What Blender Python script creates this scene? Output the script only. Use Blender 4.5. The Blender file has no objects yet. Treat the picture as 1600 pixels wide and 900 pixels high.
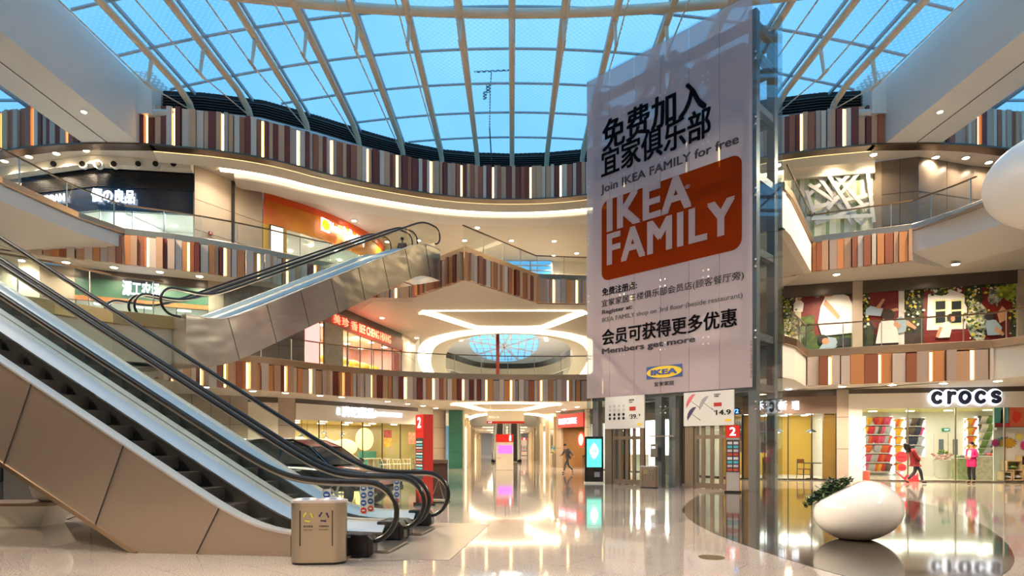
import bpy, math, random
from mathutils import Vector, Matrix
R = random.Random(7)
SC = bpy.context.scene
COL = SC.collection
PI = math.pi
F = 950.0; HZ = 698.0; CH = 1.5

# ---------------------------------------------------------------- camera, sky, exposure
cam = bpy.data.cameras.new('camera'); co = bpy.data.objects.new('camera', cam); COL.objects.link(co)
co.location = (0, 0, CH); co.rotation_euler = (PI/2, 0, 0)
cam.sensor_width = 36; cam.lens = F/1600*36; cam.shift_y = (HZ-450)/1600; cam.clip_end = 500; cam.clip_start = .05
SC.camera = co
SC.view_settings.view_transform = 'Standard'; SC.view_settings.look = 'None'; SC.view_settings.gamma = 1
SC.view_settings.use_curve_mapping = False
SC.view_settings.exposure = 0.45
LAMP = 1.7          # one factor on every lamp of the building
W = bpy.data.worlds.new('dusk_sky'); SC.world = W; W.use_nodes = True
nt = W.node_tree; bg = nt.nodes['Background']
tc = nt.nodes.new('ShaderNodeTexCoord'); mp = nt.nodes.new('ShaderNodeMapping'); mp.inputs['Scale'].default_value = (1.3, 1.3, 1.3)
nz = nt.nodes.new('ShaderNodeTexNoise'); nz.inputs['Scale'].default_value = 2.2; nz.inputs['Detail'].default_value = 4
cr = nt.nodes.new('ShaderNodeValToRGB')
cr.color_ramp.elements[0].position = .3; cr.color_ramp.elements[0].color = (.11, .40, .76, 1)
cr.color_ramp.elements[1].position = .72; cr.color_ramp.elements[1].color = (.26, .60, .90, 1)
nt.links.new(tc.outputs['Generated'], mp.inputs[0]); nt.links.new(mp.outputs[0], nz.inputs[0])
nt.links.new(nz.outputs[0], cr.inputs[0]); nt.links.new(cr.outputs[0], bg.inputs[0]); bg.inputs[1].default_value = 1.05
cy = SC.cycles
cy.max_bounces = 9; cy.diffuse_bounces = 4; cy.glossy_bounces = 4; cy.transmission_bounces = 6; cy.transparent_max_bounces = 28
cy.caustics_reflective = False; cy.caustics_refractive = False; cy.sample_clamp_indirect = 6; cy.sample_clamp_direct = 0
cy.use_denoising = True; cy.use_adaptive_sampling = True; cy.adaptive_threshold = .02

# ---------------------------------------------------------------- helpers
def lin(c):
    return tuple(((v/255)/12.92 if v/255 <= .04045 else ((v/255+.055)/1.055)**2.4) for v in c[:3])
def fl(x, y, z=0.0):
    d = (z-CH)*F/(HZ-y); return (x-800)/F*d, d
def pl(pts, z): return [fl(x, y, z) for x, y in pts]
def dp(x, y, d): return Vector(((x-800)/F*d, d, CH+(HZ-y)/F*d))
def onw(P, Q, x, y):
    k = (x-800)/F; dx = Q[0]-P[0]; dy = Q[1]-P[1]
    u = (k*P[1]-P[0])/(dx-k*dy)
    Y = P[1]+u*dy; return Vector((P[0]+u*dx, Y, CH+(HZ-y)/F*Y))
MATS = {}
def M(name, c=(200, 200, 200), rough=.5, metal=0, emit=0, ecol=None, spec=None, bump=0, bscale=8, vary=0, vscale=4, vc=None, coat=0, aniso=None):
    if name in MATS: return MATS[name]
    m = bpy.data.materials.new(name); m.use_nodes = True; n = m.node_tree; b = n.nodes['Principled BSDF']
    col = lin(c); b.inputs['Base Color'].default_value = (*col, 1); b.inputs['Roughness'].default_value = rough
    b.inputs['Metallic'].default_value = metal
    if spec is not None: b.inputs['Specular IOR Level'].default_value = spec
    if coat: b.inputs['Coat Weight'].default_value = coat; b.inputs['Coat Roughness'].default_value = .05
    if emit:
        b.inputs['Emission Color'].default_value = (*lin(ecol or c), 1); b.inputs['Emission Strength'].default_value = emit
    if vary or bump:
        t = n.nodes.new('ShaderNodeTexCoord'); mpn = n.nodes.new('ShaderNodeMapping'); n.links.new(t.outputs['Object'], mpn.inputs[0])
        if aniso: mpn.inputs['Scale'].default_value = aniso
    if vary:
        no = n.nodes.new('ShaderNodeTexNoise'); no.inputs['Scale'].default_value = vscale; no.inputs['Detail'].default_value = 5
        rp = n.nodes.new('ShaderNodeValToRGB'); rp.color_ramp.elements[0].position = .35; rp.color_ramp.elements[1].position = .65
        c2 = lin(vc) if vc else tuple(v*(1-vary) for v in col)
        rp.color_ramp.elements[0].color = (*c2, 1); rp.color_ramp.elements[1].color = (*col, 1)
        n.links.new(mpn.outputs[0], no.inputs[0]); n.links.new(no.outputs[0], rp.inputs[0]); n.links.new(rp.outputs[0], b.inputs['Base Color'])
    if bump:
        no = n.nodes.new('ShaderNodeTexNoise'); no.inputs['Scale'].default_value = bscale; no.inputs['Detail'].default_value = 1
        bp = n.nodes.new('ShaderNodeBump'); bp.inputs['Strength'].default_value = bump; bp.inputs['Distance'].default_value = .1
        n.links.new(mpn.outputs[0], no.inputs[0]); n.links.new(no.outputs[0], bp.inputs['Height']); n.links.new(bp.outputs[0], b.inputs['Normal'])
    MATS[name] = m; return m
def glassmat(name, tint=(235, 245, 242), refl=1.0, rough=.0, base=.04):
    if name in MATS: return MATS[name]
    m = bpy.data.materials.new(name); m.use_nodes = True; n = m.node_tree; n.nodes.clear()
    o = n.nodes.new('ShaderNodeOutputMaterial'); mx = n.nodes.new('ShaderNodeMixShader'); tr = n.nodes.new('ShaderNodeBsdfTransparent')
    gl = n.nodes.new('ShaderNodeBsdfGlossy'); gl.inputs['Roughness'].default_value = rough; tr.inputs[0].default_value = (*lin(tint), 1)
    lw = n.nodes.new('ShaderNodeLayerWeight'); lw.inputs[0].default_value = .5; pw_ = n.nodes.new('ShaderNodeMath'); pw_.operation = 'POWER'; pw_.inputs[1].default_value = 4
    mm = n.nodes.new('ShaderNodeMath'); mm.operation = 'MULTIPLY_ADD'; mm.inputs[1].default_value = refl*.6; mm.inputs[2].default_value = base; mm.use_clamp = True
    n.links.new(lw.outputs['Facing'], pw_.inputs[0]); n.links.new(pw_.outputs[0], mm.inputs[0]); n.links.new(mm.outputs[0], mx.inputs[0])
    n.links.new(tr.outputs[0], mx.inputs[1]); n.links.new(gl.outputs[0], mx.inputs[2]); n.links.new(mx.outputs[0], o.inputs[0])
    MATS[name] = m; return m
def filmmat(name, c, alpha, rough=.35, trans=(255, 255, 255), emit=0):
    if name in MATS: return MATS[name]
    m = bpy.data.materials.new(name); m.use_nodes = True; n = m.node_tree; n.nodes.clear()
    o = n.nodes.new('ShaderNodeOutputMaterial'); mx = n.nodes.new('ShaderNodeMixShader'); tr = n.nodes.new('ShaderNodeBsdfTransparent'); tr.inputs[0].default_value = (*lin(trans), 1)
    di = n.nodes.new('ShaderNodeBsdfDiffuse'); di.inputs[0].default_value = (*lin(c), 1)
    tl = n.nodes.new('ShaderNodeBsdfTranslucent'); tl.inputs[0].default_value = (*lin(c), 1); m2 = n.nodes.new('ShaderNodeMixShader'); m2.inputs[0].default_value = .45
    mx.inputs[0].default_value = alpha
    n.links.new(di.outputs[0], m2.inputs[1]); n.links.new(tl.outputs[0], m2.inputs[2])
    n.links.new(tr.outputs[0], mx.inputs[1]); n.links.new(m2.outputs[0], mx.inputs[2]); n.links.new(mx.outputs[0], o.inputs[0])
    MATS[name] = m; return m

class MB:
    def __init__(s): s.v = []; s.f = []; s.m = []; s.cur = 0
    def mat(s, i): s.cur = i; return s
    def face(s, pts):
        b = len(s.v); s.v += [tuple(p) for p in pts]; s.f.append(tuple(range(b, b+len(pts)))); s.m.append(s.cur); return s
    def hexa(s, p):
        b = len(s.v); s.v += [tuple(q) for q in p]
        for q in ((0, 3, 2, 1), (4, 5, 6, 7), (0, 1, 5, 4), (1, 2, 6, 5), (2, 3, 7, 6), (3, 0, 4, 7)):
            s.f.append(tuple(b+i for i in q)); s.m.append(s.cur)
        return s
    def box(s, c, sz, rz=0, ax=None):
        x, y, z = (q/2 for q in sz); c = Vector(c)
        if ax is None:
            cs, sn = math.cos(rz), math.sin(rz); ax = (Vector((cs, sn, 0)), Vector((-sn, cs, 0)), Vector((0, 0, 1)))
        a, b, d = ax
        return s.hexa([c+a*i*x+b*j*y+d*k*z for k in (-1, 1) for i, j in ((-1, -1), (1, -1), (1, 1), (-1, 1))])
    def bar(s, p, q, w, h, up=(0, 0, 1)):
        p = Vector(p); q = Vector(q); d = (q-p); L = d.length
        if L < 1e-6: return s
        d /= L; u = Vector(up); sd = d.cross(u)
        if sd.length < 1e-4: sd = d.cross(Vector((1, 0, 0)))
        sd.normalize(); u = sd.cross(d)
        return s.box((p+q)/2, (L, w, h), ax=(d, sd, u))
    def tube(s, pts, r, n=8, closed=False, cap=True):
        pts = [Vector(p) for p in pts]; N = len(pts); rings = []; prev = None
        for i, p in enumerate(pts):
            if closed: t = pts[(i+1) % N]-pts[i-1]
            else: t = pts[min(i+1, N-1)]-pts[max(i-1, 0)]
            t.normalize()
            a = prev if prev is not None else (Vector((0, 0, 1)) if abs(t.z) < .9 else Vector((1, 0, 0)))
            a = (a-t*a.dot(t)).normalized(); prev = a; b = t.cross(a)
            rr = r[i] if isinstance(r, (list, tuple)) else r
            rings.append([p+a*math.cos(2*PI*k/n)*rr+b*math.sin(2*PI*k/n)*rr for k in range(n)])
        b0 = len(s.v)
        for rg in rings: s.v += [tuple(q) for q in rg]
        for i in range(N if closed else N-1):
            for k in range(n):
                a0 = b0+i*n; a1 = b0+((i+1) % N)*n
                s.f.append((a0+k, a0+(k+1) % n, a1+(k+1) % n, a1+k)); s.m.append(s.cur)
        if cap and not closed:
            s.f.append(tuple(b0+k for k in range(n))[::-1]); s.m.append(s.cur)
            s.f.append(tuple(b0+(N-1)*n+k for k in range(n))); s.m.append(s.cur)
        return s
    def lathe(s, prof, c=(0, 0, 0), n=24, sx=1, sy=1, rz=0):
        b = len(s.v); cs, sn = math.cos(rz), math.sin(rz)
        for r, z in prof:
            for k in range(n):
                a = 2*PI*k/n; x = r*math.cos(a)*sx; y = r*math.sin(a)*sy
                s.v.append((c[0]+x*cs-y*sn, c[1]+x*sn+y*cs, c[2]+z))
        for i in range(len(prof)-1):
            for k in range(n):
                s.f.append((b+i*n+k, b+i*n+(k+1) % n, b+(i+1)*n+(k+1) % n, b+(i+1)*n+k)); s.m.append(s.cur)
        s.f.append(tuple(b+k for k in range(n))[::-1]); s.m.append(s.cur)
        s.f.append(tuple(b+(len(prof)-1)*n+k for k in range(n))); s.m.append(s.cur)
        return s
    def ball(s, c, r, n=16, m=10, mtx=None):
        b = len(s.v); rx, ry, rz = r if isinstance(r, (tuple, list)) else (r, r, r)
        for i in range(m+1):
            th = PI*i/m
            for k in range(n):
                a = 2*PI*k/n; p = Vector((rx*math.sin(th)*math.cos(a), ry*math.sin(th)*math.sin(a), rz*math.cos(th)))
                if mtx: p = mtx @ p
                s.v.append((c[0]+p.x, c[1]+p.y, c[2]+p.z))
        for i in range(m):
            for k in range(n):
                s.f.append((b+i*n+k, b+(i+1)*n+k, b+(i+1)*n+(k+1) % n, b+i*n+(k+1) % n)); s.m.append(s.cur)
        return s
    def prism(s, poly, z0, z1):
        n = len(poly); b = len(s.v)
        s.v += [(p[0], p[1], z0) for p in poly]+[(p[0], p[1], z1) for p in poly]
        for k in range(n): s.f.append((b+k, b+(k+1) % n, b+n+(k+1) % n, b+n+k)); s.m.append(s.cur)
        s.f.append(tuple(b+k for k in range(n))[::-1]); s.m.append(s.cur); s.f.append(tuple(b+n+k for k in range(n))); s.m.append(s.cur)
        return s
    def vprism(s, poly2, origin, ax, up, thick):
        """outline (u, v) in the plane of ax/up, pushed back by thick"""
        ax = Vector(ax).normalized(); up = Vector(up).normalized(); nn = ax.cross(up); o = Vector(origin); n = len(poly2); b = len(s.v)
        s.v += [tuple(o+ax*p[0]+up*p[1]) for p in poly2]+[tuple(o+ax*p[0]+up*p[1]-nn*thick) for p in poly2]
        for k in range(n): s.f.append((b+k, b+n+k, b+n+(k+1) % n, b+(k+1) % n)); s.m.append(s.cur)
        s.f.append(tuple(b+k for k in range(n))); s.m.append(s.cur); s.f.append(tuple(b+n+k for k in range(n))[::-1]); s.m.append(s.cur)
        return s
    def sweep(s, pts, prof, cap=True):
        """profile (offset toward the void, z) carried along a plan polyline with mitred corners"""
        offs = normals(pts); n = len(prof); b = len(s.v)
        for i, p in enumerate(pts):
            z0 = p[2] if len(p) > 2 else 0
            for o, z in prof: s.v.append((p[0]+offs[i][0]*o, p[1]+offs[i][1]*o, z0+z))
        for i in range(len(pts)-1):
            for k in range(n):
                s.f.append((b+i*n+k, b+i*n+(k+1) % n, b+(i+1)*n+(k+1) % n, b+(i+1)*n+k)); s.m.append(s.cur)
        if cap:
            s.f.append(tuple(b+k for k in range(n))[::-1]); s.m.append(s.cur)
            s.f.append(tuple(b+(len(pts)-1)*n+k for k in range(n))); s.m.append(s.cur)
        return s
    def build(s, name, mats, parent=None, smooth=False, bevel=0, **tags):
        me = bpy.data.meshes.new(name); me.from_pydata(s.v, [], s.f)
        if not isinstance(mats, (list, tuple)): mats = [mats]
        for m in mats: me.materials.append(m)
        for p, i in zip(me.polygons, s.m): p.material_index = i; p.use_smooth = smooth
        me.validate(); me.update()
        if smooth:
            try: me.set_sharp_from_angle(angle=math.radians(40))
            except Exception: pass
        o = bpy.data.objects.new(name, me); COL.objects.link(o)
        if bevel:
            md = o.modifiers.new('edge', 'BEVEL'); md.width = bevel; md.segments = 2; md.limit_method = 'ANGLE'
        par(o, parent)
        for k, v in tags.items(): o[k] = v
        return o
def rootm(o):
    m = o.matrix_basis.copy(); p = o.parent; c = o
    while p is not None: m = p.matrix_basis @ c.matrix_parent_inverse @ m; c = p; p = p.parent
    return m
def par(o, parent):
    if parent is not None:
        o.parent = parent; o.matrix_parent_inverse = rootm(parent).inverted()
def normals(pts):
    r = []
    for i in range(len(pts)):
        a = Vector(pts[max(i-1, 0)][:2]); b = Vector(pts[i][:2]); c = Vector(pts[min(i+1, len(pts)-1)][:2])
        ds = []
        if (b-a).length > 1e-7: ds.append((b-a).normalized())
        if (c-b).length > 1e-7: ds.append((c-b).normalized())
        if not ds: ds = [Vector((1, 0))]
        ns = [Vector((d.y, -d.x)) for d in ds]; n = sum(ns, Vector((0, 0))); n.normalize()
        n /= max(.4, n.dot(ns[0])); r.append(n)
    return r
def offset(pts, o):
    n = normals(pts); return [(p[0]+n[i].x*o, p[1]+n[i].y*o) for i, p in enumerate(pts)]
def plen(pts): return sum((Vector(pts[i+1][:2])-Vector(pts[i][:2])).length for i in range(len(pts)-1))
def at(pts, s):
    for i in range(len(pts)-1):
        a = Vector(pts[i][:2]); b = Vector(pts[i+1][:2]); L = (b-a).length
        if L < 1e-7:
            if i == len(pts)-2: return b, (b-Vector(pts[i-1][:2])).normalized()
            continue
        if s <= L or i == len(pts)-2: return a+(b-a)*(s/L), (b-a)/L
        s -= L
def smoothpl(pts, it=2):
    for _ in range(it):
        q = [pts[0]]
        for i in range(len(pts)-1):
            a = Vector(pts[i]); b = Vector(pts[i+1]); q += [tuple(a*.75+b*.25), tuple(a*.25+b*.75)]
        q.append(pts[-1]); pts = q
    return pts
def sub(pts, s0, s1):
    r = [tuple(at(pts, s0)[0])]; acc = 0
    for i in range(1, len(pts)):
        acc += (Vector(pts[i][:2])-Vector(pts[i-1][:2])).length
        if s0+.01 < acc < s1-.01: r.append(tuple(pts[i][:2]))
    r.append(tuple(at(pts, s1)[0])); return r
def resample(pts, n):
    L = plen(pts); return [tuple(at(pts, L*i/(n-1)*.99999)[0]) for i in range(n)]
def thing(name, loc, label, cat, group=None, kind=None):
    o = bpy.data.objects.new(name, None); COL.objects.link(o); o.location = loc; o['label'] = label
    if kind: o['kind'] = kind
    if cat: o['category'] = cat
    if group: o['group'] = group
    return o
def tag(o, label, cat, group=None):
    o['label'] = label; o['category'] = cat
    if group: o['group'] = group
    return o
def st(o, label=None):
    o['kind'] = 'structure'
    if label: o['label'] = label
    return o
TR = [0]
def trim(): TR[0] += 1; return 'trim_%d' % TR[0]
def dup(root, loc, rz=0, label=None, group=None, sc=None):
    r = root.copy(); COL.objects.link(r); r.location = loc; r.rotation_euler = (0, 0, rz)
    if sc: r.scale = sc
    if label: r['label'] = label
    if group: r['group'] = group
    for ch in root.children:
        c = ch.copy(); COL.objects.link(c); c.parent = r
        for g in ch.children:
            d = g.copy(); COL.objects.link(d); d.parent = c
    return r
def text(body, mat, parent, origin, ax, width, height, name='lettering', up=(0, 0, 1), bold=0, ext=.004, space=1.0, **tags):
    cu = bpy.data.curves.new(name, 'FONT'); cu.body = body; cu.size = 1; cu.offset = 0; cu.space_character = space; cu.extrude = 0; cu.resolution_u = 3
    t = bpy.data.objects.new(name, cu); COL.objects.link(t)
    bpy.context.view_layer.update()
    me = bpy.data.meshes.new_from_object(t.evaluated_get(bpy.context.evaluated_depsgraph_get()))
    bpy.data.objects.remove(t); bpy.data.curves.remove(cu)
    if not me.vertices: return None
    xs = [v.co.x for v in me.vertices]; ys = [v.co.y for v in me.vertices]
    x0, y0 = min(xs), min(ys); sx = width/max(1e-6, max(xs)-x0); sy = (height/max(1e-6, max(ys)-y0)) if height else sx
    ax = Vector(ax).normalized(); up = Vector(up).normalized(); nn = ax.cross(up); o = Vector(origin)
    if ext:
        mb = MB(); 
        bb = bold*.8; sh = [(0, 0)] if not bold else [(-bb, -bb*.6), (bb, -bb*.6), (bb, bb*.6), (-bb, bb*.6)]
        ec = {}
        for p in me.polygons:
            vv = list(p.vertices)
            for i in range(len(vv)):
                k = (vv[i], vv[(i+1) % len(vv)]); ec[k] = 1
        for i, (qx, qy) in enumerate(sh):
            vs = [o+ax*(v.co.x-x0+qx)*sx+up*(v.co.y-y0+qy)*sy+nn*(ext+.0006*i) for v in me.vertices]
            n = len(vs); b0 = len(mb.v); mb.v += [tuple(v) for v in vs]+[tuple(v-nn*(ext*.98)) for v in vs]
            for p in me.polygons: mb.f.append(tuple(b0+q for q in p.vertices)); mb.m.append(0)
            for (a, b) in list(ec):
                if (b, a) not in ec: mb.f.append((b0+b, b0+a, b0+a+n, b0+b+n)); mb.m.append(0)
        ob = mb.build(name, mat, parent)
    bpy.data.meshes.remove(me)
    ob['label'] = tags.get('label', 'lettering reading "%s"' % body) if tags.get('label') else None or ('lettering reading %s' % body)
    return ob
def lamp(kind, loc, power, col=(255, 232, 200), size=.3, rot=(0, 0, 0), parent=None, spread=None, size_y=None, name='lamp_light'):
    l = bpy.data.lights.new(name, kind); l.energy = power*LAMP; l.color = lin(col)
    if kind == 'AREA':
        l.size = size; l.shape = 'DISK'
        if size_y: l.shape = 'RECTANGLE'; l.size_y = size_y
        if spread: l.spread = spread
    elif kind in ('POINT', 'SPOT'): l.shadow_soft_size = size
    o = bpy.data.objects.new(name, l); COL.objects.link(o); o.location = loc; o.rotation_euler = rot; par(o, parent); return o

# ---------------------------------------------------------------- materials
white = M('white_plaster', (222, 218, 212), .55)
cream = M('cream_plaster', (232, 224, 208), .5)
greyw = M('warm_grey_soffit', (208, 200, 188), .6)
beige = M('beige_panel', (205, 188, 160), .45)
dark = M('dark_metal', (38, 34, 32), .4)
black = M('black_rubber', (22, 21, 20), .28)
blackp = M('black_panel', (20, 19, 22), .22)
groove = M('shadow_joint', (50, 45, 40), .8)
steel = M('brushed_steel', (205, 195, 182), .28, 1, bump=.04, bscale=3)
steelp = M('polished_steel', (214, 208, 208), .34, .75)
cladding = M('steel_cladding', (190, 172, 155), .3, .85, bump=.06, bscale=1.1, aniso=(.5, .5, 1.6))
cladding2 = M('wavy_steel_cladding', (206, 198, 182), .22, .85, bump=.4, bscale=1.3, aniso=(.8, .8, 1.3))
bronze = M('bronze_coping', (196, 168, 140), .3, 1)
darkcop = M('dark_coping', (110, 95, 82), .35, 1)
wood_rail = M('bronze_rail', (120, 92, 62), .3, .6)
stone = M('stone_panel', (172, 156, 140), .3, vary=.1, vscale=.8)
stoned = M('dark_stone_panel', (112, 98, 86), .25)
tile = M('dark_tile', (70, 60, 54), .3)
warm = M('cove_light', (255, 238, 205), emit=5.5, ecol=(255, 232, 190))
slitlit = M('slat_light', (255, 220, 160), emit=6, ecol=(255, 205, 130))
shoplit = M('shop_light_panel', (255, 250, 240), emit=7, ecol=(255, 244, 228))
spotlit = M('downlight_lens', (255, 245, 225), emit=38, ecol=(255, 228, 185))
signw = M('lit_white_letters', (255, 255, 255), emit=1.8, ecol=(225, 238, 255))
glass = glassmat('clear_glass', (250, 253, 252), .7, base=.025)
glassd = glassmat('shopfront_glass', (240, 246, 244), .7)
glasst = glassmat('tower_glass', (240, 246, 248), .9, base=.04)
yellow = M('yellow_wall', (212, 172, 70), .5)
red = M('red_panel', (196, 42, 32), .4)
redb = M('red_brown_film', (176, 82, 40), .4)
SL = [M('slat_maroon', (122, 56, 42), .4), M('slat_brown', (166, 100, 70), .4), M('slat_tan', (206, 164, 128), .4), M('slat_cream', (224, 204, 184), .4),
      M('slat_orange', (218, 148, 92), .4), M('slat_greige', (192, 168, 150), .4)]
for _m in SL: _m.node_tree.nodes['Principled BSDF'].inputs['Specular IOR Level'].default_value = .4

# ---------------------------------------------------------------- plan lines traced in metres (void side is the right-hand side)
R4R = [(0, 34.1), (2.6, 33.9), (5.2, 33.1), (9.3, 31.1), (11.3, 29.5), (13.6, 28.5), (16.6, 27.9)]
R4 = smoothpl([(-x, y) for x, y in R4R[::-1]]+R4R[1:], 2)
R4L = smoothpl([(-32, 31), (-24.1, 28.6), (-20.3, 27.8), (-16.4, 27.9)], 2)
R4X = [(-p[0], p[1]) for p in R4L[::-1]]
E3A = [(-18, -14), (-18, 10), (-18, 21.4), (-17.6, 24.6), (-16.9, 26.5)]
E3B = smoothpl([(-16.9, 26.5), (-14.5, 27.5), (-12.25, 29.0), (-10.9, 30.2), (-9.65, 31.3), (-8.2, 32.1), (-6.6, 32.5), (-5.3, 32.4)], 1)
E3C = [(-5.3, 32.4), (-2.25, 28.9), (1.38, 33.5), (4.1, 33.8), (7.2, 33.2), (10, 31.6), (12.2, 29.4), (13.3, 27.95)]
E3D = [(9.72, 21.85), (10.4, 22.7), (13.6, 27.6)]
E3E = [(13.6, 27.6), (17.1, 26)]
E3F = smoothpl([(17.1, 26), (18.2, 23.6), (18.8, 18), (18.8, 8), (18.8, -14)], 2)
E2A = [(-13.2, -14), (-13.2, 13), (-13.3, 15.8), (-12.5, 16.6), (-11.7, 17.8), (-10.1, 18.9)]
E2B = [(-10.1, 18.9), (-13.3, 22.5), (-12.9, 25.6), (-12.3, 26.2)]
E2C = smoothpl([(-12.3, 26.2), (-11.3, 26.95), (-9.3, 29.5), (-7.8, 31), (-6.3, 32.1), (-5.1, 32.7), (-2.5, 33.5), (0, 33.9), (4.1, 33.9), (8, 33), (11, 31), (12.6, 28.9), (12.9, 26.3)], 1)
E2D = [(9.72, 21.85), (10.5, 22.6), (12.2, 25.2)]
E2E = [(12.2, 25.2), (18.1, 22.9)]
E2F = smoothpl([(18.1, 22.9), (19.5, 20), (19.8, 10), (19.8, -14)], 2)
W3 = [(-31, 31), (-24.5, 30.3), (-20, 29.3), (-15.6, 29.9), (-13.6, 33.2), (-11.2, 35.6), (-9.2, 39.6), (-8.9, 45.5), (10, 45.5), (10, 40), (13, 33), (13.9, 30.3), (17, 29.7), (19.4, 29), (22.8, 30), (31, 31)]
W2 = [(-31, 26), (-20, 26.2), (-17.6, 27.9), (-14.1, 29.2), (-10.6, 31.1), (-9.4, 36.2), (-7.7, 42.6), (-7.5, 47)]
W2R = [(8.4, 47), (9.5, 40), (11.5, 34), (13.5, 30.3), (23.1, 27.4), (31, 25.5)]
W1 = [(-31, 26), (-22, 27), (-16, 28.8), (-11.3, 31.7), (-6.1, 39.5), (-5.0, 42.0)]
W1R = [(3.5, 44.5), (5.0, 41), (10.2, 29), (10.6, 28.0), (14.35, 26.9), (14.8, 26.75), (24, 24.9), (31, 23)]

def strip(name, A, B, z, mat, label, n=60):
    a = resample(A, n); b = resample(B, n); m = MB()
    for i in range(n-1):
        m.face([(a[i][0], a[i][1], z), (a[i+1][0], a[i+1][1], z), (b[i+1][0], b[i+1][1], z), (b[i][0], b[i][1], z)])
    return st(m.build(name, mat), label)
def flat(name, poly, z, mat, label=None, th=.02):
    return st(MB().prism(poly, z, z+th).build(name, mat), label)

# ---------------------------------------------------------------- floor
def floor_mat(name, c, c2, rough=.07, tile_s=1.0):
    m = M(name, c, rough); n = m.node_tree; b = n.nodes['Principled BSDF']; b.inputs['Coat Weight'].default_value = .2; b.inputs['Coat Roughness'].default_value = .03
    t = n.nodes.new('ShaderNodeTexCoord')
    no = n.nodes.new('ShaderNodeTexNoise'); no.inputs['Scale'].default_value = 55; no.inputs['Detail'].default_value = 3
    n2 = n.nodes.new('ShaderNodeTexNoise'); n2.inputs['Scale'].default_value = .35; n2.inputs['Detail'].default_value = 3
    rp = n.nodes.new('ShaderNodeValToRGB'); rp.color_ramp.elements[0].position = .38; rp.color_ramp.elements[1].position = .62
    rp.color_ramp.elements[0].color = (*lin(c2), 1); rp.color_ramp.elements[1].color = (*lin(c), 1)
    br = n.nodes.new('ShaderNodeTexBrick'); br.inputs['Scale'].default_value = tile_s; br.inputs['Mortar Size'].default_value = .004
    br.inputs['Color1'].default_value = (1, 1, 1, 1); br.inputs['Color2'].default_value = (.95, .94, .93, 1); br.inputs['Mortar'].default_value = (.6, .57, .54, 1)
    br.inputs['Brick Width'].default_value = 1.2; br.inputs['Row Height'].default_value = .8
    mpn = n.nodes.new('ShaderNodeMapping'); mpn.inputs['Rotation'].default_value = (0, 0, math.radians(38))
    mx = n.nodes.new('ShaderNodeMixRGB'); mx.blend_type = 'MULTIPLY'; mx.inputs[0].default_value = 1
    n.links.new(t.outputs['Object'], no.inputs[0]); n.links.new(no.outputs[0], rp.inputs[0]); n.links.new(t.outputs['Object'], mpn.inputs[0])
    n.links.new(mpn.outputs[0], br.inputs[0]); n.links.new(rp.outputs[0], mx.inputs[1]); n.links.new(br.outputs[0], mx.inputs[2]); n.links.new(mx.outputs[0], b.inputs['Base Color'])
    return m
floorm = floor_mat('light_granite', (182, 170, 160), (144, 134, 126))
floord = floor_mat('dark_granite', (78, 71, 63), (58, 53, 48))
floorg = floor_mat('grey_granite', (160, 152, 144), (128, 122, 116))
st(MB().box((0, 50, -.1), (80, 140, .2)).build('floor', floorm), 'polished pale speckled granite floor of the mall')
inl = [(1065, 797), (1078, 780), (1105, 771), (1150, 766), (1220, 763), (1330, 768), (1430, 782), (1500, 803), (1555, 830), (1590, 868), (1575, 900), (1480, 932), (1330, 905), (1200, 865), (1120, 836), (1078, 815)]
ip = pl(inl, 0); ip = smoothpl(ip+[ip[0]], 2)[:-1]
st(MB().prism(ip, .0, .004).build('floor_inlay', floord), 'dark polished stone oval set into the floor under the egg planter')
for pts, lb in (([(838, 764), (900, 760), (1000, 763), (1056, 777), (1030, 785), (930, 788), (840, 782), (815, 772)], 'grey stone oval in the floor before the lifts'),
            ([(845, 800), (940, 797), (1062, 798), (1082, 816), (1000, 822), (905, 822), (850, 812)], 'grey stone band in the floor')):
    q = pl(pts, 0); q = smoothpl(q+[q[0]], 2)[:-1]; st(MB().prism(q, 0, .003).build('floor_inlay', floorg), lb)
pk = pl([(560, 875), (702, 875.5), (766, 819), (668, 817)], 0)
st(MB().prism(pk, 0, .006).build('floor_plate', M('floor_plate_metal', (176, 168, 158), .3, .6)), 'pale metal landing plate at the foot of the escalators')
mc = MB().lathe([(.17, 0), (.17, .008), (.15, .01)], (fl(1112, 871)[0], fl(1112, 871)[1], 0), 24).build('floor_access_cap', M('brass', (170, 150, 105), .3, 1)); tag(mc, 'small round brass cap set in the granite floor', 'floor cap')

# ---------------------------------------------------------------- slatted fascias
def fascia(pts, z0, z1, wmin, wmax, every, label, lit=True, cope=True, seed=1, pal=(0, 1, 2, 3, 4, 5, 2, 3, 4, 3)):
    r = random.Random(seed); L = plen(pts); m = MB(); g = MB()
    m.mat(6).sweep(pts, [(-.25, z0+.02), (-.02, z0+.02), (-.02, z1), (-.25, z1)])
    s = .02; nl = every*.5; last = -1
    while s < L-.05:
        w = min(r.uniform(wmin, wmax), L-s-.01)
        if lit and s > nl:
            p, d = at(pts, s+.05); nn = Vector((d.y, -d.x)); c = p+nn*.02
            g.box((c.x, c.y, (z0+z1)/2), (.085, .05, z1-z0-.08), math.atan2(d.y, d.x)); nl += every*r.uniform(.85, 1.15); s += .11; continue
        p, d = at(pts, s+w/2); nn = Vector((d.y, -d.x)); k = r.choice(pal)
        if k == last: k = r.choice(pal)
        last = k; dep = r.choice((.1, .16, .22)); c = p+nn*(dep/2-.01)
        dz = r.choice((0, 0, .03, .06))
        m.mat(k).box((c.x, c.y, (z0+z1-dz)/2), (w-.015, dep, z1-z0-dz), math.atan2(d.y, d.x)); s += w
        if r.random() < .3: s += .03
    o = m.build(trim(), SL+[M('slat_backing', (60, 45, 38), .7)]); st(o, label)
    if g.v: g.build('light_strip', slitlit, o)['label'] = 'glowing warm light strips between the slats'
    if not cope: m2 = None
    return o
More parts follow.
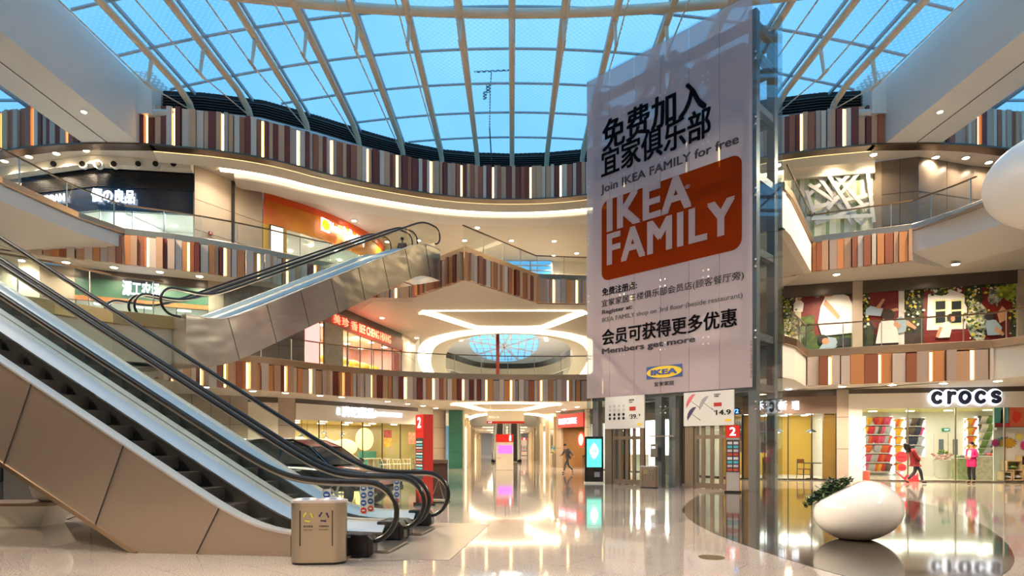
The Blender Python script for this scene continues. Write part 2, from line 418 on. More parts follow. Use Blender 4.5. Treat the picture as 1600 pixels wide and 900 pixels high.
def coping(pts, z0, z1, mat, label, out=.06):
    return st(MB().sweep(pts, [(-.3, z0), (out, z0), (out+.02, z0+.02), (out+.02, z1-.02), (out, z1), (-.3, z1)]).build(trim(), mat), label)
def plain(pts, z0, z1, label, mat=None, back=2.4, zb=None):
    return st(MB().sweep(pts, [(0, z1), (0, z0), (-back, zb if zb is not None else z0), (-back, z1)]).build(trim(), mat or white), label)
def rail(pts, z, label, cat='glass balustrade', step=1.5, h=1.05, group=None, rmat=None):
    """glass balustrade: panels, small posts and a bronze handrail"""
    t = thing('glass_balustrade', (pts[0][0], pts[0][1], z), label, 'balustrade', group)
    MB().sweep(offset(pts, -.12), [(-.03, z+h-.02), (.03, z+h-.02), (.03, z+h+.03), (-.03, z+h+.03)]).build('handrail', rmat or wood_rail, t)
    L = plen(pts); n = max(1, round(L/step)); n = min(n, 40)
    for i in range(n):
        q = sub(offset(pts, -.12), L*i/n*.985+.03, L*(i+1)/n*.985-.01) if L > .2 else pts
        MB().sweep(q, [(-.008, z), (.008, z), (.008, z+h-.03), (-.008, z+h-.03)]).build('glass_panel', glass, t)
        p, d = at(offset(pts, -.12), L*(i+1)/n*.98)
        MB().box((p.x, p.y, z+h/2), (.03, .04, h-.04), math.atan2(d.y, d.x)).build('post', steel, t)
    return t
def wall(name, pts, z0, z1, mat, label, th=.15):
    return st(MB().sweep(pts, [(0, z0), (0, z1), (-th, z1), (-th, z0)]).build(name, mat), label)

# top ring
fascia(R4, 15.3, 17.15, .16, .34, 1.75, 'tall ring of wooden coloured slats under the skylight', seed=3, pal=(0, 1, 1, 2, 3, 5, 2, 3, 0, 2))
fascia(R4L, 15.3, 17.2, .16, .32, 1.75, 'slatted band of the left side bay below its skylight', seed=4, pal=(0, 1, 5, 5, 3, 2))
fascia(R4X, 15.3, 17.2, .16, .32, 3.0, 'slatted band of the right side bay behind the white beam', seed=5, pal=(0, 1, 5, 5, 3, 2))
for P in (R4L, R4, R4X): st(MB().sweep(P, [(-.3, 15.22), (.28, 15.22), (.28, 15.3), (-.3, 15.3)]).build(trim(), darkcop), 'thin dark edge strip under the slats')
# level 3
plain(E3A, 10.15, 10.75, 'plain white flared edge of the third floor gallery on the left', zb=9.42)
coping(E3A, 10.75, 11.0, bronze, 'bronze coping strip of the left third floor gallery')
fascia(E3B, 9.42, 10.75, .15, .34, 1.5, 'slatted edge of the third floor gallery left of the escalator landing', seed=11)
coping(E3B, 10.72, 11.02, bronze, 'bronze coping over the left slats of the third floor')
fascia(E3C[:3], 9.42, 10.75, .15, .34, 1.5, 'slatted edge of the pointed third floor landing', lit=False, seed=12, pal=(4, 1, 3, 2, 1, 4, 2, 0)); fascia(E3C[2:], 9.42, 10.75, .15, .34, 1.5, 'slatted edge of the third floor gallery right of the pointed landing', seed=13)
coping(E3C, 10.72, 11.02, bronze, 'bronze coping over the slats of the pointed landing')
plain(E3D, 9.39, 10.75, 'plain pale side of the third floor lift bridge', cream, .3)
coping(E3D, 10.72, 11.02, bronze, 'bronze coping of the third floor lift bridge')
fascia(E3E, 9.42, 10.75, .15, .34, 1.5, 'short slatted edge of the third floor gallery on the right', lit=False, seed=14)
coping(E3E, 10.72, 11.02, bronze, 'bronze coping over the short right slats')
plain(E3F, 9.8, 10.75, 'plain white curved edge of the third floor gallery on the right', zb=9.42)
coping(E3F, 10.75, 11.0, steel, 'metal coping of the right third floor gallery')
fascia([(-21, 24.3), (-16.75, 26.56)], 9.42, 10.7, .2, .36, 1.5, 'short run of slats under the flared white edge', lit=False, seed=18)
st(MB().face([(17.08, 25.98, 9.40), (17.08, 25.98, 9.85), (17.3, 26.05, 9.85), (19.5, 27.08, 9.43), (19.5, 27.08, 9.40)]).build(trim(), white), 'small cheek closing the flared edge beside the right slats')
# level 2
plain(E2A, 4.02, 5.12, 'plain beige edge of the second floor gallery by the escalators', beige, 1)
coping(E2A, 5.1, 5.5, M('gold_coping', (176, 150, 104), .35, .7), 'gold coloured coping of the left second floor gallery')
fascia(E2B[1:], 4.02, 5.2, .25, .45, 1.6, 'slatted edge of the second floor gallery behind the escalators', seed=21)
fascia(E2C, 4.02, 5.22, .15, .36, 1.55, 'long curved slatted edge of the second floor gallery across the atrium', seed=22)
coping(E2C, 5.2, 5.52, bronze, 'bronze coping along the second floor gallery')
plain(E2D, 3.99, 5.2, 'plain pale side of the second floor lift bridge', cream, .3)
coping(E2D, 5.2, 5.52, bronze, 'bronze coping of the second floor lift bridge')
fascia(E2E, 4.02, 5.2, .3, .5, 1.55, 'slatted edge of the second floor gallery above the shoe shop', seed=24)
coping(E2E, 5.2, 5.52, bronze, 'bronze coping above the shoe shop')
plain(E2F, 4.02, 5.2, 'plain edge of the right second floor gallery', cream, .5)
coping(E2F, 5.2, 5.52, bronze, 'bronze coping of the right second floor gallery')
plain([(4.7, 27.1), (9.72, 21.85)], 9.39, 10.75, 'plain back edge of the third floor lift bridge', cream, .3); coping([(4.7, 27.1), (9.72, 21.85)], 10.72, 11.02, bronze, 'coping of the third floor lift bridge behind the shaft')
plain([(4.7, 27.1), (9.72, 21.85)], 3.99, 5.2, 'plain back edge of the second floor lift bridge', cream, .3); coping([(4.7, 27.1), (9.72, 21.85)], 5.2, 5.52, bronze, 'coping of the second floor lift bridge behind the shaft')
# soffits
flat('ceiling', R4L+R4[1:]+R4X[1:]+[(32, 32)]+W3[::-1]+[(-32, 32)], 15.34, greyw, 'top floor ceiling around the void')
flat('ceiling', [(-20.35, -14), (-20.35, 21.6), (-20.1, 24.6), (-16.9, 26.5)]+E3B[1:]+[(-6.8, 44.5), (-7.5, 47)]+W2[::-1]+[(-31, -14)], 9.42, greyw, 'underside of the third floor gallery')
st(MB().prism([(-5.3, 32.4), (-2.25, 28.9), (1.38, 33.5), (1.4, 41), (-7, 41)], 9.4, 9.42).build('ceiling', cream), 'pale underside of the pointed landing')
flat('ceiling', [(9.72, 21.85), (10.4, 22.7), (13.6, 27.6), (17.1, 26), (19.35, 27.0), (20.3, 24.2), (21.1, 18), (21.15, -14), (31, -14), (31, 26), (23.1, 27.6), (13.5, 30.4), (12, 31), (4.7, 27.1)], 9.43, greyw, 'underside of the right third floor gallery and lift bridge')
flat('ceiling', [(-7.5, 33), (4.1, 33.9), (8, 33), (13.3, 28), (13.4, 31), (11.5, 34), (9.5, 40), (8, 45.4), (6.4, 44.2), (3.2, 42), (-.4, 41), (-3.8, 42), (-6.8, 44.5), (-7.7, 46), (-8, 42.6), (-9.4, 36.2)], 9.41, cream, 'cream ceiling over the second floor between the two atriums')
flat('ceiling', E2A+E2B[1:]+[p for p in E2C[1:] if p[0] < -5]+W1[::-1]+[(-31, -14)], 4.02, greyw, 'underside of the second floor gallery on the left')
flat('ceiling', [(-12.3, 26.3), (-9.3, 29.6), (-6.3, 32.2), (0, 34), (4.1, 34), (8, 33.1), (11, 31.1), (12.7, 28.9), (12.9, 26.4), (12.2, 25.2), (18.1, 22.9), (19.8, 15), (19.8, -14), (31, -14), (31, 25), (24, 26), (14.5, 28), (10.5, 30), (5, 42), (3.4, 46), (2, 47.6), (-1, 48.3), (-4, 47.4), (-5.6, 45), (-6.2, 40), (-12.8, 31)], 4.03, cream, 'pale ceiling of the ground floor')
flat('ceiling', [(9.72, 21.85), (10.5, 22.6), (12.2, 25.2), (13, 26.5), (11.4, 30), (4.7, 27.1)], 4.02, cream, 'underside of the second floor lift bridge')
# upper faces of the slabs
flat('floor_upper', E3A+E3B[1:]+E3C[1:]+[(13.9, 30.3), (13, 33), (10, 45.5), (-8.9, 45.5), (-17, 45), (-22, 35), (-31, 35), (-31, -14)], 10.7, floorg, 'third floor walkway')
flat('floor_upper', E2A+E2B[1:]+E2C[1:]+[(13.5, 30.3), (11.5, 34), (9.5, 40), (8.4, 47), (-7.5, 47), (-12, 44), (-16, 34), (-31, 32), (-31, -14)], 5.2, floorg, 'second floor walkway')
flat('floor_upper', [(10.4, 22.7), (13.6, 27.6), (17.1, 26), (18.8, 18), (18.8, -14), (31, -14), (31, 31), (10, 31), (4.7, 27.1), (9.72, 21.85)], 10.7, floorg, 'third floor walkway on the right')
flat('floor_upper', [(10.5, 22.6), (12.2, 25.2), (18.1, 22.9), (19.8, 15), (19.8, -14), (31, -14), (31, 28), (12, 31), (4.7, 27.1), (9.72, 21.85)], 5.2, floorg, 'second floor walkway on the right')

# cove ring on the top floor ceiling
m = MB().sweep(R4, [(-1.0, 15.02), (-1.0, 15.3), (-.4, 15.3), (-.35, 15.2)]); st(m.build(trim(), cream), 'cream lip inside the slatted ring')
st(MB().sweep(offset(R4, -.25), [(0, 15.31), (0, 15.27), (-.16, 15.27), (-.16, 15.31)]).build(trim(), M('soft_cove_light', (255, 238, 200), emit=2.2, ecol=(255, 226, 170))), 'soft light line under the slatted ring')
R4c = [p for p in offset(R4, -1.55) if p[0] > -14.6 and p[0] < 14.6]
st(MB().sweep(R4c, [(.1, 15.32), (.1, 15.25), (-.45, 15.25), (-.45, 15.32)]).build(trim(), warm), 'bright curved cove light in the top floor ceiling')
R4d = [p for p in offset(R4, -2.2) if abs(p[0]) < 14.6]
st(MB().sweep(R4d, [(0, 15.34), (0, 15.16), (-.08, 15.1), (-1.35, 15.1), (-1.35, 15.34)]).build(trim(), white), 'white curved lip behind the cove light')

# second floor cove features
def lightband(poly, z, w, label, mat=None, closed=True, th=.05):
    pts = list(poly)
    if closed: pts = pts+[pts[0]]
    return st(MB().sweep(pts, [(w/2, z), (w/2, z-th), (-w/2, z-th), (-w/2, z)], cap=not closed).build(trim(), mat or warm), label)
tz = smoothpl(pl([(664, 491), (668, 488), (735, 510), (745, 512), (845, 512), (855, 510), (906, 489), (911, 491)], 9.38), 2)
lightband(tz, 9.4, .75, 'bright tapering cove light in the second floor ceiling', closed=False)
lightband(pl([(664, 485.8), (790, 485.2), (912, 485.8)], 9.38), 9.4, .1, 'thin front edge of the tapering cove light', closed=False)
OV = smoothpl([(-9.2, 72), (-8.6, 60), (-7.4, 51), (-6.2, 45.6), (-4.1, 42.6), (-2, 41.4), (0, 41.1), (2, 41.6), (4.1, 43), (6, 46), (7.2, 52), (7.8, 60), (8, 72)], 2)
st(MB().sweep(OV, [(.55, 9.4), (.55, 9.34), (-.55, 9.34), (-.55, 9.4)]).build(trim(), warm), 'bright oval cove light round the second atrium')
st(MB().sweep(offset(OV, -.6), [(0, 9.44), (0, 9.3), (-1.3, 9.5), (-1.3, 11.2), (1, 11.2), (1, 9.44)]).build(trim(), cream), 'cream lip of the second atrium opening')
OVo = offset(OV, 2.6)
tzz = smoothpl(pl([(712, 633), (716, 631), (752, 640.5), (762, 642), (808, 642), (820, 640.5), (866, 631), (869, 633)], 3.99), 2)
lightband(tzz, 4.01, .6, 'bright tapering cove light in the ground floor ceiling', closed=False)
lightband(pl([(712, 631), (790, 629.5), (869, 631)], 3.99), 4.01, .5, 'front line of the ground floor cove light', closed=False)
ov1 = smoothpl(pl([(722, 672), (722, 660), (735, 650), (770, 646.5), (800, 646), (850, 648), (868, 657), (873, 666), (874, 674)], 3.99), 2)
st(MB().sweep(ov1, [(.35, 4.0), (.35, 3.94), (-.35, 3.94), (-.35, 4.0)]).build(trim(), warm), 'bright curved cove light where the corridor opens')

# second atrium beyond
wall('wall_second_atrium_left', [(-10.5, 45), (-11.5, 75), (-11.5, 121)], 5.3, 17, cream, 'plain wall of the second atrium, left')
wall('wall_second_atrium_right', [(10, 121), (10, 75), (9.6, 45)], 5.3, 17, cream, 'plain wall of the second atrium, right')
flat('ceiling', [(-8, 45.6), (8.2, 45.6), (11, 52), (11, 125), (-13, 125), (-13, 52)], 17.0, white, 'white ceiling of the second atrium')
wall('wall_second_atrium_back', [(-14, 121), (14, 121)], 0, 17, cream, 'far end of the second atrium')
st(MB().sweep(smoothpl([(-8.9, 60), (-6.6, 63), (-4.8, 69), (-3.2, 71.5), (0, 72), (3, 71.2), (4.6, 67.5), (6.2, 60), (8, 56)], 2), [(0, 9.6), (.05, 10.7), (-.05, 11.2), (-.3, 11.2), (-.3, 9.6)]).build(trim(), white), 'curved white gallery of the second atrium')
st(MB().sweep(smoothpl([(-8.9, 60), (-6.6, 63), (-4.8, 69), (-3.2, 71.5), (0, 72), (3, 71.2), (4.6, 67.5), (6.2, 60), (8, 56)], 2), [(.1, 10.72), (.1, 11.3), (0, 11.3), (0, 10.72)]).build(trim(), dark), 'dark coping of the far gallery')
st(MB().sweep([(-10, 73.5), (10, 73.5)], [(0, 4), (0, 10), (-.3, 10), (-.3, 4)]).build(trim(), M('far_gallery_wall', (214, 210, 206), .5)), 'pale gallery front beyond the second atrium')
sky2 = M('far_skylight_glass', (120, 190, 235), .4, emit=.9, ecol=(96, 178, 228))
m = MB(); m.prism([(-1.2+5.2*math.cos(a*PI/16), 93+17*math.sin(a*PI/16)) for a in range(32)], 16.9, 16.95); sk = st(m.build('window_2', sky2), 'round blue skylight of the second atrium')
m = MB()
for k in range(-4, 5): m.bar((-1.2+k*1.1, 78, 16.86), (-1.2+k*1.1, 108, 16.86), .16, .1)
for k in range(8): m.bar((-6, 79+k*4, 16.86), (4, 79+k*4, 16.86), .14, .1)
for a in range(8): m.bar((-1.2, 93, 16.8), (-1.2+5.2*math.cos(a*PI/4+.3), 93+17*math.sin(a*PI/4+.3), 16.8), .25, .2)
m.build('window_frame', white, sk)
m = MB()
for a in range(26):
    q = PI*1.08+PI*.84*a/25; x, y = -1.2+6.4*math.cos(q), 93+20*math.sin(q); m.box((x, y, 16.85), (.5, .35, .08))
st(m.build(trim(), warm), 'ring of small lamps round the far skylight')

# ---------------------------------------------------------------- skylight over the atrium
def ZG(x): return 20.1-2.0*(x/16.3)**2
RC = [(-16.6, 28.2), (-14.8, 29.1), (-12.5, 30.6), (-10.4, 32.7), (-8.4, 34.8), (-6.3, 36.6), (-4.2, 37.8), (-2.1, 38.4), (0, 38.6)]
RC = RC+[(-x, y) for x, y in RC[-2::-1]]
def YR(x):
    for i in range(len(RC)-1):
        if RC[i][0] <= x <= RC[i+1][0]: u = (x-RC[i][0])/(RC[i+1][0]-RC[i][0]); return RC[i][1]*(1-u)+RC[i+1][1]*u
    return 28.2
fr = bpy.data.materials.new('fritted_glass'); fr.use_nodes = True; n = fr.node_tree; n.nodes.clear(); MATS['fritted_glass'] = fr
o_ = n.nodes.new('ShaderNodeOutputMaterial'); mx_ = n.nodes.new('ShaderNodeMixShader'); tr_ = n.nodes.new('ShaderNodeBsdfTransparent'); tl_ = n.nodes.new('ShaderNodeBsdfTranslucent')
tl_.inputs[0].default_value = (.9, .97, 1, 1); tr_.inputs[0].default_value = (.93, .97, 1, 1)
t_ = n.nodes.new('ShaderNodeTexCoord'); w1 = n.nodes.new('ShaderNodeTexWave'); w2 = n.nodes.new('ShaderNodeTexWave')
for w_, rot in ((w1, .78), (w2, -.78)):
    mpn = n.nodes.new('ShaderNodeMapping'); mpn.inputs['Rotation'].default_value = (0, 0, rot); n.links.new(t_.outputs['Object'], mpn.inputs[0]); n.links.new(mpn.outputs[0], w_.inputs[0]); w_.inputs['Scale'].default_value = 1.6
ml = n.nodes.new('ShaderNodeMath'); ml.operation = 'MULTIPLY'; n.links.new(w1.outputs['Fac'], ml.inputs[0]); n.links.new(w2.outputs['Fac'], ml.inputs[1])
mr = n.nodes.new('ShaderNodeMapRange'); mr.inputs[1].default_value = .1; mr.inputs[2].default_value = .4; mr.inputs[3].default_value = .05; mr.inputs[4].default_value = .75
n.links.new(ml.outputs[0], mr.inputs[0]); n.links.new(mr.outputs[0], mx_.inputs[0]); n.links.new(tr_.outputs[0], mx_.inputs[1]); n.links.new(tl_.outputs[0], mx_.inputs[2]); n.links.new(mx_.outputs[0], o_.inputs[0])
ribm = M('cream_painted_steel', (222, 208, 186), .4); barm = M('blue_grey_mullion', (170, 182, 194), .4)
XS = [-15.1, -12.93, -10.78, -8.62, -6.47, -4.31, -2.16, 0, 2.16, 4.31, 6.47, 8.62, 10.78, 12.93, 15.1]
sky = thing('window_1', (0, 20, 18), 'great fritted glass skylight over the atrium', None, kind='structure')
m = MB(); xs = [-16.6+33.2*i/48 for i in range(49)]
for i in range(48):
    a, b = xs[i], xs[i+1]
    m.face([(a, -14, ZG(a)), (b, -14, ZG(b)), (b, YR(b), ZG(b)), (a, YR(a), ZG(a))])
m.build('glass_pane', fr, sky)
for x in XS:
    y = YR(x); z = ZG(x)-.55
    MB().tube([(x, -14, z), (x, y-1.6, z), (x, y-.5, z-.25), (x, y+.1, z-.95)], .15, 10).build('rib', ribm, sky, smooth=True)
    MB().bar((x, -14, ZG(x)-.07), (x, y, ZG(x)-.07), .1, .14).build('mullion', barm, sky)
    MB().tube([(x, y-.4, z-.5), (x, 25.2, z-1.35), (x, 14, z-1.6), (x, 2.8, z-1.35), (x, -12, z)], .028, 6).build('tie_cable', ribm, sky)
    m = MB()
    for yy, dz in ((25.2, 1.35), (14, 1.6), (2.8, 1.35)):
        m.tube([(x, yy+.3, z), (x, yy, z-dz+.05)], [.09, .06], 8); m.tube([(x, yy-.3, z-dz-.0), (x, yy+.35, z-dz+.03)], .06, 8)
    m.build('strut', ribm, sky, smooth=True)
for yy in [-12.2+2.7*k for k in range(19)]:
    seg = [x for x in xs if YR(x) > yy]
    if len(seg) < 2: continue
    for grp in ([x for x in seg if x < 0 or YR(0) > yy],):
        MB().tube([(x, yy, ZG(x)-.07) for x in grp], .065, 6).build('purlin', barm, sky)
MB().tube([(x, 25.4-.019*x*x, ZG(x)-.5) for x in xs if abs(x) < 16], .19, 10).build('ring_tube', ribm, sky, smooth=True)
MB().tube([(x, 7.5+.019*x*x, ZG(x)-.5) for x in xs if abs(x) < 16], .19, 10).build('ring_tube', ribm, sky, smooth=True)
for i, sg in enumerate(RC[:-1]):
    pass
m = MB(); 
for i in range(len(RC)-1):
    (x0, y0), (x1, y1) = RC[i], RC[i+1]
    for k in range(7):
        za0, za1 = ZG(x0)-.12-k*.13, ZG(x1)-.12-k*.13
        m.hexa([(x0, y0, za0-.1), (x1, y1, za1-.1), (x1, y1+.1, za1-.02), (x0, y0+.1, za0-.02), (x0, y0+.01, za0-.08), (x1, y1+.01, za1-.08), (x1, y1+.12, za1), (x0, y0+.12, za0)])
m.build('louvre', M('dark_louvre', (70, 66, 62), .5), sky)
m = MB()
for i in range(len(RC)-1):
    (x0, y0), (x1, y1) = RC[i], RC[i+1]
    m.face([(x0, y0+.16, 17), (x1, y1+.16, 17), (x1, y1+.16, ZG(x1)+.1), (x0, y0+.16, ZG(x0)+.1)])
m.build('louvre_backing', M('louvre_black', (30, 28, 28), .8), sky)
MB().tube([(x, y-.45, ZG(x)-1.3) for x, y in RC], .19, 8).build('edge_beam', M('ring_beam_paint', (206, 204, 200), .4), sky)
st(MB().sweep(R4, [(-.1, 17.05), (-.1, 17.12), (-7, 17.12), (-7, 17.05)]).build(trim(), greyw), 'ledge above the slatted ring')
# side bays
for sx, nm in ((-1, 'left'), (1, 'right')):
    st(MB().box((sx*16.8, 29.2, 17.6), (.9, 3.2, 1.9)).build('wall_corner_'+nm, white), 'white wall end at the rear %s corner of the skylight' % nm)
for sx, nm in ((-1, 'left'), (1, 'right')):
    m = MB(); m.prism([(sx*16.95, -14), (sx*17.0, 28), (sx*19.5, 28.2), (sx*19.7, -14)][::sx], 15.3, 18.2); st(m.build('ceiling_beam', white), 'huge white beam along the %s side of the skylight' % nm)
    st(MB().box((sx*18.35, 10, 15.295), (.04, 36, .012)).build(trim(), groove), 'dark joint along the underside of the %s beam' % nm)
    s2 = thing('window_%d' % (3 if sx < 0 else 4), (sx*24, 20, 18), 'blue side skylight beyond the %s beam' % nm, None, kind='structure')
    MB().face([(sx*19.6, -14, 18.1), (sx*33, -14, 18.1), (sx*33, 32, 18.1), (sx*19.6, 32, 18.1)][::sx]).build('glass_pane', fr, s2)
    for k in range(5): MB().tube([(sx*(21+2.3*k), -14, 17.9), (sx*(21+2.3*k), 31, 17.9)], .13, 8).build('rib', barm, s2)
    for k in range(14): MB().bar((sx*19.7, -10+3*k, 18.02), (sx*33, -10+3*k, 18.02), .1, .1).build('purlin', barm, s2)
# building shell
wall('wall_left', [(-31.2, -14), (-31.2, 31)], 0, 17.9, cream, 'outer wall on the left', .3)
wall('wall_right', [(31.2, 31), (31.2, -14)], 0, 17.9, cream, 'outer wall on the right', .3)
wall('wall_behind', [(31.2, -14), (-31.2, -14)], 0, 19.9, cream, 'wall behind the viewer', .3)
for sx, nm in ((-1, 'left'), (1, 'right')):
    wall('wall_bay_'+nm, [(-33, 31.2), (-19.5, 29.6)] if sx < 0 else [(19.5, 29.6), (33, 31.2)], 17.1, 18.2, dark, 'dark strip above the slats of the side bay')

# ---------------------------------------------------------------- shop rooms
def V2(p): return Vector((p[0], p[1]))
def room(name, P, Q, z0, z1, depth, wallm, label, floorm_=None, ceilm=None, flare=.0, left=True):
    P = V2(P); Q = V2(Q); d = (Q-P).normalized(); inn = Vector((-d.y, d.x)); A = P+inn*depth-d*flare; B = Q+inn*depth+d*flare
    q = lambda p, z: (p.x, p.y, z)
    for X, Y in ((P, A), (A, B), (B, Q))[0 if left else 1:]: st(MB().face([q(X, z0), q(X, z1), q(Y, z1), q(Y, z0)]).build(name, wallm), label)
    st(MB().face([q(P, z0+.01), q(A, z0+.01), q(B, z0+.01), q(Q, z0+.01)]).build('floor_shop', floorm_ or floorg), 'floor inside: '+label)
    st(MB().face([q(P, z1), q(Q, z1), q(B, z1), q(A, z1)]).build('ceiling_shop', ceilm or white), 'ceiling inside: '+label); return P, Q, A, B, d, inn
def header(P, Q, z0, z1, mat, label, th=.12, out=.0):
    return st(MB().sweep([tuple(P), tuple(Q)], [(out, z0), (out, z1), (out-th, z1), (out-th, z0)]).build(trim(), mat), label)
def front(P, Q, z0, z1, n, label, mull=None, back=.06, every=1):
    t = thing('shopfront_glazing', (P[0], P[1], z0), label, 'shop window'); pts = offset([tuple(P), tuple(Q)], -back); L = plen(pts)
    for i in range(n):
        MB().sweep(sub(pts, L*i/n+.01, L*(i+1)/n-.01), [(-.01, z0+.05), (.01, z0+.05), (.01, z1), (-.01, z1)]).build('glass_panel', glassd, t)
    MB().sweep(pts, [(-.04, z0), (.04, z0), (.04, z0+.06), (-.04, z0+.06)]).build('bottom_rail', mull or steel, t)
    for i in range(n+1):
        if i % every: continue
        p, d = at(pts, L*i/n*.999); MB().box((p.x, p.y, (z0+z1)/2), (.04, .06, z1-z0), math.atan2(d.y, d.x)).build('mullion', mull or steel, t)
    return t
def clights(P, d, inn, L, depth, z, nx, ny, label, power=60, size=(.9, .14), grp='shop ceiling lights', col=(255, 246, 232)):
    """flush ceiling fittings of a shop; one lamp per row"""
    for j in range(ny):
        for i in range(nx):
            c = P+d*(L*(i+.5)/nx)+inn*(depth*(j+.5)/ny)
            o = MB().box((c.x, c.y, z-.02), (size[0], size[1], .04), math.atan2(d.y, d.x)).build('ceiling_light', shoplit); tag(o, label, 'ceiling light', grp)
    c = P+d*L/2+inn*depth/2
    lamp('AREA', (c.x, c.y, z-.08), power, col, size=L*.7, size_y=depth*.6, rot=(0, 0, math.atan2(d.y, d.x)), name='shop_lamp')
def seams(P, Q, z0, z1, n, zs, label='thin joints between the stone panels'):
    m = MB(); P3 = V2(P); Q3 = V2(Q); d = (Q3-P3).normalized(); nn = Vector((d.y, -d.x)); L = (Q3-P3).length; a = math.atan2(d.y, d.x)
    for i in range(1, n):
        c = P3+d*L*i/n+nn*.002; m.box((c.x, c.y, (z0+z1)/2), (.018, .012, z1-z0), a)
    for z in zs:
        c = (P3+Q3)/2+nn*.002; m.box((c.x, c.y, z), (L, .012, .018), a)
    return st(m.build(trim(), groove), label)
def stonewall(pts, z0, z1, mat, label, n=2, zs=()):
    w = wall('wall_stone', pts, z0, z1, mat, label)
    for i in range(len(pts)-1): seams(pts[i], pts[i+1], z0, z1, n, zs)
    return w

# ---- ground floor, right: noodle shop with yellow walls
P, Q = (10.6, 28.0), (14.35, 26.9)
P_, Q_, A, B, d, inn = room('wall_noodle_shop', P, Q, 0, 3.15, 5.5, yellow, 'yellow walls of the noodle shop', M('pale_shop_floor', (225, 224, 220), .2), None, .6, False)
wall('wall_noodle_shop', [(10.95, 31.4), (11.45, 33.6)], 0, 3.15, yellow, 'yellow side wall of the noodle shop'); flat('ceiling_shop', [(9.4, 30.8), (10.6, 28), (11.5, 33.5), (10.9, 31.5)], 3.15, white, 'ceiling wedge of the noodle shop'); front((9.4, 30.8), (10.6, 28.0), 0, 3.0, 3, 'side window of the noodle shop seen through the lifts', dark); header((9.4, 30.8), (10.6, 28.0), 3.0, 4.1, M('taupe_fascia', (112, 92, 80), .5), 'taupe fascia behind the lifts')
header(P, Q, 3.75, 4.22, tile, 'dark tile band above the noodle shop'); header(P, Q, 2.98, 3.75, M('taupe_fascia', (112, 92, 80), .5), 'taupe fascia board of the noodle shop', .14, .03)
front(P, Q, 0, 2.98, 4, 'glass front of the yellow noodle shop', dark)
clights(P_, d, inn, 3.9, 5.5, 3.15, 4, 4, 'small square light in the ceiling of the yellow noodle shop', 70, (.28, .28))
q = [onw(P, Q, x, 648) for x in (1183, 1204, 1216, 1235, 1238, 1249)]
for ch, x0, x1 in (('禾', 1183, 1193), ('竹', 1197, 1204), ('新', 1216, 1229), ('瑞', 1237, 1248)):
    a = onw(P, Q, x0, 640.5); b = onw(P, Q, x1, 626.5); nn = Vector((d.y, -d.x, 0))*.06
    s_ = thing('shop_sign', (a.x, a.y, a.z), '%s lit white character from the left on the taupe fascia of the noodle shop' % {'禾': 'first', '竹': 'second', '新': 'third', '瑞': 'fourth'}[ch], 'sign')
    text(ch, signw, s_, Vector((a.x, a.y, a.z))+nn, (d.x, d.y, 0), (b-a).xy.length, b.z-a.z, bold=.02, ext=.03)
for u, h, w in ((.0, 2.95, .42), (3.42, 2.95, .45), (.9, 1.0, .38)):
    c = V2(P)+d*(u+w/2)+inn*.25; tag(MB().box((c.x, c.y, h/2+.02), (w, .3, h), math.atan2(d.y, d.x)).build('shop_pier' if h > 2 else 'low_wooden_stand', M('orange_wood', (176, 124, 50), .45, vary=.15, vscale=3)), {.0: 'orange wooden pier at the left end of the noodle shop window', 3.42: 'orange wooden pier at the right end of the noodle shop window', .9: 'knee-high orange wooden stand at the noodle shop door'}[u], 'pier' if h > 2 else 'stand')
cb = V2(P)+d*1.1+inn*5.0
cab = thing('display_cabinet', (cb.x, cb.y, 0), 'dark framed glass display cabinet with yellow base at the back of the noodle shop', 'cabinet'); ra = math.atan2(d.y, d.x)
MB().box((cb.x, cb.y, .6), (1.9, .5, 1.2), ra).build('base', yellow, cab); m = MB()
for k in range(5): c = cb+d*(-.95+.475*k); m.box((c.x, c.y, 2.0), (.06, .5, 1.7), ra)
for z in (1.2, 1.75, 2.3, 2.84): m.box((cb.x, cb.y, z), (1.96, .5, .06), ra)
m.build('frame', M('blue_grey_frame', (88, 96, 110), .4), cab); MB().box((cb.x, cb.y, 2.0), (1.86, .3, 1.6), ra).build('inside', M('cabinet_inside', (58, 56, 58), .4), cab)
c = B+(Q_-B)*.33-d*.15; ra0 = ra; dq = (Q_-B).normalized(); ra = math.atan2(dq.y, dq.x); pf = thing('poster', (c.x, c.y, 1.2), 'dark blue framed poster on the yellow back wall', 'poster')
MB().box((c.x, c.y, 1.75), (.95, .05, 1.6), ra).build('frame', M('navy', (24, 36, 72), .4), pf); MB().box((c.x-.03, c.y-.01, 1.8), (.5, .04, 1.05), ra).build('print', white, pf); MB().box((c.x+.03, c.y+.01, 1.7), (1.3, .04, 2.0), ra).build('backing', M('pale_blue', (170, 205, 225), .4), pf); ra = ra0

def pendant(name, c, zt, zb, r, mat, label, grp, glow=None):
    t = thing(name, (c[0], c[1], zb), label, 'pendant lamp', grp)
    MB().tube([(c[0], c[1], zt), (c[0], c[1], zb+r*.6)], .012, 6).build('cord', black, t)
    MB().lathe([(.02, r*.75), (.05, r*.6), (r*.35, r*.45), (r*.85, r*.15), (r, 0), (r*.96, -.01), (r*.8, .1*r), (.03, r*.4)], (c[0], c[1], zb), 20).build('lamp_shade', mat, t, smooth=True)
    MB().ball((c[0], c[1], zb+.08*r), r*.3, 10, 8).build('bulb', glow or shoplit, t); return t
for k, (u, v, lb) in enumerate(((1.75, 1.6, 'dark metal pendant lamp hanging in the middle of the noodle shop'), (3.15, 1.5, 'pale metal pendant lamp hanging at the right of the noodle shop'))):
    c = V2(P)+d*u+inn*v; pendant('pendant_lamp', (c.x, c.y), 3.15, 2.2, .24, M('lamp_blue_grey', (70, 80, 92), .4, .4), lb, 'pendant lamps of the noodle shop')
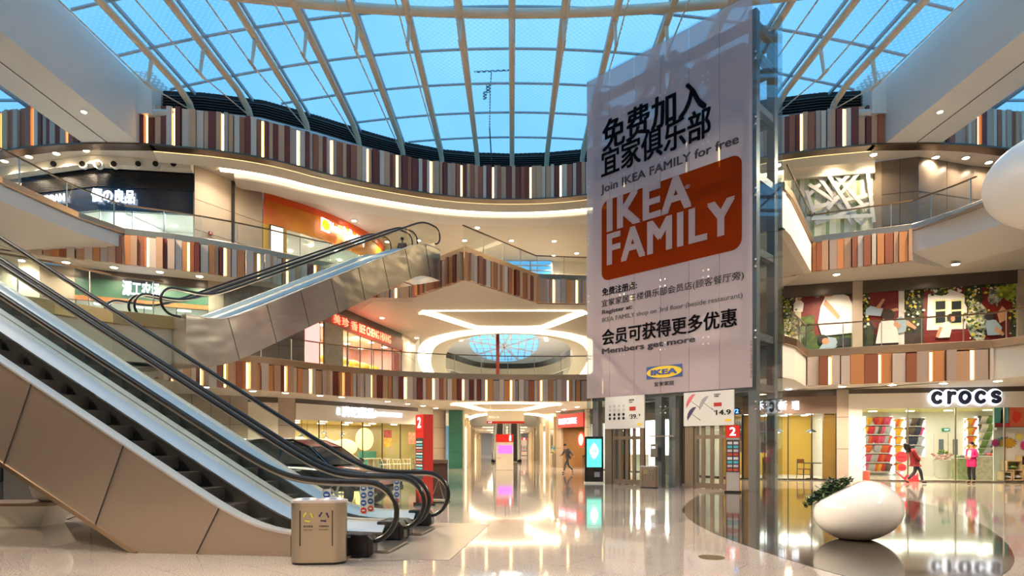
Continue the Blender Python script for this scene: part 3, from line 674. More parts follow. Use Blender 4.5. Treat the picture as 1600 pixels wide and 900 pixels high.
def chair(name, loc, rz, label, seatm, legm, grp=None, h=.45, s=1.0, mats=None):
    t = thing(name, (0, 0, 0), label, 'chair', grp)
    MB().box((0, 0, h), (.44, .42, .045)).build('seat', seatm, t, bevel=.01); MB().box((0, .2, h+.36), (.4, .03, .2)).build('backrest', seatm, t, bevel=.01)
    for sx in (-1, 1):
        MB().tube([(sx*.19, -.18, h), (sx*.2, -.2, 0)], .016, 6).build('leg', legm, t); MB().tube([(sx*.19, .2, h+.45), (sx*.19, .19, h), (sx*.2, .22, 0)], .016, 6).build('leg', legm, t)
    MB().box((0, 0, .2), (.38, .36, .02)).build('stretcher', legm, t)
    t.location = loc; t.rotation_euler = (0, 0, rz); t.scale = (s, s, s); return t
c = V2(P)+d*2.75+inn*1.0
chair('dining_chair', (c.x, c.y, .02), .3, 'brown wooden chair with black legs inside the yellow noodle shop', M('chair_wood', (150, 92, 48), .4), black)
c = V2(P)+d*3.15+inn*1.3; t = thing('dining_table', (c.x, c.y, 0), 'dark table beside the brown chair in the noodle shop', 'table')
MB().box((c.x, c.y, .74), (.7, .7, .04), ra).build('tabletop', M('table_dark', (66, 52, 44), .4), t); MB().lathe([(.05, 0), (.05, .7)], (c.x, c.y, .03), 12).build('pedestal', black, t); MB().lathe([(.25, 0), (.25, .03)], (c.x, c.y, .01), 20).build('base', black, t)

# ---- pier between the shops
stonewall([(14.35, 26.87), (14.8, 26.72)], 0, 4.22, M('taupe_stone', (182, 166, 150), .4), 'stone pier between noodle shop and shoe shop', 1, (1.4, 2.8))
# ---- ground floor, right: shoe shop
P, Q = (14.8, 26.75), (23.5, 25.0)
cw = M('shoe_shop_white', (238, 234, 226), .5)
P_, Q_, A, B, d, inn = room('wall_shoe_shop', P, Q, 0, 3.3, 6.0, cw, 'white walls of the shoe shop', M('shoe_shop_floor', (228, 216, 200), .15), M('lime_ceiling', (214, 208, 120), .5))
ra = math.atan2(d.y, d.x)
header(P, Q, 3.82, 4.22, tile, 'dark tile band above the shoe shop'); header(P, Q, 3.16, 3.82, cw, 'white fascia of the shoe shop', .2, .04)
header(P, V2(P)+d*.55, 0, 3.2, cw, 'white tiled frame left of the shoe shop', .2, .04)
front(V2(P)+d*.55, V2(P)+d*6.05, 0, 3.16, 3, 'frameless glass front of the shoe shop')
clights(P_, d, inn, 8.5, 6, 3.3, 5, 2, 'white spotlight strip on the lime ceiling of the shoe shop', 120, (.35, .12))
sg = thing('shop_sign', tuple(onw(P, Q, 1451, 632)), 'large rounded navy letters crocs with white outline over the shoe shop', 'sign')
nn = Vector((d.y, -d.x, 0)); a = onw(P, Q, 1451, 632.5); b = onw(P, Q, 1562, 610); LW = (b-a).xy.length; LH = b.z-a.z
def arc(cx, cy, rx, ry, a0, a1, n=16): return [(cx+rx*math.cos(math.radians(a0+(a1-a0)*k/n)), cy+ry*math.sin(math.radians(a0+(a1-a0)*k/n))) for k in range(n+1)]
hx, hy = .34, .36
GL = {'c': [arc(.5, .5, hx, hy, 48, 312)], 'r': [[(.3, .86), (.3, .14)], arc(.62, .46, .32, .38, 165, 70, 8)], 'o': [arc(.5, .5, hx, hy, 0, 360, 24)], 's': [arc(.5, .68, .26, .17, 30, 250, 10)[:-1]+arc(.5, .32, .26, .17, 80, -140, 10)]}
for ch, x_ in zip('crocs', (0, .2, .39, .61, .82)):
    for mt, r_, off, nm in ((M('letter_rim', (255, 255, 255), emit=1.0, ecol=(230, 240, 255)), .155, .10, 'letter_rim'), (M('navy_letter', (28, 44, 84), .35), .105, .17, 'letter_face')):
        m = MB()
        for pth in GL[ch]:
            pts = [a+d.to_3d()*((x_+p[0]*.18)*LW)+Vector((0, 0, p[1]*LH))+nn*off for p in pth]; m.tube(pts, r_, 8)
            for q in (pts[0], pts[-1]): m.ball(tuple(q), r_, 10, 8)
        o = m.build(nm, mt, sg, smooth=True); o['label'] = '%s of the letter %s' % ('white lit rim' if r_ > .12 else 'navy face', ch)
# back door and exit sign
bw = [A+d*0-inn*.05, B-inn*.05]
def bwp(x, y): return onw(bw[0], bw[1], x, y)
a = bwp(1459, 741); b = bwp(1503, 677); dr = thing('door_1', tuple(a), 'white double door with narrow windows at the back of the shoe shop', None, kind='structure')
w = (b-a).xy.length; zt = b.z
for k in (0, 1):
    c = V2(a)+d*(w*(.25+.5*k)); lf = MB().box((c.x, c.y, zt/2), (w/2-.03, .06, zt), ra).build('door_leaf', M('door_white', (236, 228, 212), .4), dr)
    MB().box((c.x-nn.x*-.04, c.y+nn.y*.04, zt*.68), (w*.17, .03, zt*.36), ra).build('window', M('door_window', (110, 122, 128), .2), lf)
    cc = c+d*(w*.18 if k == 0 else -w*.18)+V2(nn)*.06; MB().box((cc.x, cc.y, 1.05), (.04, .05, .25), ra).build('handle', steel, lf)
a = bwp(1472, 674); b = bwp(1484, 669); es = thing('exit_sign', tuple(a), 'green exit sign over the white double door', 'sign'); c = (a+b)/2
MB().box(tuple(c), ((b-a).xy.length, .05, b.z-a.z), ra).build('sign_board', M('exit_green', (20, 120, 70), emit=.5), es)
text('EXIT', signw, es, Vector((a.x, a.y, a.z+.04))+d.to_3d()*.1+Vector(nn)*.03, (d.x, d.y, 0), (b-a).xy.length*.6, (b.z-a.z)*.5, ext=.006)
# shoe racks with clogs
clog_cols = [(214, 60, 70), (232, 110, 60), (240, 180, 50), (190, 190, 196), (90, 150, 170), (226, 90, 130), (110, 92, 80), (236, 226, 214), (120, 150, 80), (60, 66, 90)]
clog_m = [M('clog_%s' % n_, c_, .5) for n_, c_ in zip(('crimson', 'coral', 'amber', 'silver', 'teal', 'pink', 'brown', 'ivory', 'olive', 'navy'), clog_cols)]
def clog_mesh(mm):
    m = MB(); pr = []
    for i in range(7):
        u = i/6; y = -.14+.28*u; w = .045+.02*math.sin(PI*min(1, u*1.2)); h = .05+.05*math.sin(PI*min(.9, u*1.05)); pr.append((y, w, h))
    n = 8; b = len(m.v)
    for y, w, h in pr:
        for k in range(n):
            a_ = 2*PI*k/n; m.v.append((w*math.cos(a_)*1.15, y, max(0, h*.5+h*.55*math.sin(a_))))
    for i in range(6):
        for k in range(n): m.f.append((b+i*n+k, b+(i+1)*n+k, b+(i+1)*n+(k+1) % n, b+i*n+(k+1) % n)); m.m.append(0)
    m.f.append(tuple(range(n))); m.m.append(0); m.f.append(tuple(b+6*n+k for k in range(n))[::-1]); m.m.append(0)
    return m
protos = {}
def clog(k, loc, rz, rx, label, grp):
    if k not in protos:
        o = clog_mesh(None).build('clog', clog_m[k], None, smooth=True); protos[k] = o
    else:
        o = protos[k].copy(); COL.objects.link(o)
    o.location = loc; o.rotation_euler = (rx*1.9, 0, rz); o.scale = (1.9, 1.55, 1.7) if rx else (1.3, 1.1, 1.2); tag(o, label, 'clog', grp)
def rack(x0, x1, ytop, ybot, rows, cols, cs, name_l, place, cl=None, dz=.0):
    """wall rack on the back wall with rows of clogs"""
    a = bwp(x0, ybot); b = bwp(x1, ytop); L = (b-a).xy.length; t = thing('shoe_rack', tuple(a), 'rack full of %s %s' % (name_l, place), 'shoe rack', None)
    f = V2(nn)
    c = V2(a)+d*L/2+f*.02; MB().box((c.x, c.y, (a.z+b.z)/2), (L, .05, b.z-a.z), ra).build('back_panel', M('rack_mesh', (216, 208, 198), .5), t)
    for s in (0, L): c = V2(a)+d*s+f*.12; MB().box((c.x, c.y, (a.z+b.z)/2), (.07, .25, b.z-a.z+.1), ra).build('side_panel', M('rack_lit_edge', (255, 255, 255), emit=.9), t)
    for r in range(rows):
        z = a.z+(b.z-a.z)*(r+.15)/rows; c = V2(a)+d*L/2+f*.18; MB().box((c.x, c.y, z-.015), (L, .3, .02), ra).build('shelf', M('rack_shelf', (190, 182, 172), .4), t)
        for k in range(cols):
            if R.random() < .04: continue
            c = V2(a)+d*(L*(k+.5)/cols)+f*.18; kk = cs[min(len(cs)-1, int(len(cs)*((k+.5)/cols*.5+(rows-r)/rows*.5)))] if R.random() < .7 else R.choice(cs)
            clog(kk, (c.x, c.y, z+.2), ra+R.uniform(-.2, .2), -.5, cl, place+' clogs')
rack(1349, 1391, 652, 739, 6, 8, [3, 2, 0, 1, 5, 3, 1, 0, 6], 'mostly red and coral clogs', 'at the left end of the shoe shop', 'clog on the big left rack of the shoe shop')
rack(1394.5, 1407.5, 656, 738, 6, 3, [2, 1, 2], 'orange and yellow clogs', 'right of the red clog rack', 'clog on the narrow orange and yellow rack')
rack(1411, 1441, 654, 712, 4, 6, [5, 6, 9, 3], 'pink and purple clogs', 'behind the walking woman', 'clog on the rack behind the walking woman in the shoe shop')
rack(1507, 1522, 655, 738, 6, 3, [2, 1], 'orange clogs', 'right of the white double door', 'clog on the orange rack right of the double door')
rack(1524, 1551, 652, 740, 7, 5, [6, 7, 8, 3, 6], 'brown and green clogs', 'at the right end of the shoe shop', 'clog on the brown and green rack at the right')
# tubs with plants/sandals
def tub(px, py, w, h, label):
    u = onw(V2(P)+inn*3.2, V2(Q)+inn*3.2, px, py); t = thing('display_tub', (u.x, u.y, .01), label, 'display tub')
    MB().lathe([(w*.36, 0), (w*.5, h*.97), (w*.52, h), (w*.48, h), (w*.46, h-.04)], (u.x, u.y, .02), 24).build('tub', white, t, smooth=True)
    m = MB()
    for k in range(24):
        a_ = R.uniform(0, 6.28); rr = R.uniform(.2, .62)*w; m.ball((u.x+rr*math.cos(a_), u.y+rr*math.sin(a_), h+.02+R.uniform(0, .28)), (.09, .05, .05), 6, 4)
    m.mat(0); m.build('sandals', M('pale_sandals', (216, 196, 180), .5, vary=.5, vscale=9, vc=(190, 90, 90)), t)['kind'] = 'stuff'
    m = MB(); 
    for k in range(9): m.ball((u.x+R.uniform(-.22, .22), u.y, h+.38+R.uniform(-.04, .1)), (.08, .05, .05), 6, 4)
    m.build('lime_sandals', M('lime_sandals', (150, 190, 50), .5, vary=.6, vscale=12, vc=(40, 60, 30)), t)
tub(1473.5, 745, .8, .85, 'round white tub heaped with sandals before the white double door')
# stepped white gift display behind woman
for k, (x, w, h, lb) in enumerate(((1538, 1.0, 1.05, 'pale mesh display stand at the right of the shoe shop'), (1505, .7, .95, 'green and brown clog display stand left of the woman in pink'))):
    u = onw(V2(P)+inn*2.2, V2(Q)+inn*2.2, x, 748); o = thing('display_stand', (u.x, u.y, 0), lb, 'display stand')
    MB().box((u.x, u.y, h/2), (w, .6, h), ra).build('body', M('stand_%d' % k, ((206, 196, 176), (170, 180, 130))[k], .5, vary=.35, vscale=7), o); MB().box((u.x, u.y, h+.02), (w+.06, .66, .04), ra).build('top', white, o)
    for j in range(4):
        clog([8, 6, 0, 2][j], (u.x-.36+.24*j, u.y-.1, h+.05), ra, 0, ('clog on top of the pale mesh stand', 'clog on top of the green stand beside the woman in pink')[k], 'clogs on display stands')
# window sticker group on glass
def winpt(x, y, off=.03):
    p = onw(P, Q, x, y); return Vector(p)+nn*off
rr_ = M('red_sticker', (208, 60, 70), .4)
def disc(cx, cy, rx, ry, mat, lb, body=None, spikes=0, name='window_sticker', off=.0):
    c = winpt(cx, cy, off); e = winpt(cx+rx, cy, off); t = winpt(cx, cy-ry, off); ax = (d.x, d.y, 0); rx_ = (e-c).length; ry_ = t.z-c.z
    N = 36 if not spikes else spikes*2; pts = []
    for k in range(N):
        q_ = 1 if not spikes else (1.15 if k % 2 else .86)
        pts.append((rx_*q_*math.cos(2*PI*k/N), ry_*q_*math.sin(2*PI*k/N)))
    o = thing(name, tuple(c), lb, 'sticker'); MB().vprism(pts, c, ax, (0, 0, 1), .012).build('sticker_disc', mat, o)
    if body: text(body, M('dark_red_print', (120, 20, 34), .5), o, c+Vector(ax)*(-rx_*.6)+Vector((0, 0, -ry_*.12)), ax, rx_*1.2, ry_*.3, ext=.004)
    return o
disc(1409, 714, 9.8, 8.6, rr_, 'larger round red sticker on the shoe shop window', 'welcome'); disc(1409.5, 730.5, 7, 5.6, rr_, 'smaller round red sticker below the larger one', 'comfort')
def sil(pts, mat, lb, name='window_sticker', off=.0):
    c = winpt(*pts[0], off=off); q_ = []
    for x, y in pts:
        p = winpt(x, y, off); q_.append(((p-c).dot(Vector((d.x, d.y, 0))), p.z-c.z))
    o = MB().vprism(q_, c, (d.x, d.y, 0), (0, 0, 1), .012).build(name, mat); tag(o, lb, 'sticker'); return o
sil([(1395, 735), (1403, 739), (1413, 746), (1417, 741), (1424, 747), (1426, 754), (1419, 754), (1412, 749), (1404, 742)], rr_, 'red splash sticker low on the window below the red discs')
sil([(1424, 754), (1425, 744), (1428, 737), (1431, 744), (1434, 738), (1436, 754)], rr_, 'red flame shaped sticker at the foot of the walking woman')
# right end: display window with posters and boxes
bd = V2(P)+d*6.2+inn*.7; be = V2(P)+d*8.6+inn*.7
def dw(x, y): return onw(bd, be, x, y)
def panel(x0, y0, x1, y1, mat, lb, name='printed_board', cat='board', th=.06, fwd=0):
    a_ = dw(x0, y1); b_ = dw(x1, y0); c_ = (a_+b_)/2+nn*fwd; o = MB().box(tuple(c_), ((b_-a_).xy.length, th, b_.z-a_.z), ra).build(name, mat); tag(o, lb, cat); return o
panel(1552, 634, 1610, 752, cw, 'white backing wall of the right display window')
panel(1552, 634, 1574, 667, M('cyan_print', (110, 196, 208), .5), 'pale blue poster panel at the top left of the display window', fwd=.06)
panel(1575, 636, 1610, 667, M('coral_print', (232, 120, 96), .5), 'coral poster panel at the top right of the display window', fwd=.06)
panel(1552, 661, 1575, 667.5, rr_, 'red strip under the pale blue poster', fwd=.09)
def flatp(pts, mat, lb, fwd):
    c = dw(*pts[0])+nn*fwd; q_ = [((dw(x, y)+nn*fwd-c).dot(Vector((d.x, d.y, 0))), dw(x, y).z-c.z) for x, y in pts]
    o = MB().vprism(q_, c, (d.x, d.y, 0), (0, 0, 1), .02).build('poster_shape', mat); tag(o, lb, 'poster')
flatp([(1562, 642), (1566, 637), (1567, 648), (1568, 660), (1560, 666), (1562, 652)], black, 'black and white figure print on the pale blue poster', .11)
flatp([(1582, 642), (1594, 646), (1592, 655), (1585, 662), (1580, 655)], M('vermilion', (230, 70, 50), .5), 'red gift shape on the coral poster', .11)
panel(1552, 668, 1610, 672, M('grey_shelf', (190, 190, 190), .4), 'grey shelf under the posters', fwd=.12, th=.3, name='wall_shelf', cat='shelf')
for cx, cy, rx, ry, c_, lb in ((1568, 690, 11, 7.5, (70, 140, 160), 'teal splash graphic behind the ochre one'), (1573, 692, 13, 7.5, (196, 154, 48), 'large ochre splash graphic in the right display window'), (1554, 692, 6, 6, (190, 60, 130), 'magenta splash graphic left of the ochre one'), (1591, 682, 6, 5.5, (240, 226, 120), 'pale yellow splash graphic'), (1600, 696, 7, 7, (214, 60, 130), 'magenta splash graphic at the picture edge')):
    c = dw(cx, cy)+nn*(.06+.001*cx % .02); N = 28; rx_ = (dw(cx+rx, cy)-dw(cx, cy)).length; ry_ = dw(cx, cy-ry).z-dw(cx, cy).z
    pts = [(rx_*(1.2 if k % 2 else .85)*math.cos(2*PI*k/N), ry_*(1.2 if k % 2 else .85)*math.sin(2*PI*k/N)) for k in range(N)]
    o = MB().vprism(pts, c, (d.x, d.y, 0), (0, 0, 1), .012).build('splash_graphic', M('splash_%d' % cx, c_, .5)); tag(o, lb, 'graphic')
boxm = M('ply_box', (214, 186, 140), .5, vary=.1, vscale=4); bi = 0
for (x0, y0, x1, y1) in ((1562, 720, 1584, 734), (1584, 712, 1594, 726), (1572, 734, 1586, 749), (1587, 728, 1600, 742), (1556, 737, 1569, 749), (1594, 742, 1604, 751)):
    a_ = dw(x0, y1); b_ = dw(x1, y0); w_ = (b_-a_).xy.length; h_ = b_.z-a_.z; c_ = (a_+b_)/2+nn*.35; o = thing('display_box', tuple(c_), ('wide plywood box in the right display window', 'upper plywood box holding shoes by the window edge', 'plywood box standing on the display floor', 'plywood box below the upper one at the edge', 'low plywood box at the left of the display', 'lowest plywood box at the picture edge')[bi], 'box'); bi += 1
    for s in (-1, 1):
        MB().box((c_.x+d.x*s*w_/2, c_.y+d.y*s*w_/2, c_.z), (.04, .4, h_), ra).build('side_panel', boxm, o); MB().box((c_.x, c_.y, c_.z+s*h_/2), (w_+.04, .4, .04), ra).build('board', boxm, o)
    MB().box((c_.x-nn.x*.18, c_.y-nn.y*.18, c_.z), (w_, .03, h_), ra).build('back_panel', M('box_inside', (150, 140, 96), .6), o)
    clog(R.choice([9, 6, 8, 3]), (c_.x+nn.x*.05, c_.y+nn.y*.05, c_.z-h_/2+.08), ra+1.2, 0, 'dark clog inside a plywood display box', 'clogs in plywood boxes')

# ---- behind the lifts, ground floor
P, Q = (5.2, 40.5), (9.4, 30.8)
P_, Q_, A, B, d, inn = room('wall_bright_shop', P, Q, 0, 3.2, 1.6, white, 'white walls of the bright shop behind the lifts'); header(P, Q, 3.0, 4.1, dark, 'dark fascia behind the lifts'); front(P, Q, 0, 3.0, 7, 'glass front of the bright shop behind the lifts', dark)
clights(P_, d, inn, 10, 1.6, 3.2, 6, 1, 'white ceiling light of the bright shop behind the lifts', 700, (1.0, .3))
ra = math.atan2(d.y, d.x)
for k, (c_, lb) in enumerate((((228, 120, 50), 'orange counter in the bright shop behind the lifts'), ((236, 232, 220), 'white counter in the bright shop behind the lifts'), ((90, 84, 80), 'grey counter in the bright shop behind the lifts'))):
    c = V2(P)+d*(2.0+2.8*k)+inn*.9; o = thing('shop_counter', (c.x, c.y, 0), lb, 'counter'); MB().box((c.x, c.y, .5), (1.8, .7, 1.0), ra).build('body', M('counter_%d' % k, c_, .4), o); MB().box((c.x, c.y, 1.03), (1.9, .8, .05), ra).build('countertop', white, o)
# coffee shop
P, Q = (3.5, 44.5), (5.0, 41.0)
P_, Q_, A, B, d, inn = room('wall_coffee_shop', P, Q, 0, 2.9, 4, M('coffee_wall', (150, 112, 76), .5), 'brown walls of the coffee shop', None, M('coffee_ceiling', (120, 92, 66), .6)); ra = math.atan2(d.y, d.x); nn = Vector((d.y, -d.x, 0))
c = V2(P)+d*1.9+inn*2; lamp('AREA', (c.x, c.y, 2.8), 60, (255, 220, 160), 1.5)
cf = thing('shop_sign', (P[0], P[1], 2.9), 'red fascia with white letters reading COFFEE at the corner of the corridor', 'sign')
MB().box(((P[0]+Q[0])/2+nn.x*.1, (P[1]+Q[1])/2+nn.y*.1, 3.35), (3.7, .2, .95), ra).build('sign_board', M('coffee_red', (176, 26, 30), .4, emit=.25), cf)
text('IMAN COFFEE', signw, cf, Vector((P[0]+d.x*.3, P[1]+d.y*.3, 3.1))+nn*.22, (d.x, d.y, 0), 2.6, .42, bold=0, ext=.03)
header(P, Q, 3.8, 4.1, tile, 'tile band over the coffee sign')
c = V2(P)+d*2.7+inn*.25; lo = thing('round_sign', (c.x, c.y, 1.9), 'round red and white sign inside the coffee shop window', 'sign'); MB().vprism([(.55*math.cos(k*PI/14), .55*math.sin(k*PI/14)) for k in range(28)], (c.x, c.y, 2.0), (d.x, d.y, 0), (0, 0, 1), .05).build('sign_disc', red, lo); MB().vprism([(.34*math.cos(k*PI/14), .42*math.sin(k*PI/14)) for k in range(28)], (c.x+nn.x*.03, c.y+nn.y*.03, 2.0), (d.x, d.y, 0), (0, 0, 1), .02).build('inner_disc', white, lo)
for k in range(2):
    c = V2(P)+d*(2.3+.9*k)+V2(nn)*(-.9); chair('cafe_chair', (c.x, c.y, .02), 1.2+k, ('dark wooden chair at the left of the coffee shop front', 'dark wooden chair at the right of the coffee shop front')[k], M('dark_chair_wood', (70, 48, 32), .4), dark, 'chairs of the coffee shop')

# ---- corridor
cs = [(-3.3, 42.4), (-4.4, 60), (-5.6, 88), (-5.9, 112)]; csr = [(3.2, 112), (2.9, 88), (3.1, 60), (3.5, 44.5)]
wall('wall_corridor_left', cs, 0, 5.4, cream, 'left shop row of the long corridor'); wall('wall_corridor_right', csr, 0, 5.4, cream, 'right shop row of the long corridor')
wall('wall_corridor_end', [(-8, 118), (6, 118)], 0, 5.4, cream, 'far end of the corridor')
flat('ceiling', [(-7.5, 72), (6, 72), (6, 118), (-7.5, 118)], 3.95, white, 'white ceiling of the far corridor')
for side, pts in (('left', cs), ('right', csr)):
    L = plen(pts)
    for k in range(9):
        s = L*(k+.35)/9; p, dd = at(pts, s); nn_ = Vector((dd.y, -dd.x)); w_ = L/9*.5; c = p+nn_*.04; a_ = math.atan2(dd.y, dd.x)
        bright = (k % 3 == (0 if side == 'left' else 1))
        t = thing('corridor_shopfront', (c.x, c.y, 0), 'shopfront number %s from the near end on the %s side of the corridor' % (('one', 'two', 'three', 'four', 'five', 'six', 'seven', 'eight', 'nine')[k if side == 'left' else 8-k], side), 'shopfront', None)
        MB().box((c.x, c.y, 1.45), (w_, .1, 2.9), a_).build('window', M('corridor_window_lit', (255, 250, 236), emit=.6, ecol=(255, 240, 214)) if bright else M('corridor_window', (120, 100, 80), .2), t)
        MB().box((c.x, c.y, 3.2), (w_+.5, .14, .5), a_).build('fascia', tile if k % 2 else M('corridor_fascia', (210, 196, 170), .5), t)
        c = p+nn_*.12+dd*w_*.75; MB().box((c.x, c.y, 1.9), (.5, .3, 3.8), a_).build('pilaster', M('corridor_stone', (204, 186, 156), .4), t)
for (x0, x1, d0) in ((-3.0, 0, 66), (-3.5, 3, 80), (-4, 3, 96)):
    st(MB().box((-.9, d0+10, 3.93), (5.5, .7, .03)).build(trim(), warm), 'line of light across the corridor ceiling')
lamp('AREA', (-1, 58, 8.5), 450, (255, 236, 205), 5); lamp('AREA', (-1.3, 95, 3.8), 900, (255, 236, 205), 4, size_y=30); lamp('AREA', (-1, 85, 15.5), 1500, (255, 244, 230), 8)
for px, c_, lb in ((712, (38, 98, 84), 'green clad pillar at the corner of the corridor'), ):
    p = fl(px, 732, 0); st(MB().box((p[0], p[1]+.3, 2.0), (.95, .8, 4.0)).build('pillar', M('green_panel', c_, .35)), lb)
    m = MB()
    for z in (1.15, 2.4): m.box((p[0], p[1]-.1, z), (.96, .02, .02))
    st(m.build(trim(), groove), 'joints of the green pillar')
stonewall([(-6.1, 39.5), (-5.35, 41.2)], 0, 4.02, white, 'white wall end left of the green pillar', 1, (1.4, 2.8)); stonewall([(-5.35, 41.2), (-4.6, 42.2)], 0, 4.02, stone, 'stone pillar left of the green pillar', 1, (1.4, 2.8))
stonewall([(3.25, 44.9), (3.6, 44.3)], 0, 4.02, stone, 'stone pillar left of the coffee shop', 1, (1.4, 2.8)); stonewall([(4.9, 41.0), (5.4, 40.5)], 0, 4.02, stone, 'stone pillar right of the coffee shop', 1, (1.4, 2.8))

# ---- ground floor left: restaurant
P, Q = (-11.3, 31.7), (-6.1, 39.5)
P_, Q_, A, B, d, inn = room('wall_restaurant', P, Q, 0, 2.95, 5, M('restaurant_wall', (190, 178, 140), .5), 'warm grey walls of the restaurant', floorg, M('restaurant_ceiling', (200, 186, 150), .5)); ra = math.atan2(d.y, d.x); nn = Vector((d.y, -d.x, 0)); L = (V2(Q)-V2(P)).length
header(P, Q, 3.78, 4.02, tile, 'dark tile band above the restaurant'); header(P, Q, 2.93, 3.78, white, 'white fascia of the restaurant', .2, .05); front(P, Q, 0, 2.93, 6, 'glass front of the restaurant', dark)
clights(P_, d, inn, L, 5, 2.95, 5, 2, 'warm ceiling light in the restaurant', 170, (.5, .1), col=(255, 226, 160))
rs = thing('shop_sign', tuple(onw(P, Q, 525, 650)), 'lit white characters on the white fascia of the restaurant', 'sign')
for tx, x0, x1, y0, y1 in (('满记', 525, 530, 637, 648), ('满记甜品', 533, 583, 638, 651), ('|', 585, 586, 642, 652), ('HONEYMOON DESSERT', 588, 627, 646, 650)):
    a = onw(P, Q, x0, y1); b = onw(P, Q, x1, y0); text(tx, signw, rs, Vector(a)+nn*.08, (d.x, d.y, 0), (b-a).xy.length, b.z-a.z, bold=0, ext=.03)
for k in range(4):
    u = (.12, .3, .52, .68)[k]; zz = (2.0, 1.55, 1.45, 1.45)[k]; c = V2(P)+d*(L*u)+inn*3.6
    tag(MB().ball((c.x, c.y, zz), (.85, .3, .55), 20, 12).build('glowing_dome', M('dome_glow', (255, 224, 160), emit=1.6, ecol=(255, 206, 130))), ('large glowing dome niche at the left of the restaurant', 'low glowing dome niche left of centre in the restaurant', 'glowing dome niche in the centre of the restaurant', 'glowing dome niche right of centre in the restaurant')[k], 'light niche')
c = V2(P)+d*(L*.86)+inn*3.5; tag(MB().vprism([(.75*math.cos(k*PI/16), .75*math.sin(k*PI/16)) for k in range(32)], (c.x, c.y, 2.0), (d.x, d.y, 0), (0, 0, 1), .1).build('round_lamp', M('dome_glow', (255, 224, 160), emit=1.6)), 'big round glowing disc on the restaurant wall', 'wall lamp')
for k, u in enumerate((.14, .22, .3, .36, .44, .5)):
    c = V2(P)+d*(L*u)+inn*(1.2+.5*(k % 2)); pendant('pendant_lamp', (c.x, c.y), 2.95, 2.05+.12*(k % 3), .2, M('grey_shade', (96, 88, 78), .4), 'grey cone pendant lamp in the restaurant window', 'pendant lamps of the restaurant')
for k, (u, c_, lb) in enumerate(((.42, (70, 110, 120), 'blue grey booth bench left of centre in the restaurant'), (.6, (70, 110, 120), 'blue grey booth bench right of centre in the restaurant'), (.86, (80, 170, 176), 'turquoise booth bench at the right of the restaurant'))):
    c = V2(P)+d*(L*u)+inn*3.0; o = thing('booth_bench', (c.x, c.y, 0), lb, 'bench'); MB().box((c.x, c.y, .25), (1.5, .6, .5), ra).build('seat', M('bench_%d' % k, c_, .5), o); cc = c+inn*.3; MB().box((cc.x, cc.y, .85), (1.5, .14, .7), ra).build('backrest', M('bench_%d' % k, c_, .5), o)
for k in range(3):
    c = V2(P)+d*(L*(.55+.13*k))+inn*1.6; o = thing('restaurant_table', (c.x, c.y, 0), ('pale restaurant table left of the wishbone chairs', 'pale restaurant table behind the wishbone chairs', 'pale restaurant table at the right of the restaurant')[k], 'table'); MB().box((c.x, c.y, .75), (1.1, .7, .05), ra).build('tabletop', cream, o)
    for sx in (-1, 1): cc = c+d*sx*.4; MB().box((cc.x, cc.y, .37), (.06, .5, .74), ra).build('leg', cream, o)
def wishbone(loc, rz, label, mat):
    t = thing('wishbone_chair', (0, 0, 0), label, 'chair', 'wishbone chairs of the restaurant')
    MB().box((0, 0, .45), (.5, .46, .04)).build('seat', mat, t)
    MB().tube([(.27*math.cos(a_), .05+.24*math.sin(a_), .74) for a_ in [PI*k/10 for k in range(11)]], .017, 6).build('armrest', mat, t)
    MB().tube([(-.07, .27, .72), (0, .25, .6), (.07, .27, .72)], .012, 6).tube([(0, .25, .6), (0, .23, .46)], .014, 6).build('backrest', mat, t)
    for sx in (-1, 1): MB().tube([(sx*.24, -.2, .45), (sx*.24, -.21, 0)], .017, 6).build('leg', mat, t); MB().tube([(sx*.26, .1, .74), (sx*.2, .2, .45), (sx*.22, .22, 0)], .017, 6).build('leg', mat, t)
    t.location = loc; t.rotation_euler = (0, 0, rz)
for k in range(4):
    c = V2(P)+d*(L*(.62+.095*k))+V2(nn)*.6; wishbone((c.x, c.y, 0), ra+PI*.9, 'wishbone chair outside the restaurant, %s from the left' % ('first', 'second', 'third', 'fourth')[k], (cream, cream, cream, M('chair_grey', (90, 84, 76), .4))[k])
for k, (x0, y0, x1, y1, c_, lb) in enumerate(((599, 672, 611, 684, (150, 60, 50), 'small dark red poster on the restaurant window'), (599, 685, 611, 698, (214, 160, 60), 'small orange poster below the dark red one'), (637, 676, 650, 694, (190, 130, 100), 'brown poster with a flower on the restaurant window'))):
    a = onw(P, Q, x0, y1); b = onw(P, Q, x1, y0); c = (a+b)/2+nn*.05; tag(MB().box(tuple(c), ((b-a).xy.length, .02, b.z-a.z), ra).build('window_poster', M('wposter_%d' % k, c_, .5, vary=.5, vscale=6)), lb, 'poster')
# left stone walls
stonewall([(-22, 26.3), (-16, 28.6), (-13.2, 30.4)], 0, 4.02, stone, 'stone clad wall left of the white panel on the ground floor', 4, (1.3, 2.6)); stonewall([(-13.2, 30.4), (-12.0, 31.2)], 0, 4.02, cream, 'white wall panel left of the restaurant', 1, (1.5,)); stonewall([(-12.0, 31.2), (-11.3, 31.7)], 0, 4.02, stone, 'stone pier left of the restaurant', 1, (1.3, 2.6))
header((-13.2, 30.38), (-12.0, 31.18), 3.75, 4.02, tile, 'tile band over the white panel', .1, .02)
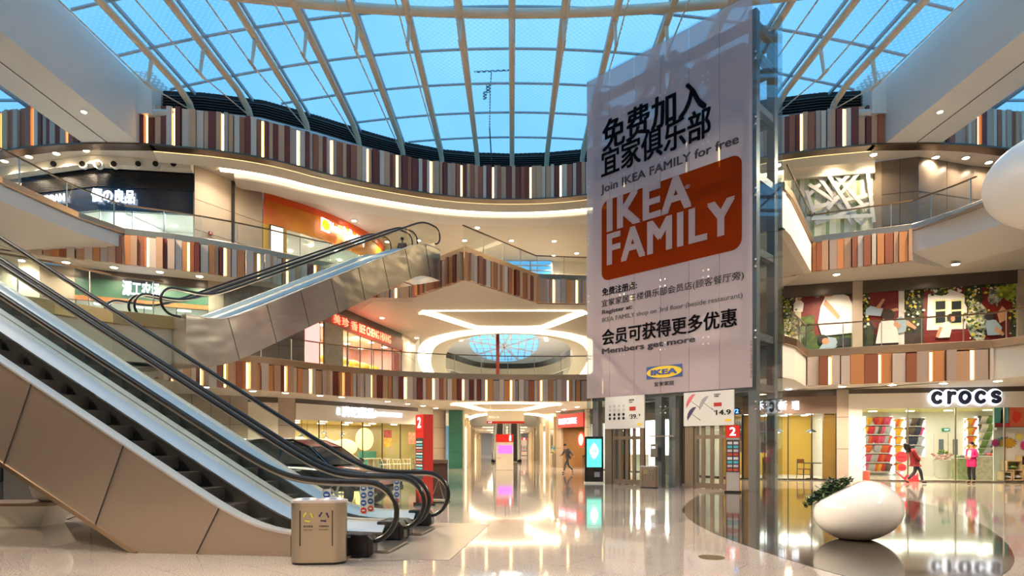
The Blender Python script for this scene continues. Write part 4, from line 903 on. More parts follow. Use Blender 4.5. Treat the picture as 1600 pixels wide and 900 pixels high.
# dark shopfront to the far left below the gallery
P, Q = (-19, 9.5), (-22, 26.3)
P_, Q_, A, B, d, inn = room('wall_dark_shop', P, Q, 0, 3.2, 4, M('dark_shop_wall', (70, 62, 58), .5), 'dark walls of the shop behind the escalators'); header(P, Q, 3.0, 4.0, dark, 'dark fascia behind the escalators'); front(P, Q, 0, 3.0, 9, 'dark glass front of the shop behind the escalators', dark)
ra = math.atan2(d.y, d.x)
clights(P_, d, inn, 17, 4, 3.2, 6, 1, 'ceiling light of the dark shop behind the escalators', 150, (1.0, .15), col=(225, 238, 255))

# ---- second floor left: green grocer and meat shop
P, Q = (-23, 25.2), (-18.8, 27.3)
stonewall([(-31, 24), (-25, 25), (-20.4, 26.25)], 5.2, 9.42, cream, 'cream wall at the far left of the second floor', 3, ()); stonewall([(-20.4, 26.25), (-19.3, 26.85)], 5.2, 9.42, stone, 'stone pillar left of the green shop', 1, (6.6, 8))
P, Q = (-19.3, 26.85), (-14.5, 29.0)
P_, Q_, A, B, d, inn = room('wall_green_shop', P, Q, 5.3, 8.1, 4, white, 'white walls of the green fronted shop', floorg); ra = math.atan2(d.y, d.x); nn = Vector((d.y, -d.x, 0))
header(P, Q, 9.0, 9.42, tile, 'dark tile band above the green shop'); header(P, Q, 8.2, 9.0, M('green_fascia', (58, 92, 74), .4), 'green fascia of the shop on the second floor', .2, .04); header(P, Q, 8.0, 8.2, M('wood_strip', (176, 112, 62), .5, vary=.3, vscale=8), 'wooden strip below the green fascia', .2, .1)
front(P, Q, 5.3, 8.0, 4, 'glass front of the green shop', dark); clights(P_, d, inn, 5, 4, 8.1, 3, 2, 'white ceiling light of the green shop', 150, (.6, .2))
a = onw(P, Q, 192, 461); b = onw(P, Q, 250, 444); gs = thing('shop_sign', tuple(a), 'lit white characters on the green fascia', 'sign'); text('源工农场', signw, gs, Vector(a)+nn*.08, (d.x, d.y, 0), (b-a).xy.length, b.z-a.z, bold=.02, ext=.03)
stonewall([(-14.5, 29.0), (-13.9, 29.3)], 5.2, 9.42, stone, 'stone pillar right of the green shop', 1, ()); stonewall([(-13.9, 29.3), (-10.6, 31.1)], 5.2, 9.42, stoned, 'brown stone wall between the shops of the second floor', 3, (6.6, 8))
P, Q = (-10.6, 31.1), (-7.7, 42.6)
pinkw = M('pink_shop_wall', (236, 190, 180), .5)
P_, Q_, A, B, d, inn = room('wall_meat_shop', P, Q, 5.3, 8.35, 3.5, pinkw, 'pink lit walls of the dried meat shop', floorg); ra = math.atan2(d.y, d.x); nn = Vector((d.y, -d.x, 0)); L = (V2(Q)-V2(P)).length
header(P, Q, 9.0, 9.42, M('brown_header', (54, 40, 34), .4), 'dark brown band above the dried meat shop'); header(P, Q, 8.2, 9.0, M('dark_red_fascia', (128, 30, 22), .4), 'dark red fascia of the dried meat shop', .2, .06)
front(P, Q, 5.3, 8.2, 8, 'glass front of the dried meat shop', dark); clights(P_, d, inn, L, 3.5, 8.35, 6, 2, 'ceiling light of the dried meat shop', 420, (.3, .3), col=(255, 228, 215))
ms = thing('shop_sign', tuple(onw(P, Q, 520, 505)), 'red glowing letters reading BEE CHENG HIANG with three characters', 'sign'); redglow = M('red_glow_letter', (255, 150, 120), emit=2.4, ecol=(255, 110, 80))
for tx, x0, x1, y0, y1 in (('美', 519, 529, 497, 506), ('珍', 532, 542, 498, 509), ('香', 546, 556, 501, 513), ('BEE CHENG HIANG', 559, 608, 512, 521)):
    a = onw(P, Q, x0, y1); b = onw(P, Q, x1, y0); hh = .5; text(tx, redglow, ms, Vector((a.x, a.y, 8.37))+nn*.1, (d.x, d.y, 0), (b-a).xy.length, .5, bold=.02, ext=.03)
for (x0, x1, c_, lb, z0, z1) in ((475, 495, (255, 190, 185), 'pink lit poster at the left of the dried meat shop', 5.5, 8.0), (503, 532, (120, 106, 88), 'grey green patterned panel left of the meat shop window', 5.4, 8.2), (612, 622, (150, 60, 50), 'menu board with red squares at the right of the dried meat shop', 5.5, 7.9)):
    a = onw(P, Q, x0, 550); b = onw(P, Q, x1, 550); c = (a+b)/2+nn*.12; mt = M('lp_%d' % x0, c_, .4, emit=.8 if x0 == 475 else 0, vary=.0 if x0 == 475 else .3, vscale=6); tag(MB().box((c.x, c.y, (z0+z1)/2), ((b-a).xy.length, .12, z1-z0), ra).build('wall_advert', mt), lb, 'advert')
for k in range(5):
    c = V2(P)+d*(L*(.42+.11*k))+inn*1.6; o = thing('yellow_canopy', (c.x, c.y, 6.9), 'yellow scalloped canopy over the meat counter, %s from the left' % ('first', 'second', 'third', 'fourth', 'fifth')[k], 'canopy'); m = MB(); m.ball((c.x, c.y, 6.75), (.6, .5, .3), 14, 8); m.build('canopy_top', M('canopy_yellow', (240, 180, 50), .5, emit=.3), o)
    for j in range(2): cc = c+d*(j*.5-.25); MB().lathe([(.1, 0), (.14, .3), (.05, .34)], (cc.x, cc.y, 6.25), 10).build('lantern', M('lantern_orange', (240, 170, 90), emit=1.0), o)
c = V2(P)+d*L*.62+inn*1.3; o = thing('meat_counter', (c.x, c.y, 5.3), 'white and red counter in the dried meat shop', 'counter'); MB().box((c.x, c.y, 5.75), (L*.5, .7, .9), ra).build('body', M('counter_pink', (240, 200, 190), .4), o); MB().box((c.x, c.y, 6.22), (L*.52, .8, .06), ra).build('countertop', white, o); MB().box((c.x+nn.x*.37, c.y+nn.y*.37, 5.6), (L*.5, .03, .3), ra).build('red_panel', red, o)
stonewall([(-7.7, 42.6), (-7.45, 44.2), (-7.4, 46.5)], 5.2, 9.42, stone, 'stone pillars at the corner of the second floor', 1, (6.6, 8))
# second floor right: photo mural hoarding built later; wall behind
wall('wall_second_floor_right', W2R, 5.2, 9.43, stone, 'wall behind the mural on the second floor')
# ---- third floor left
P, Q = (-24.5, 30.3), (-20, 29.3)
blk = M('black_slatted_fascia', (30, 26, 26), .3); navy2 = M('blue_black_board', (18, 24, 40), .25)
st(MB().sweep([(-25.5, 30.6), (-24.5, 30.3), (-20, 29.2), (-15.6, 29.8)], [(.35, 15.34), (.35, 14.95), (0, 14.9), (0, 15.34)]).build(trim(), cream), 'white bulkhead with round spotlights over the black shop')
m = MB()
for k in range(12): m.sweep([(-24.5, 30.4), (-20, 29.35), (-15.6, 29.95)], [(.03, 14.9-k*.07), (.03, 14.86-k*.07), (-.1, 14.86-k*.07), (-.1, 14.9-k*.07)])
o = st(m.build(trim(), blk), 'black slatted band over the black fascia')
st(MB().sweep([(-24.5, 30.45), (-20, 29.4), (-15.6, 30.0)], [(.02, 12.95), (.02, 15.34), (-.2, 15.34), (-.2, 12.95)]).build(trim(), navy2), 'blue black fascia of the third floor shop')
for k, x in enumerate((85, 130, 154, 179, 217, 244, 272)):
    p = fl(x, 258, 15.1); o = thing('spotlight', (p[0], p[1], 15), 'round dark spotlight in the white bulkhead over the black shop', 'spotlight', 'spotlights over the black shop')
    wp = onw(*(((-24.5, 29.95), (-20, 28.85)) if x < 165 else ((-20, 28.85), (-15.6, 29.45))), x, 257); o.location = wp; wd = Vector((.13, -.99, 0)); MB().tube([tuple(wp-wd*.12), tuple(wp+wd*.06)], .2, 20).build('ring', cream, o); MB().tube([tuple(wp+wd*.0), tuple(wp+wd*.1)], .13, 16).build('housing', M('spot_black', (40, 36, 34), .3, .5), o)
for P, Q in (((-24.5, 30.5), (-20, 29.45)), ((-20, 29.45), (-15.6, 30.05))):
    P_, Q_, A, B, d, inn = room('wall_white_shop', P, Q, 10.8, 13.4, 4, white, 'white walls of the third floor shop', floorg)
    front(P, Q, 10.8, 12.95, 3, 'glass front of the black fascia shop, %s half' % ('left' if P[0] < -21 else 'right'), steel); clights(P_, d, inn, 4.5, 4, 13.4, 3, 2, 'white ceiling light of the black fascia shop', 170, (.25, .25), col=(235, 245, 240))
for tx, x0, x1, y0, y1, lb in (('優の良品', 145, 212, 299, 316, 'lit white characters on the blue black fascia'), ('URBAN', 68, 104, 304, 319, 'lit white word URBAN at the left of the blue black fascia')):
    P, Q = ((-20, 29.35), (-15.6, 29.95)) if x0 > 140 else ((-24.5, 30.4), (-20, 29.35)); dd = (V2(Q)-V2(P)).normalized(); a = onw(P, Q, x0, y1); b = onw(P, Q, x1, y0); s_ = thing('shop_sign', tuple(a), lb, 'sign')
    text(tx, signw, s_, Vector(a)+Vector((dd.y, -dd.x, 0))*.1, (dd.x, dd.y, 0), (b-a).xy.length, b.z-a.z, bold=.03, ext=.04)
stonewall([(-15.6, 29.9), (-14.5, 31.7), (-13.6, 33.1)], 10.7, 15.34, stone, 'stone clad pier between the black and the orange shop', 1, (12.2, 13.7))
st(MB().box((-14.5, 31.6, 13), (.12, .12, 4.6)).build(trim(), dark), 'dark vertical groove in the stone pier')
fp = [(-15.25, 30.3), ]
for z, lb in ((12.2, 'upper small red fire call box on the stone pier'), (11.35, 'lower small red fire call box on the stone pier')):
    o = thing('fire_call_box', (-15.1, 30.55, z), lb, 'call box'); MB().box((-15.12, 30.5, z), (.16, .1, .16), 1.02).build('box', red, o); MB().box((-15.1, 30.44, z), (.08, .03, .08), 1.02).build('button', white, o)
# orange shop
OP = smoothpl([(-13.6, 33.2), (-11.2, 35.6), (-9.2, 39.6), (-8.9, 42.0)], 2)
org = M('orange_fascia', (226, 150, 36), .4, vary=.25, vscale=.5, vc=(206, 96, 30))
st(MB().sweep(OP, [(.05, 13.7), (.05, 15.34), (-.1, 15.34), (-.1, 13.7)]).build(trim(), org), 'curved orange and yellow fascia of the third floor shop')
st(MB().sweep(OP, [(.12, 15.0), (.16, 15.34), (.05, 15.34), (.05, 15.0)]).build(trim(), M('orange_red_edge', (222, 84, 30), .4)), 'orange red upper edge of the curved fascia')
st(MB().sweep(OP, [(.02, 10.7), (.02, 10.9), (-.1, 10.9), (-.1, 10.7)]).build(trim(), org), 'orange base of the curved shop')
gt = thing('shopfront_glazing', (-13, 34, 10.7), 'curved glass front of the orange shop', 'shop window'); LO = plen(OP)
for k in range(6):
    MB().sweep(sub(OP, LO*(.12+.88*k/6)+.02, LO*(.12+.88*(k+1)/6)-.02), [(-.01, 10.9), (.01, 10.9), (.01, 13.7), (-.01, 13.7)]).build('glass_panel', glassd, gt)
st(MB().sweep([(-15.2, 33.6), (-16.5, 39), (-14.5, 45), (-9, 45)], [(0, 10.7), (0, 13.8), (-.1, 13.8), (-.1, 10.7)]).build('wall_orange_shop', M('orange_shop_wall', (226, 224, 218), .5)), 'pale walls of the orange shop'); flat('ceiling', [(-13.6, 33.3), (-11.2, 35.7), (-9.2, 39.7), (-8.9, 45), (-17, 45), (-17, 34)], 13.8, white, 'ceiling of the orange shop')
for k in range(14):
    c = (-13.6+(k % 4)*1.3-.35*(k//4), 36.2+(k//4)*2.0+(k % 4)*.9)
    tag(MB().lathe([(.11, 0), (.11, .03)], (c[0], c[1], 13.74), 12).build('ceiling_light', spotlit), 'small bright spot in the ceiling of the orange shop', 'ceiling light', 'spots of the orange shop')
lamp('AREA', (-12.6, 39, 13.6), 420, (255, 246, 232), 4)
p0, d0 = at(OP, LO*.02); p1, d1 = at(OP, LO*.12); o = thing('advert_screen', (p0.x, p0.y, 10.9), 'bright lit advert panel with yellow pictures at the left of the orange shop', 'screen')
c = (p0+p1)/2+Vector((d0.y, -d0.x))*.1; MB().box((c.x, c.y, 12.3), (.75, .12, 2.8), math.atan2(d0.y, d0.x)).build('frame', dark, o); MB().box((c.x+d0.y*.07, c.y-d0.x*.07, 12.3), (.66, .03, 2.66), math.atan2(d0.y, d0.x)).build('screen', M('advert_lit', (255, 240, 220), emit=1.6, vary=.6, vscale=1.5, vc=(240, 170, 60)), o)
st(MB().sweep(sub(OP, 0, LO*.13), [(.03, 10.9), (.03, 13.7), (-.1, 13.7), (-.1, 10.9)]).build(trim(), yellow), 'yellow panel at the left of the orange shop')
for k in range(6):
    c = V2((-11.2, 38.8))+Vector((.42, .75))*k*.75; o = thing('menu_board', (c.x-1, c.y, 12.4), 'lit menu board above the counter of the orange shop, %s from the left' % ('first', 'second', 'third', 'fourth', 'fifth', 'sixth')[k], 'menu board'); MB().box((c.x-1, c.y, 12.6), (.72, .05, 1.0), 1.06).build('frame', dark, o); MB().box((c.x-.97, c.y-.03, 12.6), (.64, .05, .9), 1.06).build('board', M('menu_lit', (240, 248, 250), emit=1.2, vary=.5, vscale=2, vc=(120, 170, 190)), o)
p, dd = at(OP, LO*.44); s_ = thing('shop_sign', (p.x, p.y, 14.2), 'yellow square emblem and white script lettering on the orange fascia', 'sign'); 
def osign(x0, x1, y0, y1, tx, mat, bold=.03):
    P, Q = tuple(at(OP, LO*.42)[0]), tuple(at(OP, LO*.75)[0]); dd = (V2(Q)-V2(P)).normalized(); a = onw(P, Q, x0, y1); b = onw(P, Q, x1, y0); off = Vector((dd.y, -dd.x, 0))*.25
    if tx: text(tx, mat, s_, Vector(a)+off, (dd.x, dd.y, 0), (b-a).xy.length, b.z-a.z, bold=bold, ext=.05)
    else:
        c = (a+b)/2+off; MB().box(tuple(c), ((b-a).xy.length, .08, b.z-a.z), math.atan2(dd.y, dd.x)).build('emblem_board', signw, s_); c += Vector((dd.y, -dd.x, 0))*.06; MB().vprism([(.3*math.cos(k*PI/8)*(1+.12*(k % 2)), .3*math.sin(k*PI/8)*(1+.12*(k % 2))) for k in range(16)], c, (dd.x, dd.y, 0), (0, 0, 1), .04).build('emblem', M('emblem_yellow', (250, 220, 40), emit=.8), s_)
osign(497, 509, 346, 360, None, None); osign(511, 529, 356.5, 364, 'Honey', signw); osign(532, 552, 365, 374, 'Italian', signw); osign(552, 564, 373, 382, 'Bakery', signw)
wall('wall_third_floor_back', [(-8.9, 42), (-8.9, 45.5), (10, 45.5), (10, 40), (13, 33), (13.9, 30.3)], 10.7, 15.34, cream, 'plain back wall of the third floor')
w5 = thing('window_5', (0, 45.4, 11), 'blue evening window at the back of the third floor', None, kind='structure')
a = onw((-8, 45.3), (10, 45.3), 762, 431); b = onw((-8, 45.3), (10, 45.3), 862, 400)
MB().box(((a.x+b.x)/2, 45.3, (a.z+b.z)/2), (b.x-a.x, .1, b.z-a.z)).build('glass_pane', M('dusk_window', (80, 160, 220), .2, emit=.8, ecol=(80, 165, 225)), w5); m = MB()
for k in range(4): m.box((a.x+(b.x-a.x)*k/3, 45.2, (a.z+b.z)/2), (.08, .1, b.z-a.z))
for k in range(5): m.box(((a.x+b.x)/2, 45.2, a.z+(b.z-a.z)*k/4), (b.x-a.x, .1, .07))
m.build('window_frame', steel, w5)
# ---- third floor right: striped hoarding with white bars, stone wall
P, Q = (13.9, 30.3), (17.55, 29.6)
m = MB(); d = (V2(Q)-V2(P)).normalized(); L = (V2(Q)-V2(P)).length; ra = math.atan2(d.y, d.x); nn = Vector((d.y, -d.x, 0)); k = 0; s = 0
hb = thing('striped_hoarding', (P[0], P[1], 10.7), 'green striped hoarding covered by a web of white bars on the third floor', 'hoarding')
while s < L:
    w = R.uniform(.16, .34); w = min(w, L-s); c = V2(P)+d*(s+w/2); m.mat(k % 3).box((c.x, c.y, 13.02), (w, .12, 4.64), ra); s += w; k += 1
m.build('striped_panel', [M('stripe_pale', (214, 214, 176), .5), M('stripe_sage', (150, 164, 112), .5), M('stripe_cream', (236, 232, 206), .5)], hb)
for (x0, y0, x1, y1) in ((1262, 290, 1345, 345), (1275, 275, 1330, 352), (1254, 330, 1362, 305), (1300, 273, 1352, 330), (1258, 300, 1275, 350), (1272, 352, 1362, 318), (1325, 275, 1300, 300), (1340, 272, 1290, 330), (1352, 270, 1362, 350), (1288, 272, 1325, 330), (1256, 345, 1360, 340), (1310, 272, 1280, 352), (1256, 312, 1300, 272), (1345, 352, 1312, 322)):
    k += 1; a = onw(P, Q, x0, y0)+nn*(.12+.012*(k % 14)); b = onw(P, Q, x1, y1)+nn*(.12+.012*(k % 14)); dv = (b-a).normalized(); MB().box((a+b)/2, ((b-a).length, .05, .17), ax=(dv, nn, dv.cross(nn))).build('white_bar', white, hb)
header((13.5, 30.35), Q, 14.72, 15.34, cream, 'curved cream header over the striped hoarding', .2, .3)
stonewall([(17.55, 29.6), (17.9, 29.45)], 10.7, 15.34, M('bronze_panel', (140, 122, 96), .35), 'bronze clad strip right of the striped hoarding', 1, ()); stonewall([(17.9, 29.45), (19.4, 29), (22.8, 30), (31, 31)], 10.7, 15.34, stoned, 'grey brown stone wall on the right of the third floor', 2, (12.2, 13.7))
stonewall([(-31, 31.2), (-24.5, 30.4)], 10.7, 15.34, stone, 'stone wall at the far left of the third floor', 2, (12.2, 13.7))

# ---------------------------------------------------------------- balustrades on the gallery edges
def cut(P, f): return [p for p in P if f(p)]
rail(E3A[1:], 11.0, 'glass balustrade with bronze rail along the left third floor gallery, before the slats', step=2.2)
rail(E3B[:-6], 11.0, 'glass balustrade of the third floor above the slats left of the escalators')
rail(E3C[1:], 11.0, 'glass balustrade of the pointed third floor landing and the gallery right of it')
rail(E3D[1:]+[(13.55, 27.5)], 11.0, 'glass balustrade on the side of the third floor lift bridge')
rail(E3E+E3F[1:6], 11.0, 'glass balustrade of the right third floor gallery')
rail(E2A[1:5]+[(-10.6, 18.5)], 5.5, 'glass balustrade of the left second floor gallery by the escalators', step=1.8)
rail(E2C, 5.5, 'long curved glass balustrade of the second floor across the atrium')
rail(E2D[1:]+[(12.15, 25.1)], 5.5, 'glass balustrade on the side of the second floor lift bridge')
rail(E2E+E2F[1:5], 5.5, 'glass balustrade of the second floor above the shoe shop')

# ---------------------------------------------------------------- escalators
def sp(x, k=.28): return k*math.log1p(math.exp(x/k)) if x/k < 30 else x
def escalator(O, v, n, base, rise, slope, Wd, label, grp, knee=1.41, T0=0.0, box=0.1, solid=True, clad=None, tail=2.0, sticker=True, dupe=None, steps=True, front_clad=True):
    O = Vector((O[0], O[1], base)); v = Vector((v[0], v[1], 0)).normalized(); n = Vector((n[0], n[1], 0)).normalized(); up = Vector((0, 0, 1))
    t1 = knee+rise/slope; TE = t1+tail
    zd = lambda t: .3+slope*(sp(t-knee)-sp(t-t1))
    zh = lambda t: 1.02+slope*(sp(t-knee+.34, .22)-sp(t-t1-.25, .22))
    P = lambda t, w, z: O+v*t+n*w+up*z
    es = thing('escalator', tuple(O+v*0+n*Wd/2), label, 'escalator', grp); clad = clad or cladding
    zb = (lambda t: max(0.0, zd(t)-1.5)) if solid else (lambda t: zd(t)-1.5)
    ts = [box+(TE-box)*i/70 for i in range(71)]; tk = 3.36
    if solid: ts = sorted(ts+[tk-.02, tk])
    for w, side in ((0, -1), (Wd, 1)):
        m = MB()
        for i in range(len(ts)-1):
            a, b = ts[i], ts[i+1]
            m.hexa([P(a, w, zb(a)), P(b, w, zb(b)), P(b, w-side*.04, zb(b)), P(a, w-side*.04, zb(a)), P(a, w, zd(a)-.02), P(b, w, zd(b)-.02), P(b, w-side*.04, zd(b)-.02), P(a, w-side*.04, zd(a)-.02)])
        sd = m.build('side_cladding', clad, es)
        m = MB(); sn, cs = math.sin(math.atan(slope)), math.cos(math.atan(slope)); t = 2.0 if solid else 1.6
        for k in range(12):
            if t > TE-1: break
            tb = t-.0; q0 = P(tb, w+side*.004, zd(tb)-.02); q1 = P(tb+.75*slope if zb(tb) > 0 or not solid else tb+.5*min(1, zd(tb)), w+side*.004, zb(tb+.75*slope)+.01)
            MB().bar(q0, q1, .012, .012, up=n).build('panel_joint', groove, sd); t += 1.45
        if solid: MB().bar(P(.95, w+side*.004, .28), P(.95, w+side*.004, 0), .012, .012, up=n).build('panel_joint', groove, sd)
        m = MB()
        for i in range(len(ts)-1):   # deck cap and sloping inner deck
            a, b = ts[i], ts[i+1]; s_ = -side
            for w0, z0, w1_, z1 in ((w-s_*.02, 0, w+s_*.2, 0), (w+s_*.2, 0, w+s_*.36, -.13)):
                m.hexa([P(a, w0, zd(a)+z0-.03), P(b, w0, zd(b)+z0-.03), P(b, w1_, zd(b)+z1-.03), P(a, w1_, zd(a)+z1-.03), P(a, w0, zd(a)+z0), P(b, w0, zd(b)+z0), P(b, w1_, zd(b)+z1), P(a, w1_, zd(a)+z1)])
        m.build('deck', steelp, es)
        m = MB()
        for i in range(len(ts)-1):
            a, b = ts[i], ts[i+1]; w1_ = w-side*.36
            m.face([P(a, w1_, zd(a)-.13), P(b, w1_, zd(b)-.13), P(b, w1_, zd(b)-.6), P(a, w1_, zd(a)-.6)])
        m.build('skirt', dark, es)
        wg = w-side*.11
        # handrail loop
        pts = [P(.10, wg, .2)]
        for k in range(13):
            a = math.radians(-80+170*k/12); pts.append(P(-.08-.42*math.cos(a), wg, .61+.41*math.sin(a)))
        tt = 0.0
        while tt < TE-.3: pts.append(P(tt, wg, zh(tt))); tt += .12
        for k in range(13):
            a = math.radians(90-170*k/12); pts.append(P(TE-.3+.42*math.cos(a), wg, zh(TE)-.41+.41*math.sin(a)))
        MB().tube(pts, .038, 10).build('handrail', black, es, smooth=True)
        MB().tube([p-up*.045 for p in pts[8:-8]], .02, 6).build('handrail_track', steel, es, smooth=True)
        # glass panels
        cuts = [-.45]; t = .95
        while t < TE-.2: cuts.append(t); t += 1.42
        cuts.append(TE-.1)
        for i in range(len(cuts)-1):
            a, b = cuts[i]+.008, cuts[i+1]-.008; N = 9; lean = slope*.45
            up_ = lambda t: 0
            lo = [(a+(b-a)*k/N) for k in range(N+1)]
            poly = []
            if i == 0:
                for k in range(9): q = math.radians(-80+170*k/8); poly.append((-.08-.36*math.cos(q), .6+.34*math.sin(q)))
                poly = poly[::-1]; poly = [(x, z) for x, z in poly if z > .3]+[(.2, .31)]
                low = [(x, zd(x)) for x in [.2+(b-.2)*k/6 for k in range(7)]]; hi = [(x-min(lean, .0), zh(x)-.04) for x in [0+(b-.28)*k/6 for k in range(7)]]
                poly = poly[:-1]+low+hi[::-1]
            else:
                sh = lambda x: lean if (1.2 < x < t1) else (.0 if x < .5 else .28)
                low = [(x, zd(x)) for x in lo]; ss = [.28 if x < 1.2 else .42 for x in (a, b)]
                a2, b2 = a-ss[0], b-ss[1]
                if i == len(cuts)-2: b2 = b
                hi = [(a2+(b2-a2)*k/N, zh(a2+(b2-a2)*k/N)-.04) for k in range(N+1)]
                poly = low+hi[::-1]
            MB().vprism(poly, P(0, wg, 0), v, up, .012).build('glass_panel', glass, es)
        m = MB().box(P(.05 if solid else .42, wg, .17 if solid else .1), (.36, .26 if solid else .1, .3), ax=(v, n, up)); None if not solid else m.hexa([P(-.13, wg-.13, .02), P(-.2, wg-.1, .05), P(-.2, wg+.1, .05), P(-.13, wg+.13, .02), P(-.13, wg-.13, .32), P(-.2, wg-.1, .24), P(-.2, wg+.1, .24), P(-.13, wg+.13, .32)])
        m.build('newel_box', blackp, es, bevel=.015)
        if sticker:
            sp_ = MB().vprism([(0, 0), (.12, 0), (.12, .5), (0, .5)], P(.55, wg-.012, .42)+v*0, v*-1, up, .004).build('notice_strip', white, es)
            for k in range(4):
                zc = .48+.12*k; MB().vprism([(.05*math.cos(q*PI/8), .05*math.sin(q*PI/8)) for q in range(16)], P(.49, wg-.016, zc), v*-1, up, .003).build('round_symbol', M('sign_blue', (30, 80, 160), .4) if k else red, sp_)
                MB().vprism([(.03*math.cos(q*PI/8), .012*math.sin(q*PI/8)) for q in range(16)], P(.49, wg-.021, zc), v*-1, up, .003).build('symbol_mark', white, sp_)
    m = MB()   # underside of the truss
    for i in range(len(ts)-1):
        a, b = ts[i], ts[i+1]
        if solid and zb(b) <= 0: continue
        m.hexa([P(a, .02, zb(a)), P(b, .02, zb(b)), P(b, Wd-.02, zb(b)), P(a, Wd-.02, zb(a)), P(a, .02, zb(a)+.05), P(b, .02, zb(b)+.05), P(b, Wd-.02, zb(b)+.05), P(a, Wd-.02, zb(a)+.05)])
    m.build('underside', clad, es)
    if not solid: MB().box(P(box+.02, Wd/2, -.45+.0), (.04, Wd-.02, 1.45), ax=(v, n, up)).build('end_panel', clad, es)
    m = MB(); m.bar(P(tk-.1, -.012, .0) if solid else P(box, -.012, zb(box)), P(TE, -.012, zb(TE)) if not solid else P(9.8, -.012, zb(9.8)), .03, .06, up=(0, 0, 1)) if solid else None
    if solid: m.build('lower_edge_trim', bronze, es)
    # steps and landings
    if solid: MB().box(P(.45, Wd/2, .03), (1.5, Wd-.72, .03), ax=(v, n, up)).build('floor_plate', steel, es); MB().box(P(TE-.9, Wd/2, rise+.03), (2.2, Wd-.72, .03), ax=(v, n, up)).build('floor_plate', steel, es)
    if steps:
        tread = .4; k = 0; t = 1.1; sm = M('step_metal', (62, 56, 52), .4, .5); 
        while t < t1+.4:
            z = slope*(sp(t-knee, .12)-sp(t-t1, .12)); MB().box(P(t+tread/2, Wd/2, z-.06+.03), (tread*.99, Wd-.76, .2), ax=(v, n, up)).build('step', sm, es); t += tread
    return es
u1 = Vector((-.993, .12)); n1 = Vector((.12, .993)); O1 = Vector((-2.07, 8.19))
escalator(O1, u1, n1, 0.0, 5.2, .612, 1.62, 'escalator nearest the viewer behind the large steel bin', 'the pair of big escalators on the left')
escalator(O1+n1*1.72, u1, n1, 0.0, 5.2, .612, 1.62, 'second big escalator, behind the nearest one and in front of the black car', 'the pair of big escalators on the left')
u2 = Vector((.5, .866)); n2 = Vector((-.866, .5)); S2 = Vector((-9.0, 19.7))
O2 = S2-u2*1.41*.9
escalator(O2-u2*.55, u2, n2, 5.2, 5.5, .545, 1.6, 'steel clad escalator rising from the second to the third floor, nearer lane', 'the pair of escalators between the second and third floor', solid=False, box=.2, clad=cladding2, tail=1.4, sticker=False)
escalator(O2-u2*.55+n2*1.7, u2, n2, 5.2, 5.5, .545, 1.6, 'steel clad escalator rising from the second to the third floor, farther lane', 'the pair of escalators between the second and third floor', solid=False, box=.2, clad=cladding2, tail=1.4, sticker=False)
# far corridor pair
for k in (0, 1):
    escalator((-2.0+1.55*k+1.35, 59), (0, 1), (-1, 0), 0.0, 5.2, .577, 1.35, ('left lane of the far dark escalators behind the information kiosk', 'right lane of the far dark escalators behind the information kiosk')[k], 'far escalators of the corridor', solid=True, clad=M('blue_grey_side', (96, 116, 140), .3, .5), sticker=False, tail=1.0)

# ---------------------------------------------------------------- glass lift shaft with the banner
TA = Vector((3.15, 25.6)); TB = Vector((8.3, 20.4)); te = (TB-TA).normalized(); TL = (TB-TA).length; tn = Vector((te.y, -te.x)); tb_ = -tn
TH = 16.9; ra = math.atan2(te.y, te.x); e3 = te.to_3d(); n3 = tn.to_3d(); up = Vector((0, 0, 1))
def TP(x, y, off=0.0):
    p = onw(TA+tn*off, TB+tn*off, x, y); return p
def ts_(x): p = TP(x, 500); return (p.xy-TA).dot(te)
def tw(s, o, z): return TA.to_3d()+e3*s+n3*o+up*z
tower = thing('lift_shaft', (5.7, 23, 0), 'tall glass lift shaft standing in the atrium behind the banner', 'lift shaft')
dg = M('dark_grey_steel', (124, 120, 118), .4, .2)
DP = 1.95
for s in (.35, 3.35, 3.95, TL-.3):
    for o in (-.28, -DP+.15):
        MB().bar(tw(s, o, 0), tw(s, o, 16.4), .28, .28, up=e3).build('column', dg, tower)
for z in (3.55, 5.3, 8.2, 10.8, 13.2, 15.0, 16.0):
    for o in (-.28, -DP+.15): MB().bar(tw(.35, o, z), tw(TL-.3, o, z), .26, .3).build('beam', dg, tower)
    for s in (.35, 3.65, TL-.3): MB().bar(tw(s, -.28, z), tw(s, -DP+.15, z), .2, .25).build('beam', dg, tower)
for (s0, z0, s1, z1) in ((.35, 13.2, 3.4, 16), (3.9, 16, 7, 13.2), (3.4, 8.2, .35, 10.8), (3.9, 10.8, 7, 8.2)):
    MB().bar(tw(s0, -.28, z0), tw(s1, -.28, z1), .16, .2).build('brace', dg, tower)
zs = [0, 2.9, 5.3, 7.7, 10.1, 12.5, 14.7, TH]
for i in range(len(zs)-1):
    if i == 0: continue
    for s0, s1 in ((0, 1.8), (1.8, 3.65), (3.65, 5.4), (5.4, TL)):
        MB().box(tw((s0+s1)/2, 0, (zs[i]+zs[i+1])/2), (s1-s0-.02, .02, zs[i+1]-zs[i]-.02), ax=(e3, n3, up)).build('glass_pane', glasst, tower)
for i in range(len(zs)-1):
    for s in (0, TL): MB().box(tw(s, -DP/2, (zs[i]+zs[i+1])/2), (DP-.04, .02, zs[i+1]-zs[i]-.02), ax=(n3, e3, up)).build('side_glass_pane', glasst, tower)
for i in range(1, len(zs)-1): MB().box(tw(TL/2, -DP, (zs[i]+zs[i+1])/2), (TL-.04, .02, zs[i+1]-zs[i]-.02), ax=(e3, n3, up)).build('back_glass_pane', glasst, tower)
MB().box(tw(3.65, 0, 1.45), (.75, .02, 2.85), ax=(e3, n3, up)).build('glass_pane', glasst, tower)
m = MB()
